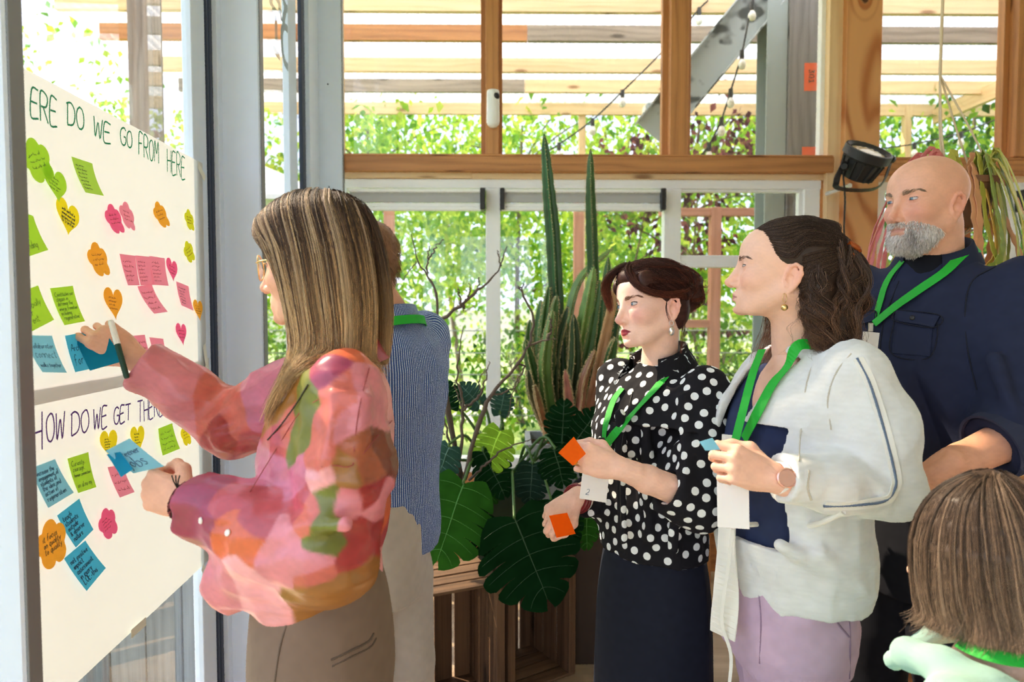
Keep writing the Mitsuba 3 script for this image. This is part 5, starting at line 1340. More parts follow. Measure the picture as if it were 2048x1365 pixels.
    for s in (1, -1):
        for f0 in np.linspace(.072, -.075, 16):
            for az in (.06, .30, .58, .86):
                P = [cap_pt(f0, az), cap_pt(f0 - .03 - .01 * az, min(az + .18, 1)), cap_pt(-.055 + .2 * f0, az + .22 + .1 * rng.random()), V(-.105, .022, .045 + .035 * (1 - az) + .01 * rng.normal()), V(-.122, .0, .04 + .03 * rng.normal())]
                G1.append(np.array(P) * [1, s, 1])
        for j in range(9):                                                 # swept fringe down to the cheekbone and back over the ear
            t = j / 8; z0 = .115 - .012 * t
            P = [V(.062 - .05 * t, .006, z0), V(.094 - .05 * t, .034, .086 - .008 * t), V(.087 - .03 * t, .062, .044 - .01 * t), V(.050 - .02 * t, .077, .022), V(.012 - .012 * t, .081, .018), V(-.030, .078, .024 - .006 * t), V(-.07, .062, .034)] if s > 0 else \
                [V(.066 - .03 * t, -.004, z0), V(.100 - .02 * t, -.032, .094), V(.108 - .02 * t, -.060, .060), V(.090 - .015 * t, -.074, .020), V(.074, -.080, -.012 + .01 * t)]
            G1.append(catmull(np.array(P), 7) if len(P) != 5 else np.array(P))
    A5 = [g for g in G1 if len(g) == 5]; A7 = [g for g in G1 if len(g) == 7]
    for q in knot * 2:                                                      # loops of the knot
        a0 = rng.uniform(0, 6.28); ax = unit(rng.normal(size=3)); u = unit(np.cross(ax, V(1, .3, .2))); w = np.cross(ax, u); r = rng.uniform(.022, .034)
        A5.append(np.array([V(*q) + r * (math.cos(a0 + b) * u + math.sin(a0 + b) * w) for b in np.linspace(0, 4.4, 5)]))
    hs = Skin(hb); m1, q1 = locks(A5, 30, (.006, .006), rng, K=14, r0=.0006, jit=.003, col=(c0, c1), var=.3, base=hs); m2, q2 = locks(A7, 80, (.006, .010), rng, K=16, r0=.0006, jit=.003, col=(c0 * 1.2, c1), var=.3)
    W = [[(-.11, .01, .06), (-.15, .01, .062 + d), (-.178, .0, .052 + 1.5 * d), (-.19, -.005, .06 + d), (-.185, -.01, .05 + d)] for d in (-.012, 0, .012)] + [[(.01, .079, .0), (.014, .080, -.02), (.006, .077, -.04), (.0, .075, -.05), (-.004, .074, -.058)], [(-.06, .05, -.03), (-.055, .052, -.06), (-.05, .05, -.09), (-.045, .052, -.12), (-.04, .05, -.135)], [(-.07, .03, -.03), (-.075, .035, -.06), (-.07, .034, -.085), (-.072, .03, -.10), (-.07, .03, -.12)]]
    m3, q3 = locks(np.array(W), 9, (.001, .004), rng, K=14, r0=.0005, jit=.004, col=(c0, c1 * 1.3), var=.2)
    obj('strands', moved(cat([m1, m2, m3]), MH), 'mat_hair', hk, color=np.vstack([q1, q2, q3]), kind='stuff')
    # earring, rings, bracelets
    e = to_world(MH, V(-.006, .071, -.052)); ek = obj('earring', trimesh.util.concatenate([tubes(np.array([[e + V(.006 * math.cos(a), 0, .006 * math.sin(a) - .004) for a in np.linspace(0, 6.28, 16)]]), .0011, 5), (lambda m: (m.apply_scale([.0075, .0065, .012]), m.apply_translation(e - V(0, 0, .024)), m)[2])(trimesh.creation.icosphere(2))]), 'mat_chrome', k, smooth=True)
    def ring_on(c, ax, r, t, m, n='ring', par=k):
        u = unit(np.cross(ax, V(.1, .2, 1))); w = np.cross(unit(ax), u); a = np.linspace(0, 2 * np.pi, 26)
        return obj(n, tubes(c + np.outer(np.cos(a), u) * r + np.outer(np.sin(a), w) * r, t, 8), m, par, smooth=True)
    kl = lambda x, y, z: to_world(ML, V(x, -y, z))
    for q in (.004, -.001, -.006): ring_on(kl(.102 * .92 + q * .5, .006, -.012 - q), kl(1, .0, -1.0) - kl(0, 0, 0), .0098, .0011, 'mat_chrome')
    rg = ring_on(kl(.094, -.016, -.014), kl(1, 0, -1.1) - kl(0, 0, 0), .0096, .0013, 'mat_gold'); st = trimesh.creation.icosphere(1, .0085); st.apply_translation(kl(.104, -.020, -.001)); mat('amber', srgb(206, 130, 20), .15); obj('stone', st, 'mat_amber', rg, label='large amber stone')
    ax = unit(eR - wR); mat('bangle_red', srgb(110, 22, 30), .2)
    for o, r, t, m in ((.004, .034, .0062, 'mat_bangle_red'), (.016, .035, .0068, 'mat_bangle_red'), (.028, .034, .005, 'mat_card')): ring_on(wR + ax * o, ax, r, t, m, 'bangle')
    return dict(key=k, hl=hl, hr=hr, ML=ML, MR=MR, sk=sk)
W3 = woman_dots()

# ------------------------------------------------------------------ woman in the cream cardigan
def woman_cardigan():
    skin_c = srgb(230, 186, 164)
    p = dict(skin=skin_c, iris=srgb(96, 104, 100), lips=srgb(186, 116, 114), lipk=.75, lipw=.8, brow_mat='dark', open=.62, neck=.050, jaw=1.12, nose=1.0, w=1.03, lash=.7, brow_n=40)
    MH = head_frame(at(1570, 541, 1.55), (-.935, .34), tilt=.115, scale=(1.13, 1.0, 1.0))
    C = V(.645, 1.57, 0); M = body_frame(C, (-.97, -.22)); L = lambda f, l, z: to_world(M, V(f, l, z))
    neckb = L(-.02, 0, 1.425)
    sL, sR = L(-.035, .165, 1.385), L(-.02, -.130, 1.370)
    eL, wL = at(1782, 978, 1.38), at(1548, 956, 1.31)
    eR, wR = L(.02, -.22, 1.10), at(1500, 955, 1.50)
    ML = hand_frame(wL, at(1452, 918, 1.30), (.12, -1, .32))
    hl = hand_mesh(ML, dict(index=(44, 58, 30, 3), middle=(54, 62, 32), ring=(60, 64, 32, -2), little=(62, 62, 30, -5), thumb=[(.018, .022, -.012), (.048, .046, -.028), (.078, .044, -.046), (.100, .036, -.056)]), True, .98, arm_to=wL + (eL - wL) * .5, arm_r=.036)
    MR = hand_frame(wR, at(1430, 915, 1.44), (-.2, 1, .35)); hr = hand_mesh(MR, PINCH, False, .95, .003, arm_to=wR + (eR - wR) * .5, arm_r=.034)
    k, hm = make_person('woman in a cream cardigan and lilac trousers in front of the bald man', p, MH, neckb, [(sL, eL, wL + (eL - wL) * .4), (sR, eR, wR + (eR - wR) * .4)], [hl, hr], [L(0, 0, 1.3), L(0, 0, 1.0)], .0022, unit([1, 0, .02]))
    # navy top
    Tp = Field(); body_loft(Tp, M, [(.95, -.006, 0, .138, .16), (1.05, .0, 0, .136, .162), (1.18, .01, 0, .140, .164), (1.28, .004, 0, .122, .166), (1.36, -.015, 0, .086, .14), (1.39, -.02, 0, .065, .10)])
    Tp.ell(L(.10, 0, 1.36), (.075, .075, .075), .03, -1);
    tp = taubin(Tp.mesh(.007, disp=lambda P: folds(P, .004, 14, 71, (1, 1, .3))), 3); tk = obj('top', tp, 'mat_cloth', k, color=shade(tp.vertices, srgb(44, 54, 86), .08, 50, 3), label='navy blue top under the cardigan')
    # cardigan, open at the front
    G = Field()
    body_loft(G, M, [(.870, -.02, 0, .152, .178), (.90, -.02, 0, .160, .185), (.98, -.01, 0, .166, .190), (1.05, .0, 0, .160, .186), (1.18, .01, 0, .164, .188), (1.28, .005, 0, .146, .192), (1.36, -.015, 0, .112, .182), (1.41, -.025, 0, .078, .130), (1.445, -.03, 0, .060, .072)])
    body_loft(G, M, [(.78, -.02, 0, .138, .164), (.90, -.02, 0, .147, .172), (.98, -.01, 0, .153, .177), (1.05, .0, 0, .147, .173), (1.18, .01, 0, .151, .175), (1.28, .005, 0, .133, .179), (1.36, -.015, 0, .098, .168), (1.41, -.025, 0, .066, .117), (1.46, -.03, 0, .050, .060)], .006, -1)
    fx, fy = M[:3, 0], M[:3, 1]
    def opening(x, y, z):
        px, py = x - C[0], y - C[1]; f = px * fx[0] + py * fx[1]; l = px * fy[0] + py * fy[1]
        hw = np.interp(z.ravel(), [.80, .95, 1.10, 1.25, 1.38, 1.46], [.074, .056, .044, .052, .078, .11]).reshape(z.shape)
        return np.maximum(np.abs(l + np.interp(z, [.9, 1.1, 1.3], [.035, .028, .012])) - hw, .03 - f)
    G.op(opening, C + V(-.3, -.3, .8), C + V(.3, .3, 1.5), .006, -1)
    G.chain([sL, (sL + eL) / 2 + V(.006, 0, 0), eL], (.070, .074, .058), .04); c1 = eL + (wL - eL) * .97
    G.chain([eL, eL + (wL - eL) * .5, c1], (.057, .052, .046), .03); flat_end(G, eL + (wL - eL) * .93, wL - eL, .1); cuff_hole(G, eL + (wL - eL) * .95, eL, .037)
    G.chain([sR, eR, eR + (wR - eR) * .9], (.052, .058, .046), .03); flat_end(G, eR + (wR - eR) * .86, wR - eR, .1)
    for a_, b_, r_ in (((1600, 960, 1.33), (1660, 1010, 1.31), .009), ((1640, 940, 1.34), (1720, 1000, 1.31), .010), ((1700, 930, 1.33), (1770, 990, 1.31), .011), ((1560, 1090, 1.38), (1720, 1180, 1.40), .014), ((1640, 1110, 1.38), (1740, 1190, 1.42), .012)): G.cap(at(*a_), at(*b_), r_, r_ * .6, .018)
    cd = taubin(G.mesh(.0050, disp=lambda P: folds(P, .0040, 13, 81, (1, 1, .5)) + folds(P, .0016, 40, 82, (1, 1, .6))), 2)
    cc = shade(cd.vertices, srgb(214, 217, 218), .05, 40, 5) * (1 + .10 * vnoise(np.array(cd.vertices) * [1, 1, 4], 55, 9)[:, None])
    ck = obj('cardigan', cd, 'mat_cloth', k, color=np.clip(cc, 0, 1), label='cream knitted cardigan worn open and tied at the waist')
    sk = Skin(cd)
    seam('front_band', sk, [(1622, 672), (1570, 720), (1535, 790), (1512, 870), (1503, 905)], .0042, 'mat_cream', ck, off=.001, sides=8)
    seam('side_seam', sk, [(1640, 690), (1612, 760), (1602, 860), (1600, 920)], .0016, 'mat_cream_dark', ck); seam('armhole_seam', sk, [(1702, 705), (1672, 745), (1655, 800), (1662, 860)], .0016, 'mat_cream_dark', ck)
    arm = [(1716, 716), (1742, 770), (1770, 860), (1792, 950), (1793, 980), (1772, 1004), (1726, 1012), (1650, 1016)]
    strap('trim_strip', sk, arm, .020, 'mat_cream', ck, off=.001, n=60, th=.002); seam('stitching', sk, [(q[0] - 2, q[1]) for q in arm], .0026, 'mat_stitch', ck, n=60, off=.0035)
    strap('cuff_band', sk, [(1622, 940), (1618, 975), (1624, 1005)], .004, 'mat_cream_dark', ck, off=.0005, n=14)
    P, N = see(sk, [(1560, 1048), (1620, 1052), (1690, 1030)], .003); P = np.vstack([at(1452, 1052, 1.44), at(1500, 1050, 1.42), P]); tie = obj('tie_belt', tubes(catmull(P, 40), .0055, 8, cap=True), 'mat_cream', ck, smooth=True)
    obj('tie_end', ribbon(catmull([at(1466, 1058, 1.44), at(1456, 1140, 1.45), at(1444, 1240, 1.46), at(1462, 1310, 1.46), at(1458, 1380, 1.46)], 24), np.tile(V(-.5, -1, 0), (24, 1)), .007, .003), 'mat_cream', ck, smooth=False)
    # hanging front panel corner
    pv = [at(1458, 870, 1.52), at(1456, 1000, 1.51), at(1454, 1100, 1.49), at(1452, 1190, 1.48), at(1446, 1272, 1.48)]
    obj('front_panel', ribbon(catmull(pv, 30), np.array([unit(V(-.9 + .5 * math.sin(i * .35), -1, 0)) for i in range(30)]), np.linspace(.03, .062, 30), .004), 'mat_cream', ck, smooth=False)
    # trousers
    H = C[:2] + V(.005, 0.02); TF = trousers_field(H, [H + V(-.02, -.105), H + V(.02, .105)], 1.0, ((.125, .165), (.150, .182), .108, .085, .08))
    t = taubin(TF.mesh(.0075, disp=lambda P: folds(P, .004, 12, 91, (1, 1, 1.6))), 3); tk = obj('trousers', t, 'mat_cloth', k, color=shade(t.vertices, srgb(190, 164, 188), .05, 50, 3), label='lilac trousers'); ts = Skin(t)
    seam('pocket_seam', ts, [(1662, 1212), (1680, 1250), (1705, 1278)], .0022, 'mat_lilac_dark', tk); seam('side_seam', ts, [(1704, 1222), (1708, 1290), (1706, 1362)], .0016, 'mat_lilac_dark', tk); seam('fly_seam', ts, [(1512, 1160), (1520, 1240), (1516, 1330)], .0016, 'mat_lilac_dark', tk)
    for q in (H + V(-.02, -.105), H + V(.02, .105)): shoe(q, (-.95, -.2), k, 'mat_card')
    # lanyard
    P1, N1 = see(Skin(cat([cd, tp])), [(1575, 735), (1545, 770), (1515, 830), (1490, 880)], .008); P1 = np.vstack([L(-.085, .02, 1.45), L(-.050, .070, 1.435), at(1600, 690, 1.475), P1]); N1 = np.vstack([L(-1, .2, .5) - L(0, 0, 0), L(-.2, .8, .6) - L(0, 0, 0), V(-.2, -1, .5), N1])
    lk = obj('lanyard', ribbon(catmull(P1, 50), catmull(N1, 50), .024), LANY, k, smooth=False, label='green lanyard over the cream cardigan')
    obj('strap', ribbon(catmull([at(1524, 700, 1.56), at(1505, 750, 1.50), at(1484, 830, 1.46), at(1470, 885, 1.44)], 30), np.tile(V(-.7, -.8, .1), (30, 1)), .018), LANY, lk, smooth=False)
    obj('clip', moved(rbox((.020, .006, .022), .002), frame_mat(V(1, 0, 0), V(0, 1, 0), V(0, 0, 1), at(1468, 893, 1.42))), 'mat_black_plastic', lk)
    card('badge', at(1466, 1005, 1.37), (-.35, -1, .05), (-.03, 0, 1), .062, .105, lk, label='white name card hanging below the hand')
    # hair
    rng = np.random.default_rng(37); c0, c1 = srgb(66, 50, 42), srgb(112, 80, 60)
    HF = Field(); HF.ell((-.016, 0, .038), (.096, .0765, .083), .01); HF.ell((-.055, 0, -.02), (.050, .066, .062), .03)
    HF.ell((.125, 0, -.022), (.075, .085, .090), .012, -1); HF.ell((.088, .072, .002), (.062, .046, .062), .012, -1, sym=True); HF.ell((.030, .080, -.040), (.050, .034, .050), .014, -1, sym=True); HF.ell((-.012, .085, -.028), (.022, .024, .038), .008, -1, sym=True)
    tail = [(-.092, .0, .05), (-.112, .005, .01), (-.115, .01, -.04), (-.105, .015, -.09), (-.105, .02, -.14), (-.115, .02, -.19), (-.125, .02, -.225)]
    HF.chain(tail, (.026, .028, .030, .032, .028, .022, .012), .02); HF.chain([(-.06, .05, -.02), (-.07, .055, -.09), (-.08, .05, -.15)], (.022, .024, .014), .02)
    hb = taubin(HF.mesh(.004), 5); hs = Skin(hb); hv = np.array(hb.vertices); hk = obj('hair', moved(hb, MH), 'mat_hair', k, color=np.clip(c0 * .7 * np.exp(.5 * vnoise(hv * [.3, 1, 1], 140, 4)[:, None]), 0, 1))
    G1 = []
    for s in (1, -1):
        for j in range(26):                                                # combed back from the hairline to the clip
            t = j / 25; a = t * 1.62; f_ = .070 - .052 * t ** 1.2; kk = math.sqrt(1 - ((f_ + .012) / .094) ** 2); r = np.array([f_, .074 * kk * math.sin(a), .034 + .082 * kk * math.cos(a)])
            G1.append(np.array([r, [r[0] - .03, min(.0795, r[1] * 1.03 + .006), r[2] + .012 - .018 * t], [-.028, .078 * math.sin(a * .92), .048 + .074 * math.cos(a * .92)], [-.070, .055 * math.sin(a * .9), .052 + .046 * math.cos(a * .9)], [-.100, .016 * math.sin(a), .050 + .012 * math.cos(a)]]) * [1, s, 1])
    for s in (1, -1):
        for j in range(14):                                                # from behind the ear back and up to the clip
            t = j / 13; G1.append(np.array([[-.028 - .004 * t, .074, .030 - .075 * t], [-.050, .068, .040 - .070 * t], [-.078, .050, .050 - .050 * t], [-.098, .022, .052 - .02 * t], [-.108, .004, .05]]) * [1, s, 1])
    for j in range(16):
        f0 = -.03 - .05 * j / 15; G1.append(np.array([[f0 + .100, .020 * (j % 3 - 1), .076 + .55 * (-.03 - f0)], [f0 + .050, .022 * (j % 3 - 1), .106 + .2 * (-.03 - f0)], [f0 - .01, .02 * (j % 3 - 1), .108], [-.080, .012 * (j % 3 - 1), .082], [-.102, .006 * (j % 3 - 1), .055]]))
    m1, q1 = locks(G1, 34, (.0045, .006), rng, K=14, r0=.0006, jit=.004, col=(c0 * 1.15, c0), var=.32, base=hs)
    CU = []
    for j in range(46):                                                    # curls of the loose lengths
        b = catmull(np.array(tail) + rng.normal(size=(1, 3)) * [.018, .026, .006], 40) if j < 34 else catmull(np.array([(-.045, .066, -.0), (-.055, .068, -.05), (-.06, .064, -.10), (-.072, .058, -.14), (-.085, .05, -.19)]) + rng.normal(size=(1, 3)) * .008, 40)
        t = np.linspace(0, 1, 40); ph, fr, am = rng.uniform(0, 6.28), rng.uniform(2.2, 4.0), rng.uniform(.007, .019)
        CU.append(b + np.stack([np.cos(ph + 6.28 * fr * t), np.sin(ph + 6.28 * fr * t), .3 * np.cos(ph + 3 * t)], 1) * (am * np.clip(t * 2.5, 0, 1))[:, None])
    m2, q2 = locks(CU, 22, (.003, .007), rng, K=40, r0=.0006, jit=.004, col=(c0, c1), var=.3, base=hs, lift=(.0, .008))
    FL = [b + np.linspace(0, 1, 40)[:, None] ** 1.5 * rng.normal(size=3) * [.035, .035, .02] for b in CU]
    m3, q3 = locks(FL, 4, (.004, .010), rng, K=40, r0=.0004, jit=.008, col=(c0, c1), var=.2)
    obj('strands', moved(cat([m1, m2, m3]), MH), 'mat_hair', hk, color=np.vstack([q1, q2, q3]), kind='stuff')
    fr_ = [[(.03, -.07, -.02), (.02, -.075, -.08), (.015, -.08, -.13), (.025, -.085, -.19), (.03, -.085, -.23)], [(.01, -.075, -.02), (.0, -.08, -.08), (-.005, -.085, -.13), (.01, -.09, -.20), (.02, -.09, -.24)]]
    m4, q4 = locks([np.array(f) + rng.normal(size=(1, 3)) * .006 for f in fr_ for _ in range(5)], 14, (.004, .010), rng, K=30, r0=.0005, jit=.008, col=(c0, c1), var=.3); obj('loose_lock', moved(m4, MH), 'mat_hair', hk, color=q4)
    mat('tortoise', srgb(150, 70, 24), .2); m = trimesh.util.concatenate([tubes(catmull([(-.104, .03, .07), (-.122, .022, .060), (-.126, .0, .052), (-.120, -.02, .052)], 12), .006, 8, cap=True), tubes(catmull([(-.104, .034, .048), (-.120, .026, .042), (-.124, .0, .04)], 12), .005, 8, cap=True)]); obj('hair_clip', moved(m, MH), 'mat_tortoise', k, smooth=True, label='tortoiseshell hair clip')
    e = to_world(MH, V(-.004, .072, -.056)); u = M[:3, 0]
    m1 = tubes(np.array([[e + u * .0045 * math.cos(a) + V(0, 0, .010 * math.sin(a) - .008) for a in np.linspace(0, 6.28, 20)]]), .0008, 5); m2 = trimesh.creation.icosphere(2, .0075); m2.apply_translation(e - V(0, 0, .028)); obj('earring', cat([m1, m2]), 'mat_gold', k, smooth=True)
    # wristwatch
    ax = unit(eL - wL); cw = wL + ax * .012; u = unit(np.cross(ax, V(0, 0, 1))); w = np.cross(ax, u); a = np.linspace(0, 2 * np.pi, 40)
    wk = f'{k}__wristwatch'; labels[wk] = {'label': 'rose gold wristwatch with a pale round dial'}
    obj('strap', ribbon(cw + np.outer(np.cos(a), u) * .0315 + np.outer(np.sin(a), w) * .030, np.outer(np.cos(a), u) + np.outer(np.sin(a), w), .014, .0015), 'mat_card', wk, smooth=False)
    fn = unit(V(.0, -1, .25)); fc = cw + fn * .0345
    mat('rose', srgb(226, 178, 166), .25, metallic=.8); mat('dial', srgb(196, 150, 132), .4)
    obj('case', lathe([[0, -.004], [.0175, -.004], [.019, 0], [.019, .004], [.0165, .0055], [.0160, .0045], [0, .0045]], 32, fn, fc), 'mat_rose', wk); obj('dial', lathe([[0, .0046], [.0155, .0046], [.0155, .0049], [0, .0049]], 28, fn, fc), 'mat_dial', wk)
    return dict(key=k, hl=hl, ML=ML)
mat('cream', srgb(222, 222, 216), .85); mat('cream_dark', srgb(186, 182, 170), .9); mat('stitch', srgb(92, 108, 132), .9); mat('lilac_dark', srgb(140, 116, 142), .9)
W4 = woman_cardigan()

# ------------------------------------------------------------------ bald man in the navy overshirt
def man_navy():
    skin_c = srgb(222, 168, 142)
    p = dict(skin=skin_c, iris=srgb(110, 150, 170), lips=srgb(186, 118, 108), lipk=.8, lipw=.75, male=1, jaw=1.12, neck=.060, w=1.05, brow_mat='grey', nose=1.12, open=.8, blush=1.1, stubble=.35, scalp=.35, flush=srgb(206, 122, 104), arm_tint=[.94, .87, .83], lash=.5)
    MH = head_frame(at(1853, 405, 1.735), (-.955, -.29), tilt=.0, scale=(1.04, 1.03, 1.03))
    C = V(1.075, 1.76, 0); M = body_frame(C, (-.80, -.60)); L = lambda f, l, z: to_world(M, V(f, l, z))
    neckb = L(-.02, 0, 1.645)
    sL, sR = L(-.02, .20, 1.565), L(-.02, -.195, 1.565)
    eL, wL = at(2040, 868, 1.50), at(1868, 948, 1.46)
    eR, wR = L(.02, -.26, 1.27), at(1800, 985, 1.66)
    ML = hand_frame(wL, at(1800, 1000, 1.47), (.35, -1, .2)); hl = hand_mesh(ML, RELAX, True, 1.06, arm_to=wL + (eL - wL) * .9, arm_r=.044)
    MR = hand_frame(wR, at(1850, 1015, 1.56), (-.6, -.8, .2)); hr = hand_mesh(MR, RELAX, False, 1.04, .003, arm_to=wR + (eR - wR) * .5, arm_r=.04)
    k, hm = make_person('tall bald man with a grey beard in a navy overshirt', p, MH, neckb, [(sL, eL, wL + (eL - wL) * .3), (sR, eR, wR + (eR - wR) * .3)], [hl, hr], [L(0, 0, 1.45), L(0, 0, 1.1)], .0023, unit([1, -.10, -.04]))
    navy = srgb(36, 42, 66)
    Tt = Field(); body_loft(Tt, M, [(1.40, .01, 0, .10, .10), (1.58, .0, 0, .075, .09), (1.66, -.012, 0, .066, .070)]); m = taubin(Tt.mesh(.007), 3); obj('undershirt', m, 'mat_cloth', k, color=srgb(20, 22, 30))
    G = Field()
    body_loft(G, M, [(.985, .015, 0, .138, .185), (1.05, .02, 0, .150, .192), (1.2, .02, 0, .152, .196), (1.36, .01, 0, .146, .208), (1.48, -.005, 0, .128, .210), (1.57, -.015, 0, .100, .185), (1.63, -.02, 0, .076, .110), (1.66, -.02, 0, .066, .075)])
    for s_, e_, w_ in ((sL, eL, wL), (sR, eR, wR)):
        G.chain([s_, (s_ + e_) / 2, e_], (.082, .082, .076), .04); G.chain([e_, e_ + (w_ - e_) * .22], (.076, .070), .03); flat_end(G, e_ + (w_ - e_) * .30, w_ - e_, .12); cuff_hole(G, e_ + (w_ - e_) * .32, e_, .052, .02)
    G.cap(L(.085, 0, 1.72), L(.16, 0, 1.50), .034, .004, .015, -1)
    for a_, b_, r_ in (((1990, 720, 1.50), (2030, 830, 1.45), .014),): G.cap(at(*a_), at(*b_), r_, r_ * .7, .02)
    sh = taubin(G.mesh(.0058, disp=lambda P: folds(P, .0042, 10, 101, (1, 1, .5)) + folds(P, .0018, 26, 102, (1, 1, .6))), 3)
    bk = obj('overshirt', sh, 'mat_cloth', k, color=shade(sh.vertices, navy, .08, 60, 3)); sk = Skin(sh)
    cm = M @ np.array([[1, 0, 0, -.02], [0, 1, 0, 0], [0, 0, 1, 0], [0, 0, 0, 1.0]])
    cl = collar(cm, .070, .076, 1.660, .050, .052, .55, flare=.020, drop=.062, point=.045); obj('collar', cl, 'mat_cloth', k, color=navy * .95)
    def patch(name, pix, off, par=bk, shade_=1.0):
        P, N = see(sk, pix, off); n = N.mean(0); cen = P.mean(0)
        g = []
        q = [P[i] for i in range(4)]
        for i in range(8):
            for j in range(8):
                s, t = i / 7, j / 7; g.append((q[0] * (1 - s) + q[1] * s) * (1 - t) + (q[3] * (1 - s) + q[2] * s) * t)
        Q = sk.put(np.array(g), off)[0]; i, j = np.meshgrid(np.arange(7), np.arange(7), indexing='ij'); f = np.stack([i * 8 + j, (i + 1) * 8 + j, (i + 1) * 8 + j + 1, i * 8 + j + 1], -1).reshape(-1, 4)
        m = tm(Q, np.vstack([f[:, [0, 1, 2]], f[:, [0, 2, 3]]])); m2 = m.copy(); m2.vertices = Q - n * (off + .004); 
        b = [i * 8 for i in range(8)] + [56 + j for j in range(1, 8)] + [(7 - i) * 8 + 7 for i in range(1, 8)] + [7 - j for j in range(1, 7)]
        ex = [[b[i], b[(i + 1) % len(b)], 64 + b[i]] for i in range(len(b))] + [[b[(i + 1) % len(b)], 64 + b[(i + 1) % len(b)], 64 + b[i]] for i in range(len(b))]
        m = tm(np.vstack([Q, m2.vertices]), np.vstack([m.faces, np.array(ex)]))
        pk_ = obj(name, m, 'mat_cloth', par, color=navy * shade_)
        seam('stitched_edge', Skin(tm(Q, f[:, :3])) if False else sk, [pix[i] for i in (0, 1, 2, 3, 0)], .0014, 'mat_navy_dark', pk_, n=60, off=off + .0005)
        return pk_
    patch('pocket', [(1790, 632), (1868, 632), (1860, 714), (1782, 706)], .003, shade_=1.05); fk = patch('pocket_flap', [(1792, 620), (1880, 632), (1868, 656), (1790, 642)], .007, shade_=1.1)
    P, N = see(sk, [(1826, 637)], .0085); button(P[0], N[0], .006, 'mat_black_plastic', fk)
    patch('pocket_flap', [(1722, 620), (1750, 622), (1748, 640), (1722, 648)], .006)
    seam('shoulder_seam', sk, [(1985, 520), (1945, 560), (1930, 620), (1935, 700), (1948, 780)], .0016, 'mat_navy_dark', bk); seam('placket_seam', sk, [(1795, 560), (1765, 640), (1755, 720)], .0014, 'mat_navy_dark', bk)
    P, N = see(sk, [(1772, 622)], .001); button(P[0], N[0], .006, 'mat_black_plastic', bk)
    ce = eL + (wL - eL) * .25; ax = unit(wL - eL); u = unit(np.cross(ax, V(0, 0, 1))); w = np.cross(ax, u); a = np.linspace(0, 2 * np.pi, 40)
    obj('rolled_cuff', ribbon(ce + np.outer(np.cos(a), u) * .072 + np.outer(np.sin(a), w) * .070, np.outer(np.cos(a), u) + np.outer(np.sin(a), w), .05, .006), 'mat_navy', bk, smooth=False)
    # lanyard
    P1, N1 = see(sk, [(1930, 505), (1890, 545), (1840, 580), (1790, 615), (1748, 648)], .008); P1 = np.vstack([L(-.095, .03, 1.685), L(-.06, .085, 1.675), P1]); N1 = np.vstack([L(-1, .2, .5) - L(0, 0, 0), L(-.2, .8, .6) - L(0, 0, 0), N1])
    lk = obj('lanyard', ribbon(catmull(P1, 60), catmull(N1, 60), .022), LANY, k, smooth=False, label='green lanyard over the navy overshirt')
    strap('strap', sk, [(1802, 520), (1775, 555), (1758, 605), (1746, 650)], .017, LANY, lk, off=.004)
    e = see(sk, [(1744, 656)], .012)[0][0]; obj('clip', moved(rbox((.012, .006, .024), .002), frame_mat(V(1, 0, 0), V(0, 1, 0), V(0, 0, 1), e)), 'mat_chrome', lk)
    card('badge', at(1740, 686, 1.655), (-.45, -1, .1), (.10, 0, 1), .036, .052, lk, label='white name card below the lanyard clip')
    H = C[:2] + V(-.02, .0); TF = trousers_field(H, [H + V(.06, -.09), H + V(-.06, .09)], 1.08, ((.12, .165), (.135, .175), .102, .080, .08)); t = taubin(TF.mesh(.008, disp=lambda P: folds(P, .004, 9, 111, (1, 1, .6))), 3)
    obj('trousers', t, 'mat_cloth', k, color=shade(t.vertices, srgb(26, 28, 36), .12, 50, 3))
    for q in (H + V(.06, -.09), H + V(-.06, .09)): shoe(q, (-.8, -.6), k, 'mat_black_plastic')
    # beard
    rng = np.random.default_rng(45); v = np.array(hm.vertices); n = meshkit.arrays(hm, True)[2]; a = np.abs(v[:, 1])
    line = np.interp(v[:, 0], [.0, .02, .045, .060, .075, .10], [-.085, -.072, -.062, -.058, -.051, -.0535])
    lipz = (np.abs(v[:, 2] + .0738) < .0085) & (a < .021) & (v[:, 0] > .07)
    ok = (v[:, 2] < line) & (v[:, 0] > -.004) & (v[:, 2] > -.122) & ~lipz & ~((v[:, 0] < .02) & (v[:, 2] < -.085)) & ~((v[:, 0] > .094) & (v[:, 2] > -.055))
    idx = np.flatnonzero(ok); i = rng.choice(idx, 5200); P, N = v[i], n[i]
    L_ = np.interp(P[:, 2], [-.115, -.09, -.06, -.045], [.022, .017, .008, .004])[:, None] * np.where((P[:, 2] > -.069) & (P[:, 0] > .07), .75, 1)[:, None] * rng.uniform(.7, 1.2, (len(P), 1)) * np.clip((P[:, 0:1] + .01) / .03, .25, 1)
    d = V(.25, 0, -1) + N * .55 + rng.normal(size=P.shape) * .22 + np.stack([0 * a[i], np.sign(P[:, 1]) * .25 * (P[:, 2] > -.066), 0 * a[i]], 1); d /= np.linalg.norm(d, axis=1, keepdims=True)
    S = np.stack([P - N * .001, P + d * L_ * .5 + N * .002, P + d * L_], 1)
    dark = np.exp(-((np.abs(P[:, 1]) - .032) / .010) ** 2 - ((P[:, 2] + .085) / .02) ** 2) * .8 + (P[:, 2] > -.066) * .25
    c = np.array([srgb(226, 220, 216)]) * np.exp(rng.normal(0, .3, (len(P), 1)) - 1.2 * dark[:, None] * rng.random((len(P), 1))); obj('beard', moved(tubes(S, np.array([.0007, .0006, .0003]), 3), MH), 'mat_hair', k, color=np.clip(np.repeat(c, 9, axis=0), 0, 1), label='short grey beard')
    return dict(key=k)
mat('navy', srgb(36, 42, 66), .85); mat('navy_dark', srgb(22, 26, 42), .9)
man_key = man_navy()['key']

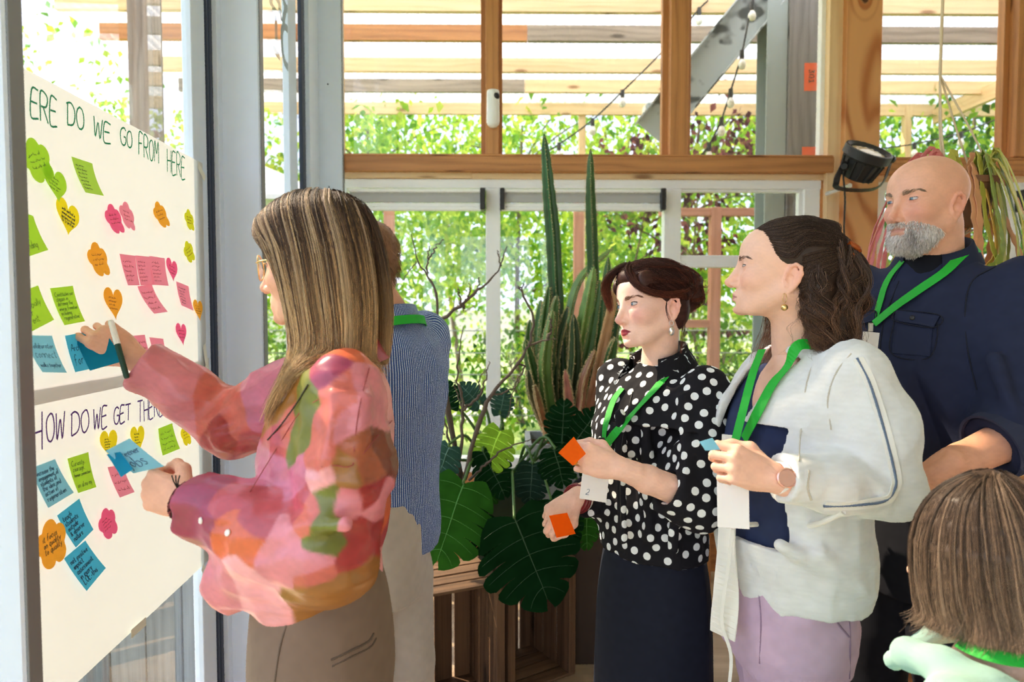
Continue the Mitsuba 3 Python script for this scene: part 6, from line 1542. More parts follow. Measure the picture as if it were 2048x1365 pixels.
# ------------------------------------------------------------------ seated person seen from behind
def seated():
    skin_c = srgb(232, 190, 168); p = dict(skin=skin_c, neck=.044, w=.98)
    MH = head_frame(at(1958, 1118, 1.06), (-.62, .78), tilt=-.1, scale=(.97, .97, .97))
    C = V(.735, 1.03, .04); M = body_frame(C, (-.62, .78)); M[2, 3] = .055; L = lambda f, l, z: to_world(M, V(f, l, z)); neckb = L(-.02, 0, .965)
    sL, sR = L(-.02, .158, .895), L(-.02, -.158, .895); eL, eR = L(.06, .2, .64), L(.06, -.2, .64); wL, wR = L(.28, .10, .60), L(.28, -.10, .60); hands = []
    for e, w, left in ((eL, wL, True), (eR, wR, False)): hands.append(hand_mesh(hand_frame(w, w + (w - e), V(0, 0, 1)), RELAX, left, .9, .004, arm_to=w + (e - w) * .5))
    k, hm = make_person('seated person with brown hair in a mint hooded top at the bottom right corner', p, MH, neckb, [(sL, eL, wL), (sR, eR, wR)], hands, [L(0, 0, .82), L(0, 0, .52)], .0034)
    G = Field(); body_loft(G, M, [(.47, 0, 0, .13, .165), (.6, 0, 0, .128, .165), (.75, -.01, 0, .125, .175), (.87, -.02, 0, .10, .172), (.92, -.02, 0, .078, .125), (.945, -.02, 0, .058, .068)])
    for s_, e_, w_ in ((sL, eL, wL), (sR, eR, wR)): G.chain([s_, e_, e_ + (w_ - e_) * .85], (.062, .058, .042), .03)
    G.chain([L(.12, .035, .885), L(.085, .075, .925), L(.03, .098, .935), L(-.03, .105, .925), L(-.10, .06, .895), L(-.12, 0, .885), L(-.10, -.06, .895), L(-.03, -.105, .925), L(.03, -.098, .935), L(.085, -.075, .925), L(.12, -.035, .885)], (.014, .018, .022, .028, .034, .036, .034, .028, .022, .018, .014), .02)
    G.ell(L(-.115, 0, .82), (.07, .07, .075), .03)
    h = taubin(G.mesh(.006, disp=lambda P: folds(P, .005, 14, 121, (1, 1, .6))), 3); obj('hooded_top', h, 'mat_cloth', k, color=shade(h.vertices, srgb(146, 180, 170), .05, 40, 3), label='mint green hooded top')
    a = np.linspace(-2.2, 2.2, 50); P = to_world(M, np.stack([-.02 - np.cos(a) * .066, np.sin(a) * .076, .985 - .03 * (1 - np.cos(a)) / 2 - .012 * np.cos(a)], 1)); N = to_world(M, np.stack([-np.cos(a), np.sin(a), .9 + 0 * a], 1)) - C
    obj('lanyard', ribbon(P, N, .026), LANY, k, smooth=False, label='green lanyard round the neck')
    H = C[:2]; TF = Field(); TF.ell(L(0, 0, .50), (.14, .14, .10), .03)
    for l in (.09, -.09): TF.cap(L(.0, l, .53), L(.40, l, .53), .082, .066, .03); TF.cap(L(.40, l, .52), L(.38, l, .08), .066, .05, .03)
    t = taubin(TF.mesh(.01), 3); obj('trousers', t, 'mat_cloth', k, color=srgb(60, 70, 92))
    for l in (.09, -.09): shoe(L(.38, l, 0), (-.62, .78), k, 'mat_card')
    rng = np.random.default_rng(57); c0, c1 = srgb(74, 58, 47), srgb(126, 104, 85)
    HF = Field(); HF.ell((-.014, 0, .036), (.100, .080, .086), .01)
    GL = []
    for a in np.linspace(-2.55, 2.55, 44):                                    # 0 is the back
        cx, sy = -math.cos(a), math.sin(a); r = np.array([cx * .096 - .012, sy * .080]); fl = rng.normal() * .006
        GL.append([(-.02 + .2 * cx * .05, sy * .012, .124), (r[0] * .62 - .006, r[1] * .66, .100), (r[0] * 1.0, r[1] * 1.02, .040), (r[0] * 1.06, r[1] * 1.10, -.030), (r[0] * 1.06 - .004, r[1] * 1.12, -.065), (r[0] * 1.04 - .006, r[1] * 1.10 + fl, -.090), (r[0] * 1.16 + .012 * cx, r[1] * 1.28 + fl, -.106 + fl)])
    GL = np.array(GL)
    for g in GL: HF.chain(catmull(g, 12)[:-1], np.linspace(.012, .008, 11), .012)
    hb = taubin(HF.mesh(.0045), 4); hv = np.array(hb.vertices); tt = np.clip((.05 - hv[:, 2]) / .2, 0, 1)[:, None]
    hk = obj('hair', moved(hb, MH), 'mat_hair', k, color=np.clip((c0 * (1 - tt) + c1 * tt) * .75 * np.exp(.5 * vnoise(hv * [1, 1, .12], 150, 5) + .3 * vnoise(hv * [1, 1, .1], 50, 7))[:, None], 0, 1))
    out = GL.copy(); ctr = np.array([-.012, 0, 0]); dd = out - ctr; dd[:, :, 2] = 0; dd /= np.linalg.norm(dd, axis=2, keepdims=True) + 1e-6; out = out + dd * .009
    m1, q1 = locks(np.concatenate([out, out[::-1] + rng.normal(size=out.shape) * .003]), 40, (.004, .010), rng, K=16, r0=.0005, jit=.005, col=(c0, c1), var=.3, base=Skin(hb))
    fly = np.array([g + np.linspace(0, 1, 7)[:, None] ** 2 * rng.normal(size=3) * [.03, .03, .012] for g in out for _ in range(2)]); m2, q2 = locks(fly, 2, (.004, .014), rng, K=18, r0=.00035, jit=.010, col=(c0, c1), var=.2)
    pick = lambda: np.array([out[j] for j in rng.integers(0, len(out), 30)]) + rng.normal(size=(30, 1, 3)) * .003
    hs = Skin(hb); m3, q3 = locks(pick(), 9, (.001, .004), rng, K=18, r0=.0005, jit=.004, col=(srgb(98, 80, 66), srgb(146, 124, 103)), var=.12, base=hs, lift=(.003, .005)); m4, q4 = locks(pick(), 10, (.001, .005), rng, K=18, r0=.0005, jit=.004, col=(srgb(50, 38, 30), srgb(88, 70, 56)), var=.12, base=hs, lift=(.003, .005))
    obj('strands', moved(cat([m1, m2, m3, m4]), MH), 'mat_hair', hk, color=np.vstack([q1, q2, q3, q4]), kind='stuff')
    # the stool under the person
    s = thing('stool', 'wooden stool under the seated person in the mint hooded top', 'stool')
    obj('seat', lathe([[0, .41], [.17, .41], [.175, .415], [.175, .435], [.17, .44], [0, .44]], 28, at_=(C[0], C[1], -.02)), 'mat_pine', s)
    for q in ((.11, .11), (.11, -.11), (-.11, .11), (-.11, -.11)): mesh, uv = bar(L(q[0] * 1.3, q[1] * 1.3, 0), L(q[0], q[1], .40), .03, .03); obj('leg', mesh, 'mat_pine', s, smooth=False, uv=uv)
seated()

# ------------------------------------------------------------------ paper sheets on the glass, their lettering, the sticky notes
FONT = {  # single-stroke capitals and small letters on a 4 x 6 grid
 'A': [[(0, 0), (2, 6), (4, 0)], [(.8, 2.2), (3.2, 2.2)]], 'B': [[(0, 0), (0, 6), (2.6, 6), (3.4, 4.8), (2.6, 3.3), (0, 3.2)], [(2.4, 3.2), (3.8, 1.8), (2.8, 0), (0, 0)]], 'C': [[(3.8, 5), (2.4, 6), (.6, 5), (0, 3), (.6, 1), (2.4, 0), (3.8, .8)]],
 'D': [[(.2, 5.6), (.2, 0)], [(-.4, 5.4), (1.6, 6), (3.4, 4.8), (3.8, 2.6), (2.8, .6), (.2, -.1)]], 'E': [[(3.4, 6), (.3, 5.8), (0, 0), (3.5, .1)], [(.1, 3.1), (2.8, 3.3)]], 'F': [[(3.5, 6), (.3, 5.9), (0, 0)], [(.1, 3.1), (2.6, 3.3)]],
 'G': [[(3.8, 5.2), (2.4, 6), (.7, 5), (0, 2.8), (.9, .4), (2.6, 0), (3.8, 1.2), (3.7, 2.8), (2.2, 2.8)]], 'H': [[(0, 6), (.1, 0)], [(3.6, 6.1), (3.5, 0)], [(.1, 3), (3.5, 3.2)]], 'I': [[(1, 0), (1, 6)]], 'J': [[(3, 6), (3, 1), (1.8, 0), (.4, .8)]],
 'L': [[(.2, 6), (0, 0), (3.4, .1)]], 'M': [[(0, 0), (.5, 6), (2, 2.4), (3.6, 6), (4, 0)]], 'N': [[(0, 0), (.2, 6), (3.5, 0), (3.7, 6)]], 'O': [[(1.8, 6), (.4, 4.9), (0, 2.8), (.8, .5), (2.2, 0), (3.5, 1.4), (3.7, 3.6), (2.9, 5.5), (1.8, 6)]],
 'R': [[(.1, 0), (0, 6), (2.6, 6.1), (3.5, 4.8), (2.6, 3.3), (.2, 3)], [(1.2, 3.1), (3.8, 0)]], 'S': [[(3.5, 5.2), (2, 6), (.4, 5), (1, 3.5), (3, 2.6), (3.5, 1), (2, 0), (.2, .8)]], 'T': [[(-.2, 6), (4, 6)], [(1.9, 6), (1.8, 0)]], 'U': [[(0, 6), (.2, 1.2), (1.6, 0), (3.2, 1), (3.6, 6)]],
 'W': [[(0, 6), (.6, .2), (2, 4.6), (3, .1), (4.2, 6)]], 'Y': [[(0, 6), (1.8, 3.2), (3.8, 6)], [(1.8, 3.2), (1.4, 0)]], 'V': [[(0, 6), (1.8, 0), (3.6, 6)]], 'P': [[(0, 0), (0, 6), (2.8, 6), (3.4, 4.6), (2.4, 3.2), (0, 3.1)]],
 'a': [[(2.6, 2.6), (1.2, 3), (.2, 1.6), (.8, .1), (2.2, .6), (2.6, 2.8), (2.7, 0)]], 'b': [[(0, 6), (0, 0), (1.6, 0), (2.4, 1.4), (1.6, 2.8), (0, 2.2)]], 'c': [[(2.2, 2.6), (1, 3), (.2, 1.5), (1, 0), (2.3, .4)]], 'd': [[(2.4, 1), (1.2, 0), (.2, 1.4), (1.2, 2.8), (2.4, 2.2), (2.5, 6), (2.5, 0)]], 'e': [[(.2, 1.5), (2.2, 1.8), (1.4, 3), (.3, 2), (.5, .4), (1.6, 0), (2.4, .6)]],
 'f': [[(2.4, 5.6), (1.4, 6), (.9, 4.6), (.8, -.6)], [(0, 3), (2, 3.1)]], 'g': [[(2.4, 2.4), (1.2, 3), (.2, 1.6), (1, .2), (2.4, 1), (2.4, 2.8), (2.2, -1.4), (.4, -1.8)]], 'h': [[(.1, 6), (0, 0)], [(0, 2), (1.4, 3), (2.2, 2), (2.3, 0)]], 'i': [[(.3, 3), (.4, 0)], [(.3, 4.2), (.4, 4.4)]], 'j': [[(.8, 3), (.8, -1.2), (0, -1.6)]], 'k': [[(0, 6), (0, 0)], [(2, 3), (.1, 1.4), (2.1, 0)]], 'l': [[(.3, 6), (.3, 0)]],
 'm': [[(0, 0), (.1, 3)], [(.1, 2.2), (1, 3), (1.6, 2.2), (1.6, 0)], [(1.6, 2.2), (2.6, 3), (3.2, 2), (3.2, 0)]], 'n': [[(0, 0), (.1, 3)], [(.1, 2), (1.4, 3), (2.1, 2), (2.2, 0)]], 'o': [[(1.2, 3), (.2, 1.6), (1.1, 0), (2.2, 1.4), (1.2, 3)]], 'p': [[(0, 3), (0, -2)], [(0, 2.4), (1.4, 3), (2.3, 1.6), (1.3, .1), (0, .6)]], 'q': [[(2.3, -2), (2.2, 2.6), (1, 3), (.1, 1.4), (1, 0), (2.2, .6)]], 'r': [[(0, 3), (.1, 0)], [(.1, 2), (1, 3), (1.8, 2.8)]], 's': [[(1.8, 2.7), (.7, 3), (.3, 2.1), (1.7, 1.1), (1.3, 0), (0, .3)]], 't': [[(.9, 5), (.8, .4), (1.6, 0), (2, .3)], [(0, 3.3), (1.9, 3.4)]], 'u': [[(0, 3), (.2, .5), (1.2, 0), (2.1, 1), (2.2, 3), (2.3, 0)]], 'v': [[(0, 3), (1, 0), (2.1, 3)]], 'w': [[(0, 3), (.7, 0), (1.5, 2.4), (2.2, 0), (3, 3)]], 'x': [[(0, 3), (2, 0)], [(2, 3), (0, 0)]], 'y': [[(0, 3), (1.1, .3)], [(2.2, 3), (.6, -1.8)]], 'z': [[(0, 3), (2, 3), (0, 0), (2.1, 0)]],
 '2': [[(.3, 4.8), (1.4, 6), (2.8, 5), (2.4, 3), (0, 0), (3.2, .1)]], '&': [[(2.6, 0), (.5, 3.2), (1.2, 4.4), (1.9, 3.2), (.2, 1), (1, 0), (2.6, 1.8)]], '-': [[(.2, 1.6), (1.8, 1.7)]], ',': [[(.4, .4), (.1, -.8)]], "'": [[(.3, 5.6), (.2, 4.6)]], '.': [[(.2, 0), (.3, .2)]]}
def strokes(txt, rng, slant=.12):
    """Pen strokes of a text in grid units and its width."""
    out, x = [], 0.0
    for ch in txt:
        if ch == ' ': x += 2.2; continue
        g = FONT.get(ch)
        if not g: continue
        w = max(p[0] for s in g for p in s); j = rng.normal(0, .10, 2)
        for s in g:
            P = np.array(s, float) + rng.normal(0, .07, (len(s), 2)); P[:, 1] += j[1]
            if len(P) > 2: P = catmull(np.c_[P, np.zeros(len(P))], 4 * len(P))[:, :2]
            P[:, 0] += slant * P[:, 1] + x; out.append(P)
        x += w + .9
    return out, x
def scribble(n, rng):
    """Unreadable small writing: wavy word shapes, n units long."""
    out, x = [], 0.0
    while x < n:
        L = rng.uniform(3, 8); t = np.linspace(0, 1, int(L * 5)); ph = rng.uniform(0, 6)
        P = np.stack([x + L * t, 1.3 + 1.3 * np.sin(ph + t * L * 2.3) * (.6 + .5 * np.sin(ph * 2 + t * L * .9)) + 1.5 * np.maximum(0, np.sin(ph + t * L * .7)) ** 8], 1); P[:, 0] += .5 * np.cos(ph + t * L * 2.3)
        out.append(P); x += L + 1.6
    return out, x
def ink(lines, place, w):
    """Pen lines as flat strips: lines in note units, place maps (n, 2) to points and normals."""
    ms = []
    for L in lines:
        P, N = place(L)
        if len(P) > 1: ms.append((P, N))
    vs, fs, at0 = [], [], 0
    for P, N in ms:
        t = np.gradient(P, axis=0); t /= np.linalg.norm(t, axis=1, keepdims=True) + 1e-12; s = np.cross(t, N); s /= np.linalg.norm(s, axis=1, keepdims=True) + 1e-12
        v = np.stack([P + s * w / 2, P - s * w / 2], 1).reshape(-1, 3); n = len(P); i = np.arange(n - 1) * 2
        vs.append(v); fs.append(np.vstack([np.stack([i, i + 2, i + 3], 1), np.stack([i, i + 3, i + 1], 1)]) + at0); at0 += len(v)
    return tm(np.vstack(vs), np.vstack(fs))
for n_, c_ in (('green', srgb(20, 150, 112)), ('purple', srgb(92, 50, 160)), ('black', srgb(24, 26, 34)), ('blue', srgb(24, 70, 110)), ('red', srgb(150, 40, 60)), ('brown', srgb(130, 70, 20)), ('olive', srgb(60, 92, 30))): mat('ink_' + n_, c_, .6)
POFF = .012
def sheet_mesh(y0, y1, z0, z1, off, seed, nx=30, nz=22):
    Y, Z = np.meshgrid(np.linspace(y0, y1, nx), np.linspace(z0, z1, nz), indexing='ij')
    P = np.array([lw(a, b, off) for a, b in zip(Y.ravel(), Z.ravel())]); q = np.stack([Y.ravel() * 5, Z.ravel() * 5, 0 * Y.ravel()], 1)
    P = P + LN * (.003 * (meshkit.noise(q, seed) + .4 * meshkit.noise(q * 3, seed + 1)))[:, None]
    i, j = np.meshgrid(np.arange(nx - 1), np.arange(nz - 1), indexing='ij'); f = np.stack([i * nz + j, (i + 1) * nz + j, (i + 1) * nz + j + 1, i * nz + j + 1], -1).reshape(-1, 4)
    return tm(P, np.vstack([f[:, [0, 1, 2]], f[:, [0, 2, 3]]]))
YR = lp(403, 330, POFF)[1]; ZT, ZM, ZL = lp(400, 325, POFF)[2], lp(410, 728, POFF)[2], lp(420, 1120, POFF)[2]
Y0 = 1.17
S1 = thing('paper_sheet', 'upper white paper sheet taped to the glass, headed in green pen', 'paper'); obj('paper', sheet_mesh(Y0, YR + .0, ZM - .016, ZT, POFF, 3), 'mat_paper', S1, smooth=True)
S2 = thing('paper_sheet', 'lower white paper sheet taped to the glass, headed in purple pen', 'paper'); obj('paper', sheet_mesh(Y0, YR + .035, ZL, ZM + .016, POFF - .004, 5), 'mat_paper', S2, smooth=True)
rngI = np.random.default_rng(77)
def heading(sheet, words, m, w, off):
    for txt, x0, x1, ya, yb in words:
        L, W = strokes(txt, rngI, .06)
        a, b, c, d = lp(x0, (ya + yb) / 2)[1], lp(x1, (ya + yb) / 2)[1], lp((x0 + x1) / 2, yb)[2], lp((x0 + x1) / 2, ya)[2]
        def place(P): return np.array([lw(a + (b - a) * q[0] / (W - .9), c + (d - c) * q[1] / 6, off) for q in P]), np.tile(LN, (len(P), 1))
        obj('lettering', ink(L, place, w), m, sheet, smooth=False)
heading(S1, [('WH', -60, 8, 130, 200), ('ERE', 42, 95, 187, 243), ('DO', 116, 150, 210, 255), ('WE', 171, 205, 240, 280), ('GO', 225, 249, 258, 292), ('FROM', 263, 303, 275, 318), ('HERE', 321, 357, 306, 350)], 'mat_ink_green', .0040, POFF + .006)
heading(S2, [('H', 45, 68, 830, 905), ('OW', 76, 114, 826, 882), ('DO', 127, 163, 823, 868), ('WE', 173, 201, 815, 858), ('GET', 214, 249, 812, 845), ('THERE', 263, 315, 797, 838)], 'mat_ink_purple', .0040, POFF + .003)
mat('tape', srgb(226, 226, 214), .3)
for q in (((396, 330), (410, 358)), ((408, 690), (416, 748)), ((405, 1135), (418, 1165)), ((262, 1270), (292, 1243))):
    a, b = lp(*q[0], POFF + .006), lp(*q[1], POFF + .006); k = thing('tape_strip', {396: 'strip of clear tape on the upper right corner of the upper sheet', 408: 'strip of clear tape where the two sheets meet at the right', 405: 'strip of clear tape on the lower right corner of the lower sheet', 262: 'strip of clear tape on the lower edge of the lower sheet'}[q[0][0]], 'tape', 'tape strips on the paper edges')
    obj('film', ribbon(np.array([a, (a + b) / 2, b]), np.tile(LN, (3, 1)), .022, .0004), 'mat_tape', k, smooth=False)
COL = dict(lime=srgb(186, 236, 72), green=srgb(190, 232, 96), yellow=srgb(255, 240, 50), olive=srgb(232, 234, 60), pink=srgb(255, 158, 184), hotpink=srgb(255, 112, 160), orange=srgb(255, 184, 66), blue=srgb(84, 196, 236), cyan=srgb(140, 212, 238))
def outline(kind, n=48):
    a = np.linspace(0, 2 * np.pi, n, endpoint=False)
    if kind == 'heart':
        x, y = 16 * np.sin(a) ** 3, 13 * np.cos(a) - 5 * np.cos(2 * a) - 2 * np.cos(3 * a) - np.cos(4 * a); return np.stack([x, y + 2], 1) / 16
    r = .74 + .26 * np.abs(np.cos(2.5 * a)) ** .7 if kind == 'flower' else 1.0
    return np.stack([r * np.sin(a), r * np.cos(a)], 1)
def note(kind, col, geo, label, text=(), curl=.010, inkm='mat_ink_black', size=None, rot=0., group=None, off=POFF, bend=0, lines=0, iw=.0011):
    k = thing('sticky_note', label, 'sticky note', group or 'sticky notes on the paper sheets')
    if kind == 'square':
        C = [lp(*g, off) if len(g) == 2 else at(*g) for g in geo]; nx = 9
        n0 = unit(np.cross(C[1] - C[0], C[3] - C[0])); n0 = n0 if n0 @ (CAM - C[0]) > 0 else -n0
        def place(uv, lift=.0):
            u, t = uv[:, :1], uv[:, 1:]                                  # u to the right, t down from the sticky edge
            P = (C[0] * (1 - u) + C[1] * u) * (1 - t) + (C[3] * (1 - u) + C[2] * u) * t
            h = .006 + curl * t ** 2 + bend * (1 - (2 * u - 1) ** 2) + lift
            return P + n0 * h
        U, W_ = np.meshgrid(np.linspace(0, 1, nx), np.linspace(0, 1, nx), indexing='ij'); P = place(np.stack([U.ravel(), W_.ravel()], 1))
        i, j = np.meshgrid(np.arange(nx - 1), np.arange(nx - 1), indexing='ij'); f = np.stack([i * nx + j, i * nx + j + 1, (i + 1) * nx + j + 1, (i + 1) * nx + j], -1).reshape(-1, 4); m = tm(P, np.vstack([f[:, [0, 1, 2]], f[:, [0, 2, 3]]]))
        box_ = (.10, .92)
    else:
        c = lp(*geo, off); O = outline(kind); cr, sr = math.cos(rot), math.sin(rot); n0 = LN
        def place(uv, lift=.0):
            x, t = (uv[:, :1] - .5) * 2, (.5 - uv[:, 1:]) * 2
            X, Y = x * cr - t * sr, x * sr + t * cr; tt = np.clip(.5 - t / 2, 0, 1.1)
            return c + LD * X * size + V(0, 0, 1) * Y * size + LN * (.006 + curl * tt ** 2 + lift)
        P = [np.array([[.5, .5]])] + [O * [.5, -.5] * s + .5 for s in (.4, .75, 1.0)]; n = len(O)
        P = place(np.vstack(P)); f = [[0, 1 + i, 1 + (i + 1) % n] for i in range(n)]
        for r in range(2):
            for i in range(n): a, b, d, e = 1 + r * n + i, 1 + r * n + (i + 1) % n, 1 + (r + 1) * n + (i + 1) % n, 1 + (r + 1) * n + i; f += [[a, e, d], [a, d, b]]
        m = tm(P, np.array(f)); box_ = (.24, .80)
    obj('paper', m, 'mat_note', k, smooth=True, color=COL[col] if isinstance(col, str) else col)
    rows = list(text) or [None] * lines
    if rows:
        L_ = []; nrow = len(rows); y0, y1 = (.14, .90) if kind == 'square' else (.28, .68); hh = (y1 - y0) / nrow
        for r, tx in enumerate(rows):
            st, W = strokes(tx, rngI) if tx else scribble(rngI.uniform(16, 26), rngI)
            sc = min((box_[1] - box_[0]) / max(W, 12), hh / 6.2)
            for s in st: L_.append(np.stack([box_[0] + s[:, 0] * sc, y0 + hh * (r + .78) - s[:, 1] * sc * 1.0], 1))
        obj('handwriting', ink(L_, lambda P: (place(P, .0007), np.tile(n0, (len(P), 1))), iw), inkm, k, smooth=False)
    return k
Q = 'square'
note('flower', 'lime', (66, 322), 'lime flower note half behind the aluminium post, above the lime heart', lines=3, size=.044, rot=.4, inkm='mat_ink_olive')
note('heart', 'lime', (99, 370), 'lime heart note overlapping the lime flower note at the upper left', lines=4, size=.042, rot=-.25, curl=.02, inkm='mat_ink_olive')
note(Q, 'green', [(137, 313), (179, 327), (190, 392), (152, 385)], 'green square note densely written, under the green heading', lines=7, curl=.014)
note('heart', 'yellow', (127, 437), 'yellow heart note with black handwriting at the upper left', ['with method in', 'animal vision and', 'big bang a driver', 'to transfer'], size=.042, rot=-.28, iw=.0014)
note('flower', 'hotpink', (219, 439), 'deep pink flower note, left one of the pair under the heading', lines=3, size=.036, rot=.2, curl=.018, inkm='mat_ink_red')
note('flower', 'pink', (246, 433), 'pink flower note, right one of the pair under the heading', lines=3, size=.036, rot=-.1, curl=.016, inkm='mat_ink_red')
note('flower', 'orange', (313, 430), 'orange flower note right of the two pink flower notes', lines=3, size=.036, rot=.3, curl=.02, inkm='mat_ink_brown')
note('flower', 'olive', (373, 441), 'small yellow-green flower note near the right edge, upper one', lines=3, size=.033, inkm='mat_ink_brown')
note('flower', 'olive', (372, 504), 'small yellow-green flower note near the right edge, lower one', lines=3, size=.033, rot=.4, inkm='mat_ink_brown')
note(Q, 'lime', [(20, 418), (60, 432), (80, 500), (38, 514)], 'lime square note cut by the aluminium post, under the yellow heart', [' ', ' ', 'a', 'anding'], inkm='mat_ink_olive')
note('flower', 'orange', (187, 520), 'orange flower note left of the pink squares', lines=3, size=.040, rot=.15, curl=.018, inkm='mat_ink_brown')
note(Q, 'pink', [(234, 508), (266, 512), (270, 571), (246, 571)], 'pink square note, first of the three in a row', lines=5, inkm='mat_ink_red', curl=.006)
note(Q, 'pink', [(266, 511), (295, 514), (298, 570), (271, 571)], 'pink square note, middle of the three in a row', lines=6, inkm='mat_ink_red', curl=.007)
note(Q, 'pink', [(294, 512), (325, 517), (327, 572), (297, 570)], 'pink square note, last of the three in a row', lines=6, inkm='mat_ink_red', curl=.008)
note('heart', 'hotpink', (338, 541), 'pink heart note touching the end of the pink row', lines=3, size=.036, rot=-.2, inkm='mat_ink_red')
note(Q, 'pink', [(270, 573), (299, 569), (316, 624), (288, 628)], 'pink square note hanging under the row of pink squares', lines=4, inkm='mat_ink_red', curl=.02)
note(Q, 'pink', [(348, 563), (373, 573), (378, 622), (353, 611)], 'pink square note above the pink heart at the right edge', lines=6, curl=.008, inkm='mat_ink_black')
note('heart', 'orange', (391, 621), 'orange heart note at the right edge of the upper sheet', lines=4, size=.036, rot=-.1, inkm='mat_ink_black')
note(Q, 'lime', [(20, 590), (70, 571), (92, 640), (45, 664)], 'lime square note cut by the post, left of the written lime square', ['  a', '  globally', '  er', '  ent'], inkm='mat_ink_olive')
note(Q, 'lime', [(94, 577), (140, 572), (153, 643), (111, 651)], 'lime square note above the blue note that the woman places', ['Constitutes our', 'classes in', 'defining the', 'energy transition', 'including', "'regenerative'"], curl=.012, inkm='mat_ink_olive')
note('heart', 'orange', (220, 608), 'orange heart note above the raised hand', lines=4, size=.042, rot=-.1, inkm='mat_ink_brown')
note('heart', 'hotpink', (357, 669), 'pink heart note low on the right of the upper sheet', lines=3, size=.036, rot=-.1, inkm='mat_ink_red')
note(Q, 'cyan', [(40, 671), (98, 672), (116, 746), (66, 745)], 'pale blue square note beside the post, left of the hand', ['collaboration', 'connect', 'walks together'], curl=.012, inkm='mat_ink_blue')
note(Q, 'blue', [(124, 672), (168, 664), (185, 735), (139, 745)], 'blue square note on the upper sheet, half behind the held note', ['Architect', 'for na'], curl=.006, inkm='mat_ink_blue', iw=.0016)
note(Q, 'pink', [(262, 672), (285, 670), (291, 715), (270, 722)], 'pink square note half hidden behind the raised wrist', lines=3, inkm='mat_ink_red')
note(Q, 'pink', [(294, 675), (322, 678), (329, 733), (304, 727)], 'plain pink square note right of the raised wrist', curl=.014)
note(Q, 'cyan', [(56, 937), (104, 919), (132, 986), (80, 1017)], 'pale blue square note on the lower sheet beside the post', ['increase the', 'engagement of', 'students of', 'the idea and', 'action of', 'regeneration'], curl=.01, inkm='mat_ink_blue', iw=.0016)
note(Q, 'lime', [(129, 918), (171, 905), (180, 975), (143, 987)], 'lime square note with black writing on the lower sheet', ['Curiosity,', 'courage,', 'human connection', ' ', 'on al no my'], inkm='mat_ink_black', curl=.008)
note('heart', 'yellow', (211, 890), 'yellow heart note under the purple heading, left of the held blue note', lines=5, size=.038, rot=-.1, iw=.0014)
note('heart', 'yellow', (269, 878), 'yellow heart note behind the top of the held blue note', lines=4, size=.036, rot=-.1, iw=.0014)
note(Q, 'lime', [(312, 858), (340, 847), (350, 898), (315, 912)], 'lime square note on the lower sheet near the sleeve', lines=4, inkm='mat_ink_olive', curl=.008)
note('flower', 'yellow', (366, 870), 'yellow flower note half behind the sleeve', lines=3, size=.034, inkm='mat_ink_brown')
note(Q, 'pink', [(210, 935), (240, 930), (256, 985), (226, 996)], 'pink square note behind the left hand on the lower sheet', lines=3, inkm='mat_ink_red')
note(Q, 'blue', [(108, 1032), (153, 998), (174, 1060), (138, 1096)], 'blue square note about teaching students, on the lower sheet', ['teach', 'students', 'outside', '& observe', 'nature'], curl=.008, inkm='mat_ink_blue', iw=.0019)
note('flower', 'orange', (95, 1088), 'orange flower note with black writing at the lower left', ['it focus', 'on quality', 'to quality'], size=.050, rot=.1, iw=.0016)
note('flower', 'hotpink', (207, 1047), 'pink flower note alone on the lower sheet', lines=4, size=.036, rot=.2, inkm='mat_ink_red', curl=.014)
note(Q, 'blue', [(122, 1118), (165, 1082), (199, 1137), (160, 1183)], 'lowest blue square note, about impact assessment', ['net positive', 'impact', 'assessment', 'in every', 'LOE-this'], curl=.008, inkm='mat_ink_blue', iw=.0019)
# notes and pen in hands
note(Q, srgb(30, 140, 180), [(150, 671, 1.475), (216, 668, 1.475), (251, 722, 1.455), (181, 742, 1.465)], 'plain blue note held by the raised right hand of the woman in the patchwork blouse', group='notes held in hands', curl=-.004)
note(Q, 'cyan', [(216, 904, 1.235), (264, 879, 1.235), (324, 932, 1.215), (262, 946, 1.205)], 'blue note curling in the left hand of the woman in the patchwork blouse', ['Greener', 'jobs'], group='notes held in hands', curl=-.012, inkm='mat_ink_blue', iw=.0014)
note(Q, srgb(40, 150, 196), [(219, 910, 1.237), (246, 905, 1.225), (276, 940, 1.205), (252, 956, 1.205)], 'darker blue note under the curling one in the left hand at the paper', group='notes held in hands', curl=.004)
note(Q, srgb(255, 110, 30), [(1117, 906, 1.525), (1148, 874, 1.525), (1172, 908, 1.515), (1146, 932, 1.515)], 'orange note in the ringed hand of the woman in the polka dot blouse', group='notes held in hands', curl=-.004, bend=.004)
note(Q, srgb(255, 100, 20), [(1098, 1032, 1.715), (1134, 1026, 1.715), (1151, 1068, 1.70), (1113, 1076, 1.70)], 'orange note in the lowered hand with the red bangles', group='notes held in hands', curl=.002)
note(Q, 'cyan', [(1398, 886, 1.275), (1424, 878, 1.275), (1440, 902, 1.265), (1410, 904, 1.265)], 'small blue note in the hand of the woman in the cream cardigan', group='notes held in hands', curl=.0)
PN = thing('pen', 'white and green felt pen held in the raised hand at the paper', 'pen')
a, b = at(221, 640, 1.455), at(254, 757, 1.44); d = unit(b - a); L_ = np.linalg.norm(b - a); mat('pen_green', srgb(12, 62, 50), .35)
obj('cap', lathe([[0, 0], [.0045, .001], [.0062, .006], [.0064, L_ * .42], [0, L_ * .42]], 18, d, a), 'mat_white_paint', PN); obj('barrel', lathe([[0, L_ * .42], [.0060, L_ * .42], [.0058, L_ - .004], [.0045, L_], [0, L_]], 18, d, a), 'mat_pen_green', PN)
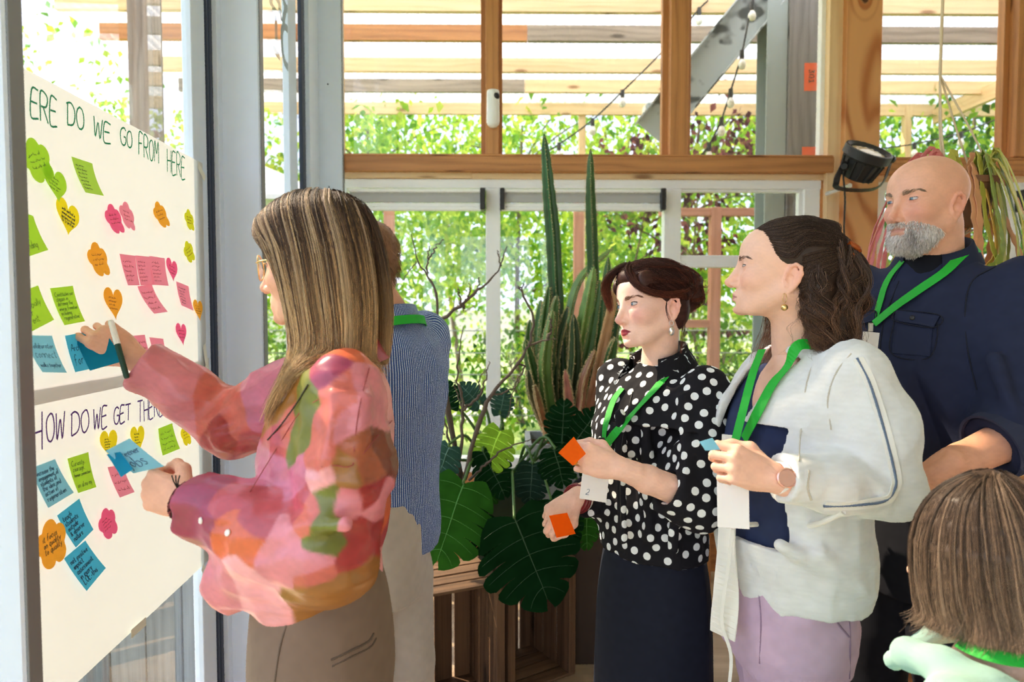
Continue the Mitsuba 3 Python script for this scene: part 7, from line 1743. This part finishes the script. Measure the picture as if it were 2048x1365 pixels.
# pen marks on the name cards
for key, c, nn, up, w, txt in ((W3['key'] + '__lanyard__badge', at(1190, 962, 1.66), (-.25, -1, .1), (.10, 0, 1), .066, ['2']), (man_key + '__lanyard__badge', at(1740, 686, 1.655), (-.45, -1, .1), (.10, 0, 1), .036, [None, None])):
    nn = unit(V(*nn)); up = unit(V(*up) - nn * (V(*up) @ nn)); sd = np.cross(up, nn); L_ = []
    for r, tx in enumerate(txt):
        st, W = strokes(tx, rngI) if tx else scribble(14, rngI); sc = w * (.55 if not tx else .14) / max(W, 3)
        for q in st: L_.append(q * sc + [-w * .28, -w * (.25 + .22 * r) + (.0 if not tx else -w * .3)])
    obj('handwriting', ink(L_, lambda P: (c + np.outer(P[:, 0], sd * np.sign(sd[0])) + np.outer(P[:, 1], up) + nn * .0022, np.tile(nn, (len(P), 1))), .0011), 'mat_ink_blue', key.rpartition('__')[0], smooth=False)

# ------------------------------------------------------------------ crates
def crate(label, o, e1, w, dpt, h, n_side=3):
    """A slatted fruit crate stood on its end: o the front left floor corner, e1 along the front, open towards the front."""
    k = thing('wooden_crate', label, 'crate', 'slatted wooden crates under the plants'); e1 = unit(V(e1[0], e1[1], 0)); e2 = V(-e1[1], e1[0], 0); o = V(o[0], o[1], 0)
    def pt(a, b, z): return o + e1 * a + e2 * b + V(0, 0, z)
    def b_(n, p, q, ww, hh, up): mesh, uv = bar(p, q, ww, hh, up, bevel=.002); obj(n, mesh, 'mat_crate', k, smooth=False, uv=uv)
    t = .011; rng = np.random.default_rng(int(abs(o[0] * 1000)) + 3)
    nb = 4; sw = dpt / nb
    for z in (h - t / 2, t / 2 + .002):
        for i in range(nb): b_('slat', pt(0, sw * (i + .5), z + rng.uniform(-.001, .001)), pt(w, sw * (i + .5) + rng.uniform(-.002, .002), z), sw - .010, t, (0, 0, 1))
    for x in (t / 2 + .02, w - t / 2 - .02):
        for i in range(3): b_('slat', pt(x, dpt / 3 * (i + .5), .012), pt(x, dpt / 3 * (i + .5), h - .012), t, dpt / 3 - .012, e2)
    ns = 4
    for i in range(ns): b_('slat', pt(.02 + (w - .04) / ns * (i + .5), dpt - t / 2 - .004, .012), pt(.02 + (w - .04) / ns * (i + .5), dpt - t / 2 - .004, h - .012), (w - .04) / ns - .012, t, e2)
    for x in (.018, w - .018):
        for y in (.018, dpt - .03): b_('corner_post', pt(x, y, .012), pt(x, y, h - .012), .034, .034, e2)
    return k
crate('slatted crate standing on end beside the pale trousers, open to the front', (-.375, 2.36), (.34, .155), .385, .30, .50)
crate('slatted crate with see-through gaps standing under the big dark monstera leaf', (-.015, 2.60), (.31, .20), .335, .30, .50)

# ------------------------------------------------------------------ planters and plants
def planter(name, label, c, top, w, h, z0, bsdf, cat_='planter', taper=.86, soil=True):
    k = thing(name, label, cat_); ws = w * taper
    def ring(a, z): return [(c[0] - a / 2, c[1] - a / 2, z), (c[0] + a / 2, c[1] - a / 2, z), (c[0] + a / 2, c[1] + a / 2, z), (c[0] - a / 2, c[1] + a / 2, z)]
    out = manifold3d.Manifold.hull_points(np.array(ring(ws, z0) + ring(w, z0 + h - .03) + ring(w + .012, z0 + h - .03) + ring(w + .012, z0 + h)))
    inn = manifold3d.Manifold.hull_points(np.array(ring(ws - .03, z0 + .03) + ring(w - .035, z0 + h + .01)))
    obj('body', out - inn, bsdf, k, smooth=False)
    m = rbox((w - .036, w - .036, .02), .004); m.apply_translation((c[0], c[1], z0 + h - .05)); obj('soil', m, 'mat_soil', k)
    return k
mat('soil', srgb(58, 44, 34), .95); mat('planter_grey', srgb(158, 162, 164), .6); mat('planter_brown', srgb(66, 54, 50), .45); mat('planter_green', srgb(54, 72, 58), .5)
pc = at(1120, 880, 3.28); planter('planter', 'pale grey square planter holding the tall cactus', (pc[0] + .02, 3.30), 0, .36, .90, 0.0, 'mat_planter_grey')
planter('planter', 'tall dark brown planter standing on the floor beside the polka dot woman', (at(1160, 1100, 3.0)[0] + .07, 2.97), 0, .25, .56, 0.0, 'mat_planter_brown')
gpc = V(at(1015, 980, 2.88)[0], 2.84); planter('planter', 'dark green planter on the crates with the monstera and the bare branches', gpc, 0, .26, .32, .505, 'mat_planter_green')

def cactus_stem(k, pix, d0, d1, w, ribs, cols, seed, shrink=.35):
    P = catmull([at(x, y, d0 + (d1 - d0) * i / (len(pix) - 1)) for i, (x, y) in enumerate(pix)], 44); n = len(P)
    t = np.linspace(0, 1, n); R = (w * .74 / 2 / 455) * (1 - (1 - shrink) * np.clip((t - .55) / .45, 0, 1) ** 2.2) * (.82 + .18 * np.clip(t * 6, 0, 1)); R[-1] *= .25; R[-2] *= .7
    T_ = np.gradient(P, axis=0); T_ /= np.linalg.norm(T_, axis=1, keepdims=True); a = np.cross(T_, V(0, 1, .05)); a /= np.linalg.norm(a, axis=1, keepdims=True); b = np.cross(T_, a)
    m = ribs * 8; th = np.arange(m) * 2 * np.pi / m; ph = np.random.default_rng(seed).uniform(0, 6.28); rib = np.abs(np.cos(ribs * (th - ph) / 2)) ** 2.6; prof = .50 + .50 * rib
    wob = 1 + .05 * np.sin(np.arange(n) * 2.1)[:, None] * rib[None]
    v = P[:, None] + (R[:, None] * prof[None] * wob)[..., None] * (np.cos(th)[None, :, None] * a[:, None] + np.sin(th)[None, :, None] * b[:, None])
    i, j = np.meshgrid(np.arange(n - 1), np.arange(m), indexing='ij'); q = np.stack([i * m + j, i * m + (j + 1) % m, (i + 1) * m + (j + 1) % m, (i + 1) * m + j], -1).reshape(-1, 4)
    cap_ = np.array([[(n - 1) * m, (n - 1) * m + jj, (n - 1) * m + jj + 1] for jj in range(1, m - 1)]); mesh = tm(v.reshape(-1, 3), np.vstack([q[:, [0, 1, 2]], q[:, [0, 2, 3]], cap_]))
    if mesh.volume < 0: mesh.invert()
    c = np.array(cols[0]) * (1 - t[:, None]) + np.array(cols[1]) * t[:, None]; col = (c[:, None] * (1 - rib[None, :, None] ** 8 * .0) + srgb(150, 150, 90) * (rib ** 10)[None, :, None] * .22); col = np.clip(col.reshape(-1, 3) * (1 + .5 * vnoise(v.reshape(-1, 3), 30, seed)[:, None]), 0, 1)
    s = obj('stem', mesh, 'mat_waxy_leaf', k, color=col)
    pk_ = [jj for jj in range(m) if rib[jj] >= rib[jj - 1] and rib[jj] > rib[(jj + 1) % m]]; S = []; rng = np.random.default_rng(seed)
    for jj in pk_:
        for i0 in np.arange(2, n - 1, .5):
            f = i0 - int(i0); p = v[int(i0), jj] * (1 - f) + v[int(i0) + 1, jj] * f; o = unit(p - (P[int(i0)] * (1 - f) + P[int(i0) + 1] * f))
            for _ in range(2): e = unit(o + rng.normal(size=3) * .5) * rng.uniform(.006, .011); S.append([p - o * .001, p + e * .5, p + e])
    obj('spines', tubes(np.array(S), np.array([.0013, .0010, .0003]), 3), 'mat_spine', s, smooth=False, kind='stuff')
mat('spine', srgb(206, 186, 140), .7)
CK = thing('cactus', 'tall many-stemmed cactus with two long upright stems, in the grey planter by the window', 'cactus')
DG, MG, LG, BR, PK = srgb(30, 62, 34), srgb(58, 96, 44), srgb(112, 148, 74), srgb(120, 96, 70), srgb(170, 108, 96)
for i, (pix, d0, d1, w, rb, c) in enumerate([
    ([(1128, 880), (1120, 760), (1113, 620), (1106, 480), (1097, 380), (1088, 268)], 3.18, 3.02, 44, 5, (DG, srgb(44, 92, 48))),
    ([(1182, 880), (1188, 760), (1188, 620), (1184, 480), (1181, 390), (1181, 298)], 3.26, 3.10, 34, 4, (DG, MG)),
    ([(1108, 880), (1078, 800), (1060, 720), (1060, 640)], 3.22, 3.12, 40, 4, (DG, MG)), ([(1112, 880), (1086, 790), (1074, 700), (1082, 600)], 3.24, 3.2, 36, 4, (MG, MG)),
    ([(1116, 880), (1092, 780), (1088, 680), (1098, 572)], 3.2, 3.06, 38, 5, (DG, MG)), ([(1118, 880), (1100, 790), (1100, 690), (1114, 590)], 3.16, 3.0, 40, 4, (DG, MG)), ([(1122, 885), (1108, 800), (1112, 700), (1136, 612)], 3.14, 3.02, 34, 4, (srgb(36, 48, 24), DG)),
    ([(1126, 885), (1130, 760), (1136, 650), (1160, 560), (1226, 496)], 3.3, 3.3, 30, 3, (DG, LG)), ([(1136, 885), (1146, 780), (1166, 660), (1188, 534)], 3.12, 3.0, 46, 4, (MG, LG)), ([(1140, 885), (1150, 790), (1156, 700), (1172, 610)], 3.22, 3.2, 36, 4, (DG, MG)),
    ([(1180, 885), (1196, 780), (1206, 650), (1217, 514)], 3.16, 3.1, 36, 4, (MG, MG)), ([(1160, 885), (1188, 770), (1212, 660), (1240, 530)], 3.06, 2.98, 34, 3, (PK, srgb(186, 150, 100))), ([(1186, 885), (1206, 790), (1224, 690), (1244, 580)], 3.2, 3.2, 38, 4, (DG, MG)), ([(1190, 885), (1204, 800), (1220, 720), (1232, 676)], 3.05, 2.95, 34, 4, (DG, MG)),
    ([(1146, 885), (1140, 820), (1130, 740)], 3.02, 2.96, 26, 3, (PK, PK)), ([(1150, 885), (1160, 820), (1168, 760), (1190, 700)], 3.0, 2.96, 28, 3, (PK, srgb(130, 96, 66))), ([(1104, 885), (1088, 850), (1064, 790), (1056, 740)], 3.1, 3.02, 30, 4, (BR, DG)), ([(1098, 885), (1082, 830), (1068, 770)], 3.06, 3.0, 22, 3, (srgb(180, 110, 70), BR)),
    ([(1106, 885), (1080, 810), (1064, 740), (1050, 680)], 3.12, 3.04, 36, 4, (DG, MG)), ([(1114, 885), (1096, 800), (1090, 720), (1106, 620)], 3.1, 2.98, 38, 4, (MG, LG * .7)), ([(1150, 885), (1160, 780), (1180, 680), (1200, 560)], 3.1, 3.02, 38, 4, (DG, MG)), ([(1130, 885), (1140, 800), (1150, 720), (1148, 630)], 3.08, 3.0, 36, 4, (srgb(40, 50, 26), DG)),
    ([(1170, 885), (1176, 770), (1174, 690), (1176, 600)], 3.3, 3.3, 36, 4, (DG, MG)), ([(1130, 885), (1122, 800), (1124, 720), (1128, 640)], 3.28, 3.28, 36, 4, (DG, DG))]):
    cactus_stem(CK, pix, d0 + .05, d1 + .05, w, rb, c, 200 + i)

def monstera_leaf(k, base, tip, n, half, cols, seed, cuts=6, fold=.10, droop=.10, roll=0.0, vein=srgb(150, 180, 110)):
    """A split heart-shaped leaf: its lobes hang together along the midrib and part towards the margin."""
    base, tip = np.asarray(base, float), np.asarray(tip, float); L = np.linalg.norm(tip - base); x = unit(tip - base); n = np.asarray(n, float); z = unit(n - x * (n @ x)); y = np.cross(z, x)
    rng = np.random.default_rng(seed)
    def width(s): return half * np.clip(np.sin(np.pi * np.clip(s * .86 + .13, 0, 1)) ** .75 * (1 - .12 * s), 0, 2)
    def surf(s, t, side):
        w = width(s); sw = (.22 * t ** 1.6 - .16 * (1 - s) * t) * half                       # lobes sweep forward, basal ones back
        X = s * L + sw - .16 * L * np.maximum(0, .16 - s) / .16 * t; Y = side * t * w; Z = fold * np.abs(t) * w * (1 - .9 * t) - droop * L * (s ** 2) - .10 * w * t ** 2 + .004 * np.sin(9 * s + 3 * t + seed)
        return base + np.stack([X, Y, Z], -1) @ np.array([x, y, z])
    vs, fs, at0 = [], [], 0; edges = np.linspace(0, 1, cuts + 1); VE = []
    for side in (1, -1):
        for i in range(cuts):
            s0, s1 = edges[i], edges[i + 1]; depth = rng.uniform(.45, .70) if i > 0 else .85
            tt = np.linspace(0, 1, 8); ss = np.linspace(0, 1, 6); Tn, Sn = np.meshgrid(tt, ss, indexing='ij')
            g = np.clip((Tn - depth) / (1 - depth), 0, 1); gap = .07 * g ** .6; mid = .5 + .06 * g
            S = mid + (Sn - .5) * (1 - 2 * gap * (1 if i not in (0,) else .5)); S = s0 + (s1 - s0) * S
            edge_round = 1 - .10 * (2 * np.abs(Sn - .5)) ** 4 * g
            vs.append(surf(S.ravel(), (Tn * edge_round).ravel(), side)); ii, jj = np.meshgrid(np.arange(7), np.arange(5), indexing='ij'); q = np.stack([ii * 6 + jj, (ii + 1) * 6 + jj, (ii + 1) * 6 + jj + 1, ii * 6 + jj + 1], -1).reshape(-1, 4)
            if side > 0: q = q[:, ::-1]
            fs.append(q + at0); at0 += 48
            VE.append(surf(s0 + (s1 - s0) * np.full(8, .5) * np.linspace(.6, 1, 8), np.linspace(0, .9, 8), side) + z * .0012)
    v = np.vstack(vs); q = np.vstack(fs); m = tm(v, np.vstack([q[:, [0, 1, 2]], q[:, [0, 2, 3]]]))
    c = np.clip(np.array(cols) * (1 + .45 * vnoise(v, 22, seed)[:, None] + .2 * vnoise(v, 90, seed)[:, None]), 0, 1)
    lf = obj('leaf', m, 'mat_monstera', k, smooth=True, color=c)
    mr = surf(np.linspace(0, 1, 14), np.zeros(14), 1) + z * .001; 
    obj('veins', cat([tubes(mr, np.linspace(.0035, .0012, 14), 5), tubes(np.array(VE), np.linspace(.0016, .0006, 8), 4)]), 'mat_veined', lf, smooth=True, kind='stuff', color=np.clip(np.array(cols) * 1.9 + .012, 0, 1))
    return mr[0]
scene['mat_monstera'] = {'type': 'principledthin', 'base_color': VC, 'roughness': 0.32, 'diff_trans': 0.55, 'eta': 1.45}
mat('veined', VC, .5); mat('petiole', srgb(74, 110, 56), .4)
MK = thing('monstera', 'monstera with large split leaves on the crates in front of the cactus', 'plant')
root = V(gpc[0], gpc[1], .78)
DK, MD, LT, BL = srgb(18, 50, 26), srgb(46, 98, 34), srgb(150, 200, 60), srgb(52, 84, 74)
for i, (b_, t_, n_, half, c, kw) in enumerate([
    ((1001, 862, 2.62), (968, 944, 2.60), (-.3, -1, .35), .095, LT, {}),                                 # bright backlit leaf
    ((928, 968, 2.50), (872, 1122, 2.42), (-.1, -1, .45), .175, MD, dict(cuts=5)), ((1028, 1036, 2.42), (1098, 1200, 2.34), (.1, -1, .55), .205, DK, dict(cuts=5)),
    ((1124, 888, 2.74), (1128, 806, 2.72), (-.1, -1, .3), .085, DK, {}), ((1150, 886, 2.72), (1196, 822, 2.70), (.2, -1, .4), .075, DK, {}), ((1108, 900, 2.66), (1128, 968, 2.60), (.1, -1, .5), .090, DK, {}),
    ((1065, 930, 2.66), (1060, 1004, 2.62), (.0, -1, .5), .085, BL * .6, {}), ((1172, 1000, 2.66), (1176, 1098, 2.62), (.2, -1, .4), .070, MD, {}), ((900, 895, 2.62), (868, 965, 2.60), (-.3, -1, .6), .08, BL, {}),
    ((966, 905, 2.62), (1010, 990, 2.56), (.1, -1, .6), .085, DK, {}), ((960, 810, 2.78), (920, 770, 2.80), (-.2, -1, .3), .06, BL, {}), ((1000, 830, 2.8), (1010, 780, 2.82), (.1, -1, .3), .055, BL, {}), ((902, 820, 2.76), (884, 760, 2.78), (-.4, -1, .2), .06, DK, {}),
    ((940, 1030, 2.56), (985, 1105, 2.50), (.1, -1, .5), .085, DK, {}), ((1100, 1000, 2.56), (1150, 1080, 2.50), (.2, -1, .5), .10, DK, {}), ((985, 960, 2.70), (960, 1010, 2.66), (-.1, -1, .5), .07, MD, {}), ((1180, 905, 2.70), (1200, 985, 2.66), (.3, -1, .4), .07, DK, {}), ((880, 985, 2.66), (858, 1050, 2.6), (-.4, -1, .4), .08, MD, {})]):
    e = monstera_leaf(MK, at(*b_), at(*t_), n_, half, c, 300 + i, **kw)
    mid = (root + e) / 2 + V(0, 0, .12) + V((e[0] - root[0]) * .2, 0, 0); obj('stem', tubes(catmull([root + V(*(np.random.default_rng(i).normal(size=2) * .03), 0), mid, e + V(0, .01, .012), e], 18), np.linspace(.007, .0045, 18), 7), 'mat_petiole', MK, smooth=True)
BKK = thing('branches', 'bare grey branches standing among the monstera leaves, left of the cactus', 'branches')
mat('twig', srgb(96, 84, 76), .85)
def twig(pix, d, r0, r1=.0016):
    P = catmull([at(x, y, d) for x, y in pix], 26); rng = np.random.default_rng(int(pix[0][0])); P = P + rng.normal(size=P.shape) * .0025
    R = np.linspace(r0, r1, 26) * (1 + .25 * (rng.random(26) > .75)); obj('branch', tubes(P, R, 6, cap=True), 'mat_twig', BKK, smooth=True)
for pix, d, r in [([(920, 960), (905, 860), (884, 740), (877, 656), (870, 583), (853, 550), (835, 521), (822, 470)], 2.72, .0095), ([(853, 550), (857, 515), (859, 491)], 2.72, .004), ([(857, 520), (872, 495), (886, 479)], 2.72, .0035), ([(835, 521), (815, 548), (806, 562)], 2.72, .002),
    ([(925, 960), (890, 800), (877, 656), (897, 631), (923, 609), (952, 583), (978, 565), (1000, 532), (1014, 493)], 2.70, .0105), ([(923, 609), (918, 590), (915, 575)], 2.70, .004), ([(930, 603), (940, 585), (941, 568)], 2.7, .004), ([(955, 580), (958, 565), (957, 556)], 2.7, .003), ([(1000, 532), (998, 515), (995, 503)], 2.7, .003), ([(923, 609), (928, 614), (926, 622)], 2.69, .006),
    ([(917, 960), (926, 821), (915, 748), (926, 656)], 2.64, .008), ([(926, 821), (963, 785), (978, 722)], 2.64, .0065), ([(926, 821), (912, 780), (908, 760)], 2.64, .003), ([(963, 785), (958, 760), (970, 742)], 2.64, .003),
    ([(930, 960), (955, 850), (985, 788), (1036, 730), (1058, 693), (1102, 678), (1117, 680)], 2.60, .0095), ([(1058, 693), (1066, 638), (1044, 583), (1049, 568)], 2.60, .006), ([(1095, 678), (1102, 653), (1099, 634)], 2.6, .006), ([(1036, 730), (1050, 735), (1030, 770), (1014, 840)], 2.62, .0045), ([(1044, 583), (1038, 577), (1037, 575)], 2.6, .003), ([(985, 790), (1010, 785), (1035, 770), (1040, 740)], 2.6, .004),
    ([(905, 960), (895, 870), (884, 820), (890, 790)], 2.66, .006), ([(890, 870), (875, 850), (866, 835)], 2.66, .003), ([(940, 960), (1000, 905), (1060, 880)], 2.58, .006)]: twig(pix, d, r)

# ------------------------------------------------------------------ hanging plant, stage light, sensor, tables
HP = thing('hanging_plant', 'hanging plant with drooping yellow-green and pink stems behind the head of the bald man', 'plant')
dh = 2.55
cpt = at(1925, 408, dh)
obj('pot', lathe([[0, -.085], [.07, -.085], [.105, .06], [.112, .062], [.112, .085], [.10, .085], [.095, .05], [0, .05]], 28, at_=cpt), 'mat_pot', HP)
mat('pot', srgb(112, 76, 50), .7); mat('cord', srgb(214, 196, 166), .9)
ap = at(1880, 150, dh)
obj('hanger', tubes(np.array([[V(ap[0] + .01, dh, CEIL), (ap + V(ap[0] + .01, dh, CEIL)) / 2, ap]]), .0055, 6), 'mat_cord', HP, smooth=True)
for s in ((-1, -.6), (1, -.6), (-.2, 1), (.9, .7)): obj('cord', tubes(catmull([ap, ap * .5 + cpt * .5 + V(s[0] * .055, s[1] * .05, .02), cpt + V(s[0] * .085, s[1] * .07, .07), cpt + V(s[0] * .085, s[1] * .07, -.05), cpt + V(0, 0, -.12)], 20), .0038, 5), 'mat_cord', HP, smooth=True)
rng = np.random.default_rng(91)
for i in range(60):
    a = rng.uniform(0, 2 * np.pi); left = i % 5 == 0; r = .09; out = V(math.cos(a), math.sin(a), 0); 
    if left: out = unit(V(-1, rng.uniform(-.6, .3), 0))
    L_ = rng.uniform(.22, .42) if not left else rng.uniform(.34, .46); sp = rng.uniform(.05, .17) if not left else rng.uniform(.20, .30)
    P = catmull([cpt + out * .05 + V(0, 0, .06), cpt + out * (.05 + sp * .45) + V(0, 0, .06 + rng.uniform(.03, .14)), cpt + out * (.07 + sp * .9) + V(0, 0, .02 - L_ * .25), cpt + out * (.08 + sp * 1.0) + V(rng.normal() * .02, 0, -L_ * .7), cpt + out * (.08 + sp * .95) + V(rng.normal() * .03, 0, -L_)], 30)
    w = (.011 if left else .030 if i % 3 else .016) * (1 + .28 * np.sign(np.sin(np.arange(30) * 2.2))); w[-1] = .004; w[0] = .01
    N = np.tile(unit(V(math.cos(a + .8), -1.2, .2)), (30, 1)); m = ribbon(P, N, w, .003)
    c = [srgb(170, 170, 70), srgb(196, 186, 96), srgb(130, 150, 60), srgb(206, 150, 110), srgb(214, 170, 80)][rng.integers(0, 5)] if not left else srgb(206, 120, 120)
    obj('stem', m, 'mat_plain', HP, smooth=False, color=np.clip(np.array(c) * (1 + .5 * vnoise(m.vertices, 60, i)[:, None]), 0, 1))
PL = thing('stage_spotlight', 'black stage spotlight with a round lens clamped to the timber post', 'spotlight')
dp = 3.52; lc, bc = at(1737, 303, dp - .03), at(1716, 362, dp); ax = unit(unit(lc - bc) + V(0, -.42, 0)); R = .108
lens_c = lc; Lb = .145
obj('housing', lathe([[0, -Lb], [.060, -Lb], [.074, -Lb + .006], [.098, -.045], [.104, -.04], [R + .010, -.03], [R + .010, .012], [R, .014], [R - .016, .002], [R - .018, -.008], [0, -.008]], 36, ax, lens_c), 'mat_black_metal', PL)
mat('lens', srgb(206, 190, 160), .12, clearcoat=1.0); obj('lens', lathe([[0, .006], [.05, .003], [R - .02, -.006], [R - .02, -.007], [0, -.007]], 36, ax, lens_c), 'mat_lens', PL)
uu = unit(np.cross(ax, V(0, 0, 1))); vv = np.cross(ax, uu)
for i in range(14):
    b = i * 2 * np.pi / 14; o = math.cos(b) * uu + math.sin(b) * vv; mesh, _ = bar(lens_c + o * .100 - ax * .045, lens_c + o * .078 - ax * (Lb - .006), .006, .014, up=o); obj('cooling_fin', mesh, 'mat_black_metal', PL)
for i in range(12):
    b = i * 2 * np.pi / 12; o = math.cos(b) * uu + math.sin(b) * vv; mm_ = lathe([[0, .004], [.012, .001], [.013, -.004], [0, -.004]], 10, ax, lens_c + o * .055); obj('led_lens', mm_, 'mat_lens', PL)
mm_ = lathe([[0, .004], [.012, .001], [.013, -.004], [0, -.004]], 10, ax, lens_c); obj('led_lens', mm_, 'mat_lens', PL)
y0 = at(1672, 345, dp); y1 = at(1674, 374, dp); y2 = at(1770, 372, dp); y3 = at(1783, 322, dp); cb = lens_c - ax * .06
obj('yoke', ribbon(catmull([cb + uu * .118 if (cb + uu * .118)[0] < cb[0] else cb - uu * .118, y0 * .5 + y1 * .5, y1 + V(.02, 0, -.008), y2 - V(.04, 0, .008), y3], 30), np.tile(V(0, -.3, -1), (30, 1)), .034, .004), 'mat_black_metal', PL, smooth=False)
for p in (at(1690, 336, dp - .03), at(1784, 320, dp - .03)): obj('knob', lathe([[0, .0], [.018, .0], [.020, .006], [.016, .022], [0, .022]], 16, V(-.6, -.8, .2), p), 'mat_black_plastic', PL)
obj('mounting_bolt', lathe([[0, 0], [.012, 0], [.012, .255], [0, .255]], 10, V(0, 1, 0), at(1700, 371, dp)), 'mat_chrome', PL)
obj('cable', tubes(catmull([at(1686, 345, dp - .02), at(1690, 400, dp + .02), at(1688, 460, dp + .16), at(1692, 540, dp + .20), at(1688, 640, dp + .21), at(1690, 760, dp + .21)], 40), .0045, 6), 'mat_black_plastic', PL, smooth=True)
SN = thing('motion_sensor', 'white pill-shaped motion sensor with a dark eye on the timber mullion', 'sensor')
sc = bp(986, 216, .125); sF = Field(); 
M_ = frame_mat(BE, V(BN[0], BN[1], 0), V(0, 0, 1), sc); sF.cap((0, 0, -.072), (0, 0, .085), .036, .034, .01); sF.op(lambda x, y, z: y + .012 + 0 * x + 0 * z, (-.1, -.2, -.2), (.1, 0, .2), .004, -1)
sF.op(lambda x, y, z: -(z - .094) + 0 * x + 0 * y, (-.1, -.1, .09), (.1, .1, .2), .006, -1); mm_ = taubin(sF.mesh(.004), 3); 
obj('case', moved(mm_, M_), 'mat_white_paint', SN, smooth=True); e = trimesh.creation.icosphere(2, .019); e.apply_translation(sc + BE * .018 + BN * .020 + V(0, 0, .058)); obj('eye', e, 'mat_black_plastic', SN, smooth=True)
def table(name, label, x0, x1, y0, y1, z, cat_='table'):
    k = thing(name, label, cat_); mesh, uv = bar(V(x0, (y0 + y1) / 2, z - .02), V(x1, (y0 + y1) / 2, z - .02), y1 - y0, .04, bevel=.004); obj('tabletop', mesh, 'mat_timber', k, smooth=False, uv=uv)
    for x in (x0 + .05, x1 - .05):
        for y in (y0 + .05, y1 - .05): mesh, uv = bar(V(x, y, 0), V(x, y, z - .04), .055, .055); obj('leg', mesh, 'mat_timber', k, smooth=False, uv=uv)
    for a, b in ((V(x0 + .05, y0 + .05, z - .10), V(x1 - .05, y0 + .05, z - .10)), (V(x0 + .05, y1 - .05, z - .10), V(x1 - .05, y1 - .05, z - .10))): mesh, uv = bar(a, b, .03, .10); obj('apron', mesh, 'mat_timber', k, smooth=False, uv=uv)
    return k
xa = at(1385, 1050, 2.5)[0]; zt = at(1400, 1048, 2.5)[2]; table('side_table', 'wooden side table between the polka dot woman and the woman in the cardigan', xa, xa + .9, 2.5, 3.05, zt)
BG = thing('bag', 'black bag lying on the wooden side table', 'bag'); F_ = Field(); cc = at(1428, 992, 2.75); cc[2] = zt
F_.ell(cc + V(.03, 0, .055), (.15, .10, .06), .02); F_.cap(cc + V(-.07, 0, .04), cc + V(.14, 0, .04), .055, .055, .02); F_.op(lambda x, y, z: z - zt - .0025 + 0 * x + 0 * y, cc - V(.4, .4, .3), cc + V(.4, .4, .0), .004, -1); obj('body', taubin(F_.mesh(.008, disp=lambda P: folds(P, .004, 14, 131)), 3), 'mat_black_plastic', BG, smooth=True)
obj('strap', tubes(catmull([cc + V(-.10, -.02, .07), cc + V(-.04, -.06, .13), cc + V(.08, -.06, .14), cc + V(.15, -.02, .08)], 20), .007, 6), 'mat_black_plastic', BG, smooth=True)
zb_ = at(2020, 945, 2.25)[2]; xb_ = at(1990, 945, 2.25)[0]; table('bar_table', 'pale wooden bar table cut off by the right edge behind the bald man', xb_, xb_ + .8, 2.2, 2.75, zb_)
CDK = thing('paper_card', 'white folded card standing on the bar table at the right edge', 'card'); c = at(2006, 930, 2.32)
v = np.array([V(-.04, 0, 0), V(.04, 0, 0), V(.036, .03, .095), V(-.036, .03, .095), V(-.04, .06, 0), V(.04, .06, 0)]) + V(c[0], 2.32, zb_ + .001)
obj('card', tm(np.vstack([v, v + V(0, 0, .0008)]), np.array([[0, 1, 2], [0, 2, 3], [3, 2, 5], [3, 5, 4], [6, 8, 7], [6, 9, 8], [9, 11, 8], [9, 10, 11]])), 'mat_card', CDK, smooth=False)
mat('blue_paper', srgb(70, 130, 206), .6)
for i, nm in enumerate(('undermost', 'middle', 'topmost')):
    k = thing('blue_leaflet', nm + ' blue leaflet of the fan on the bar table at the right edge', 'leaflet', 'blue leaflets on the bar table'); m = rbox((.10, .15, .002), .0005)
    m.apply_transform(trimesh.transformations.rotation_matrix(-.5 + .22 * i, (0, 0, 1))); m.apply_translation((at(2050, 950, 2.3)[0] + .012 * i, 2.30, zb_ + .002 + .003 * i)); obj('sheet', m, 'mat_blue_paper', k, smooth=False)
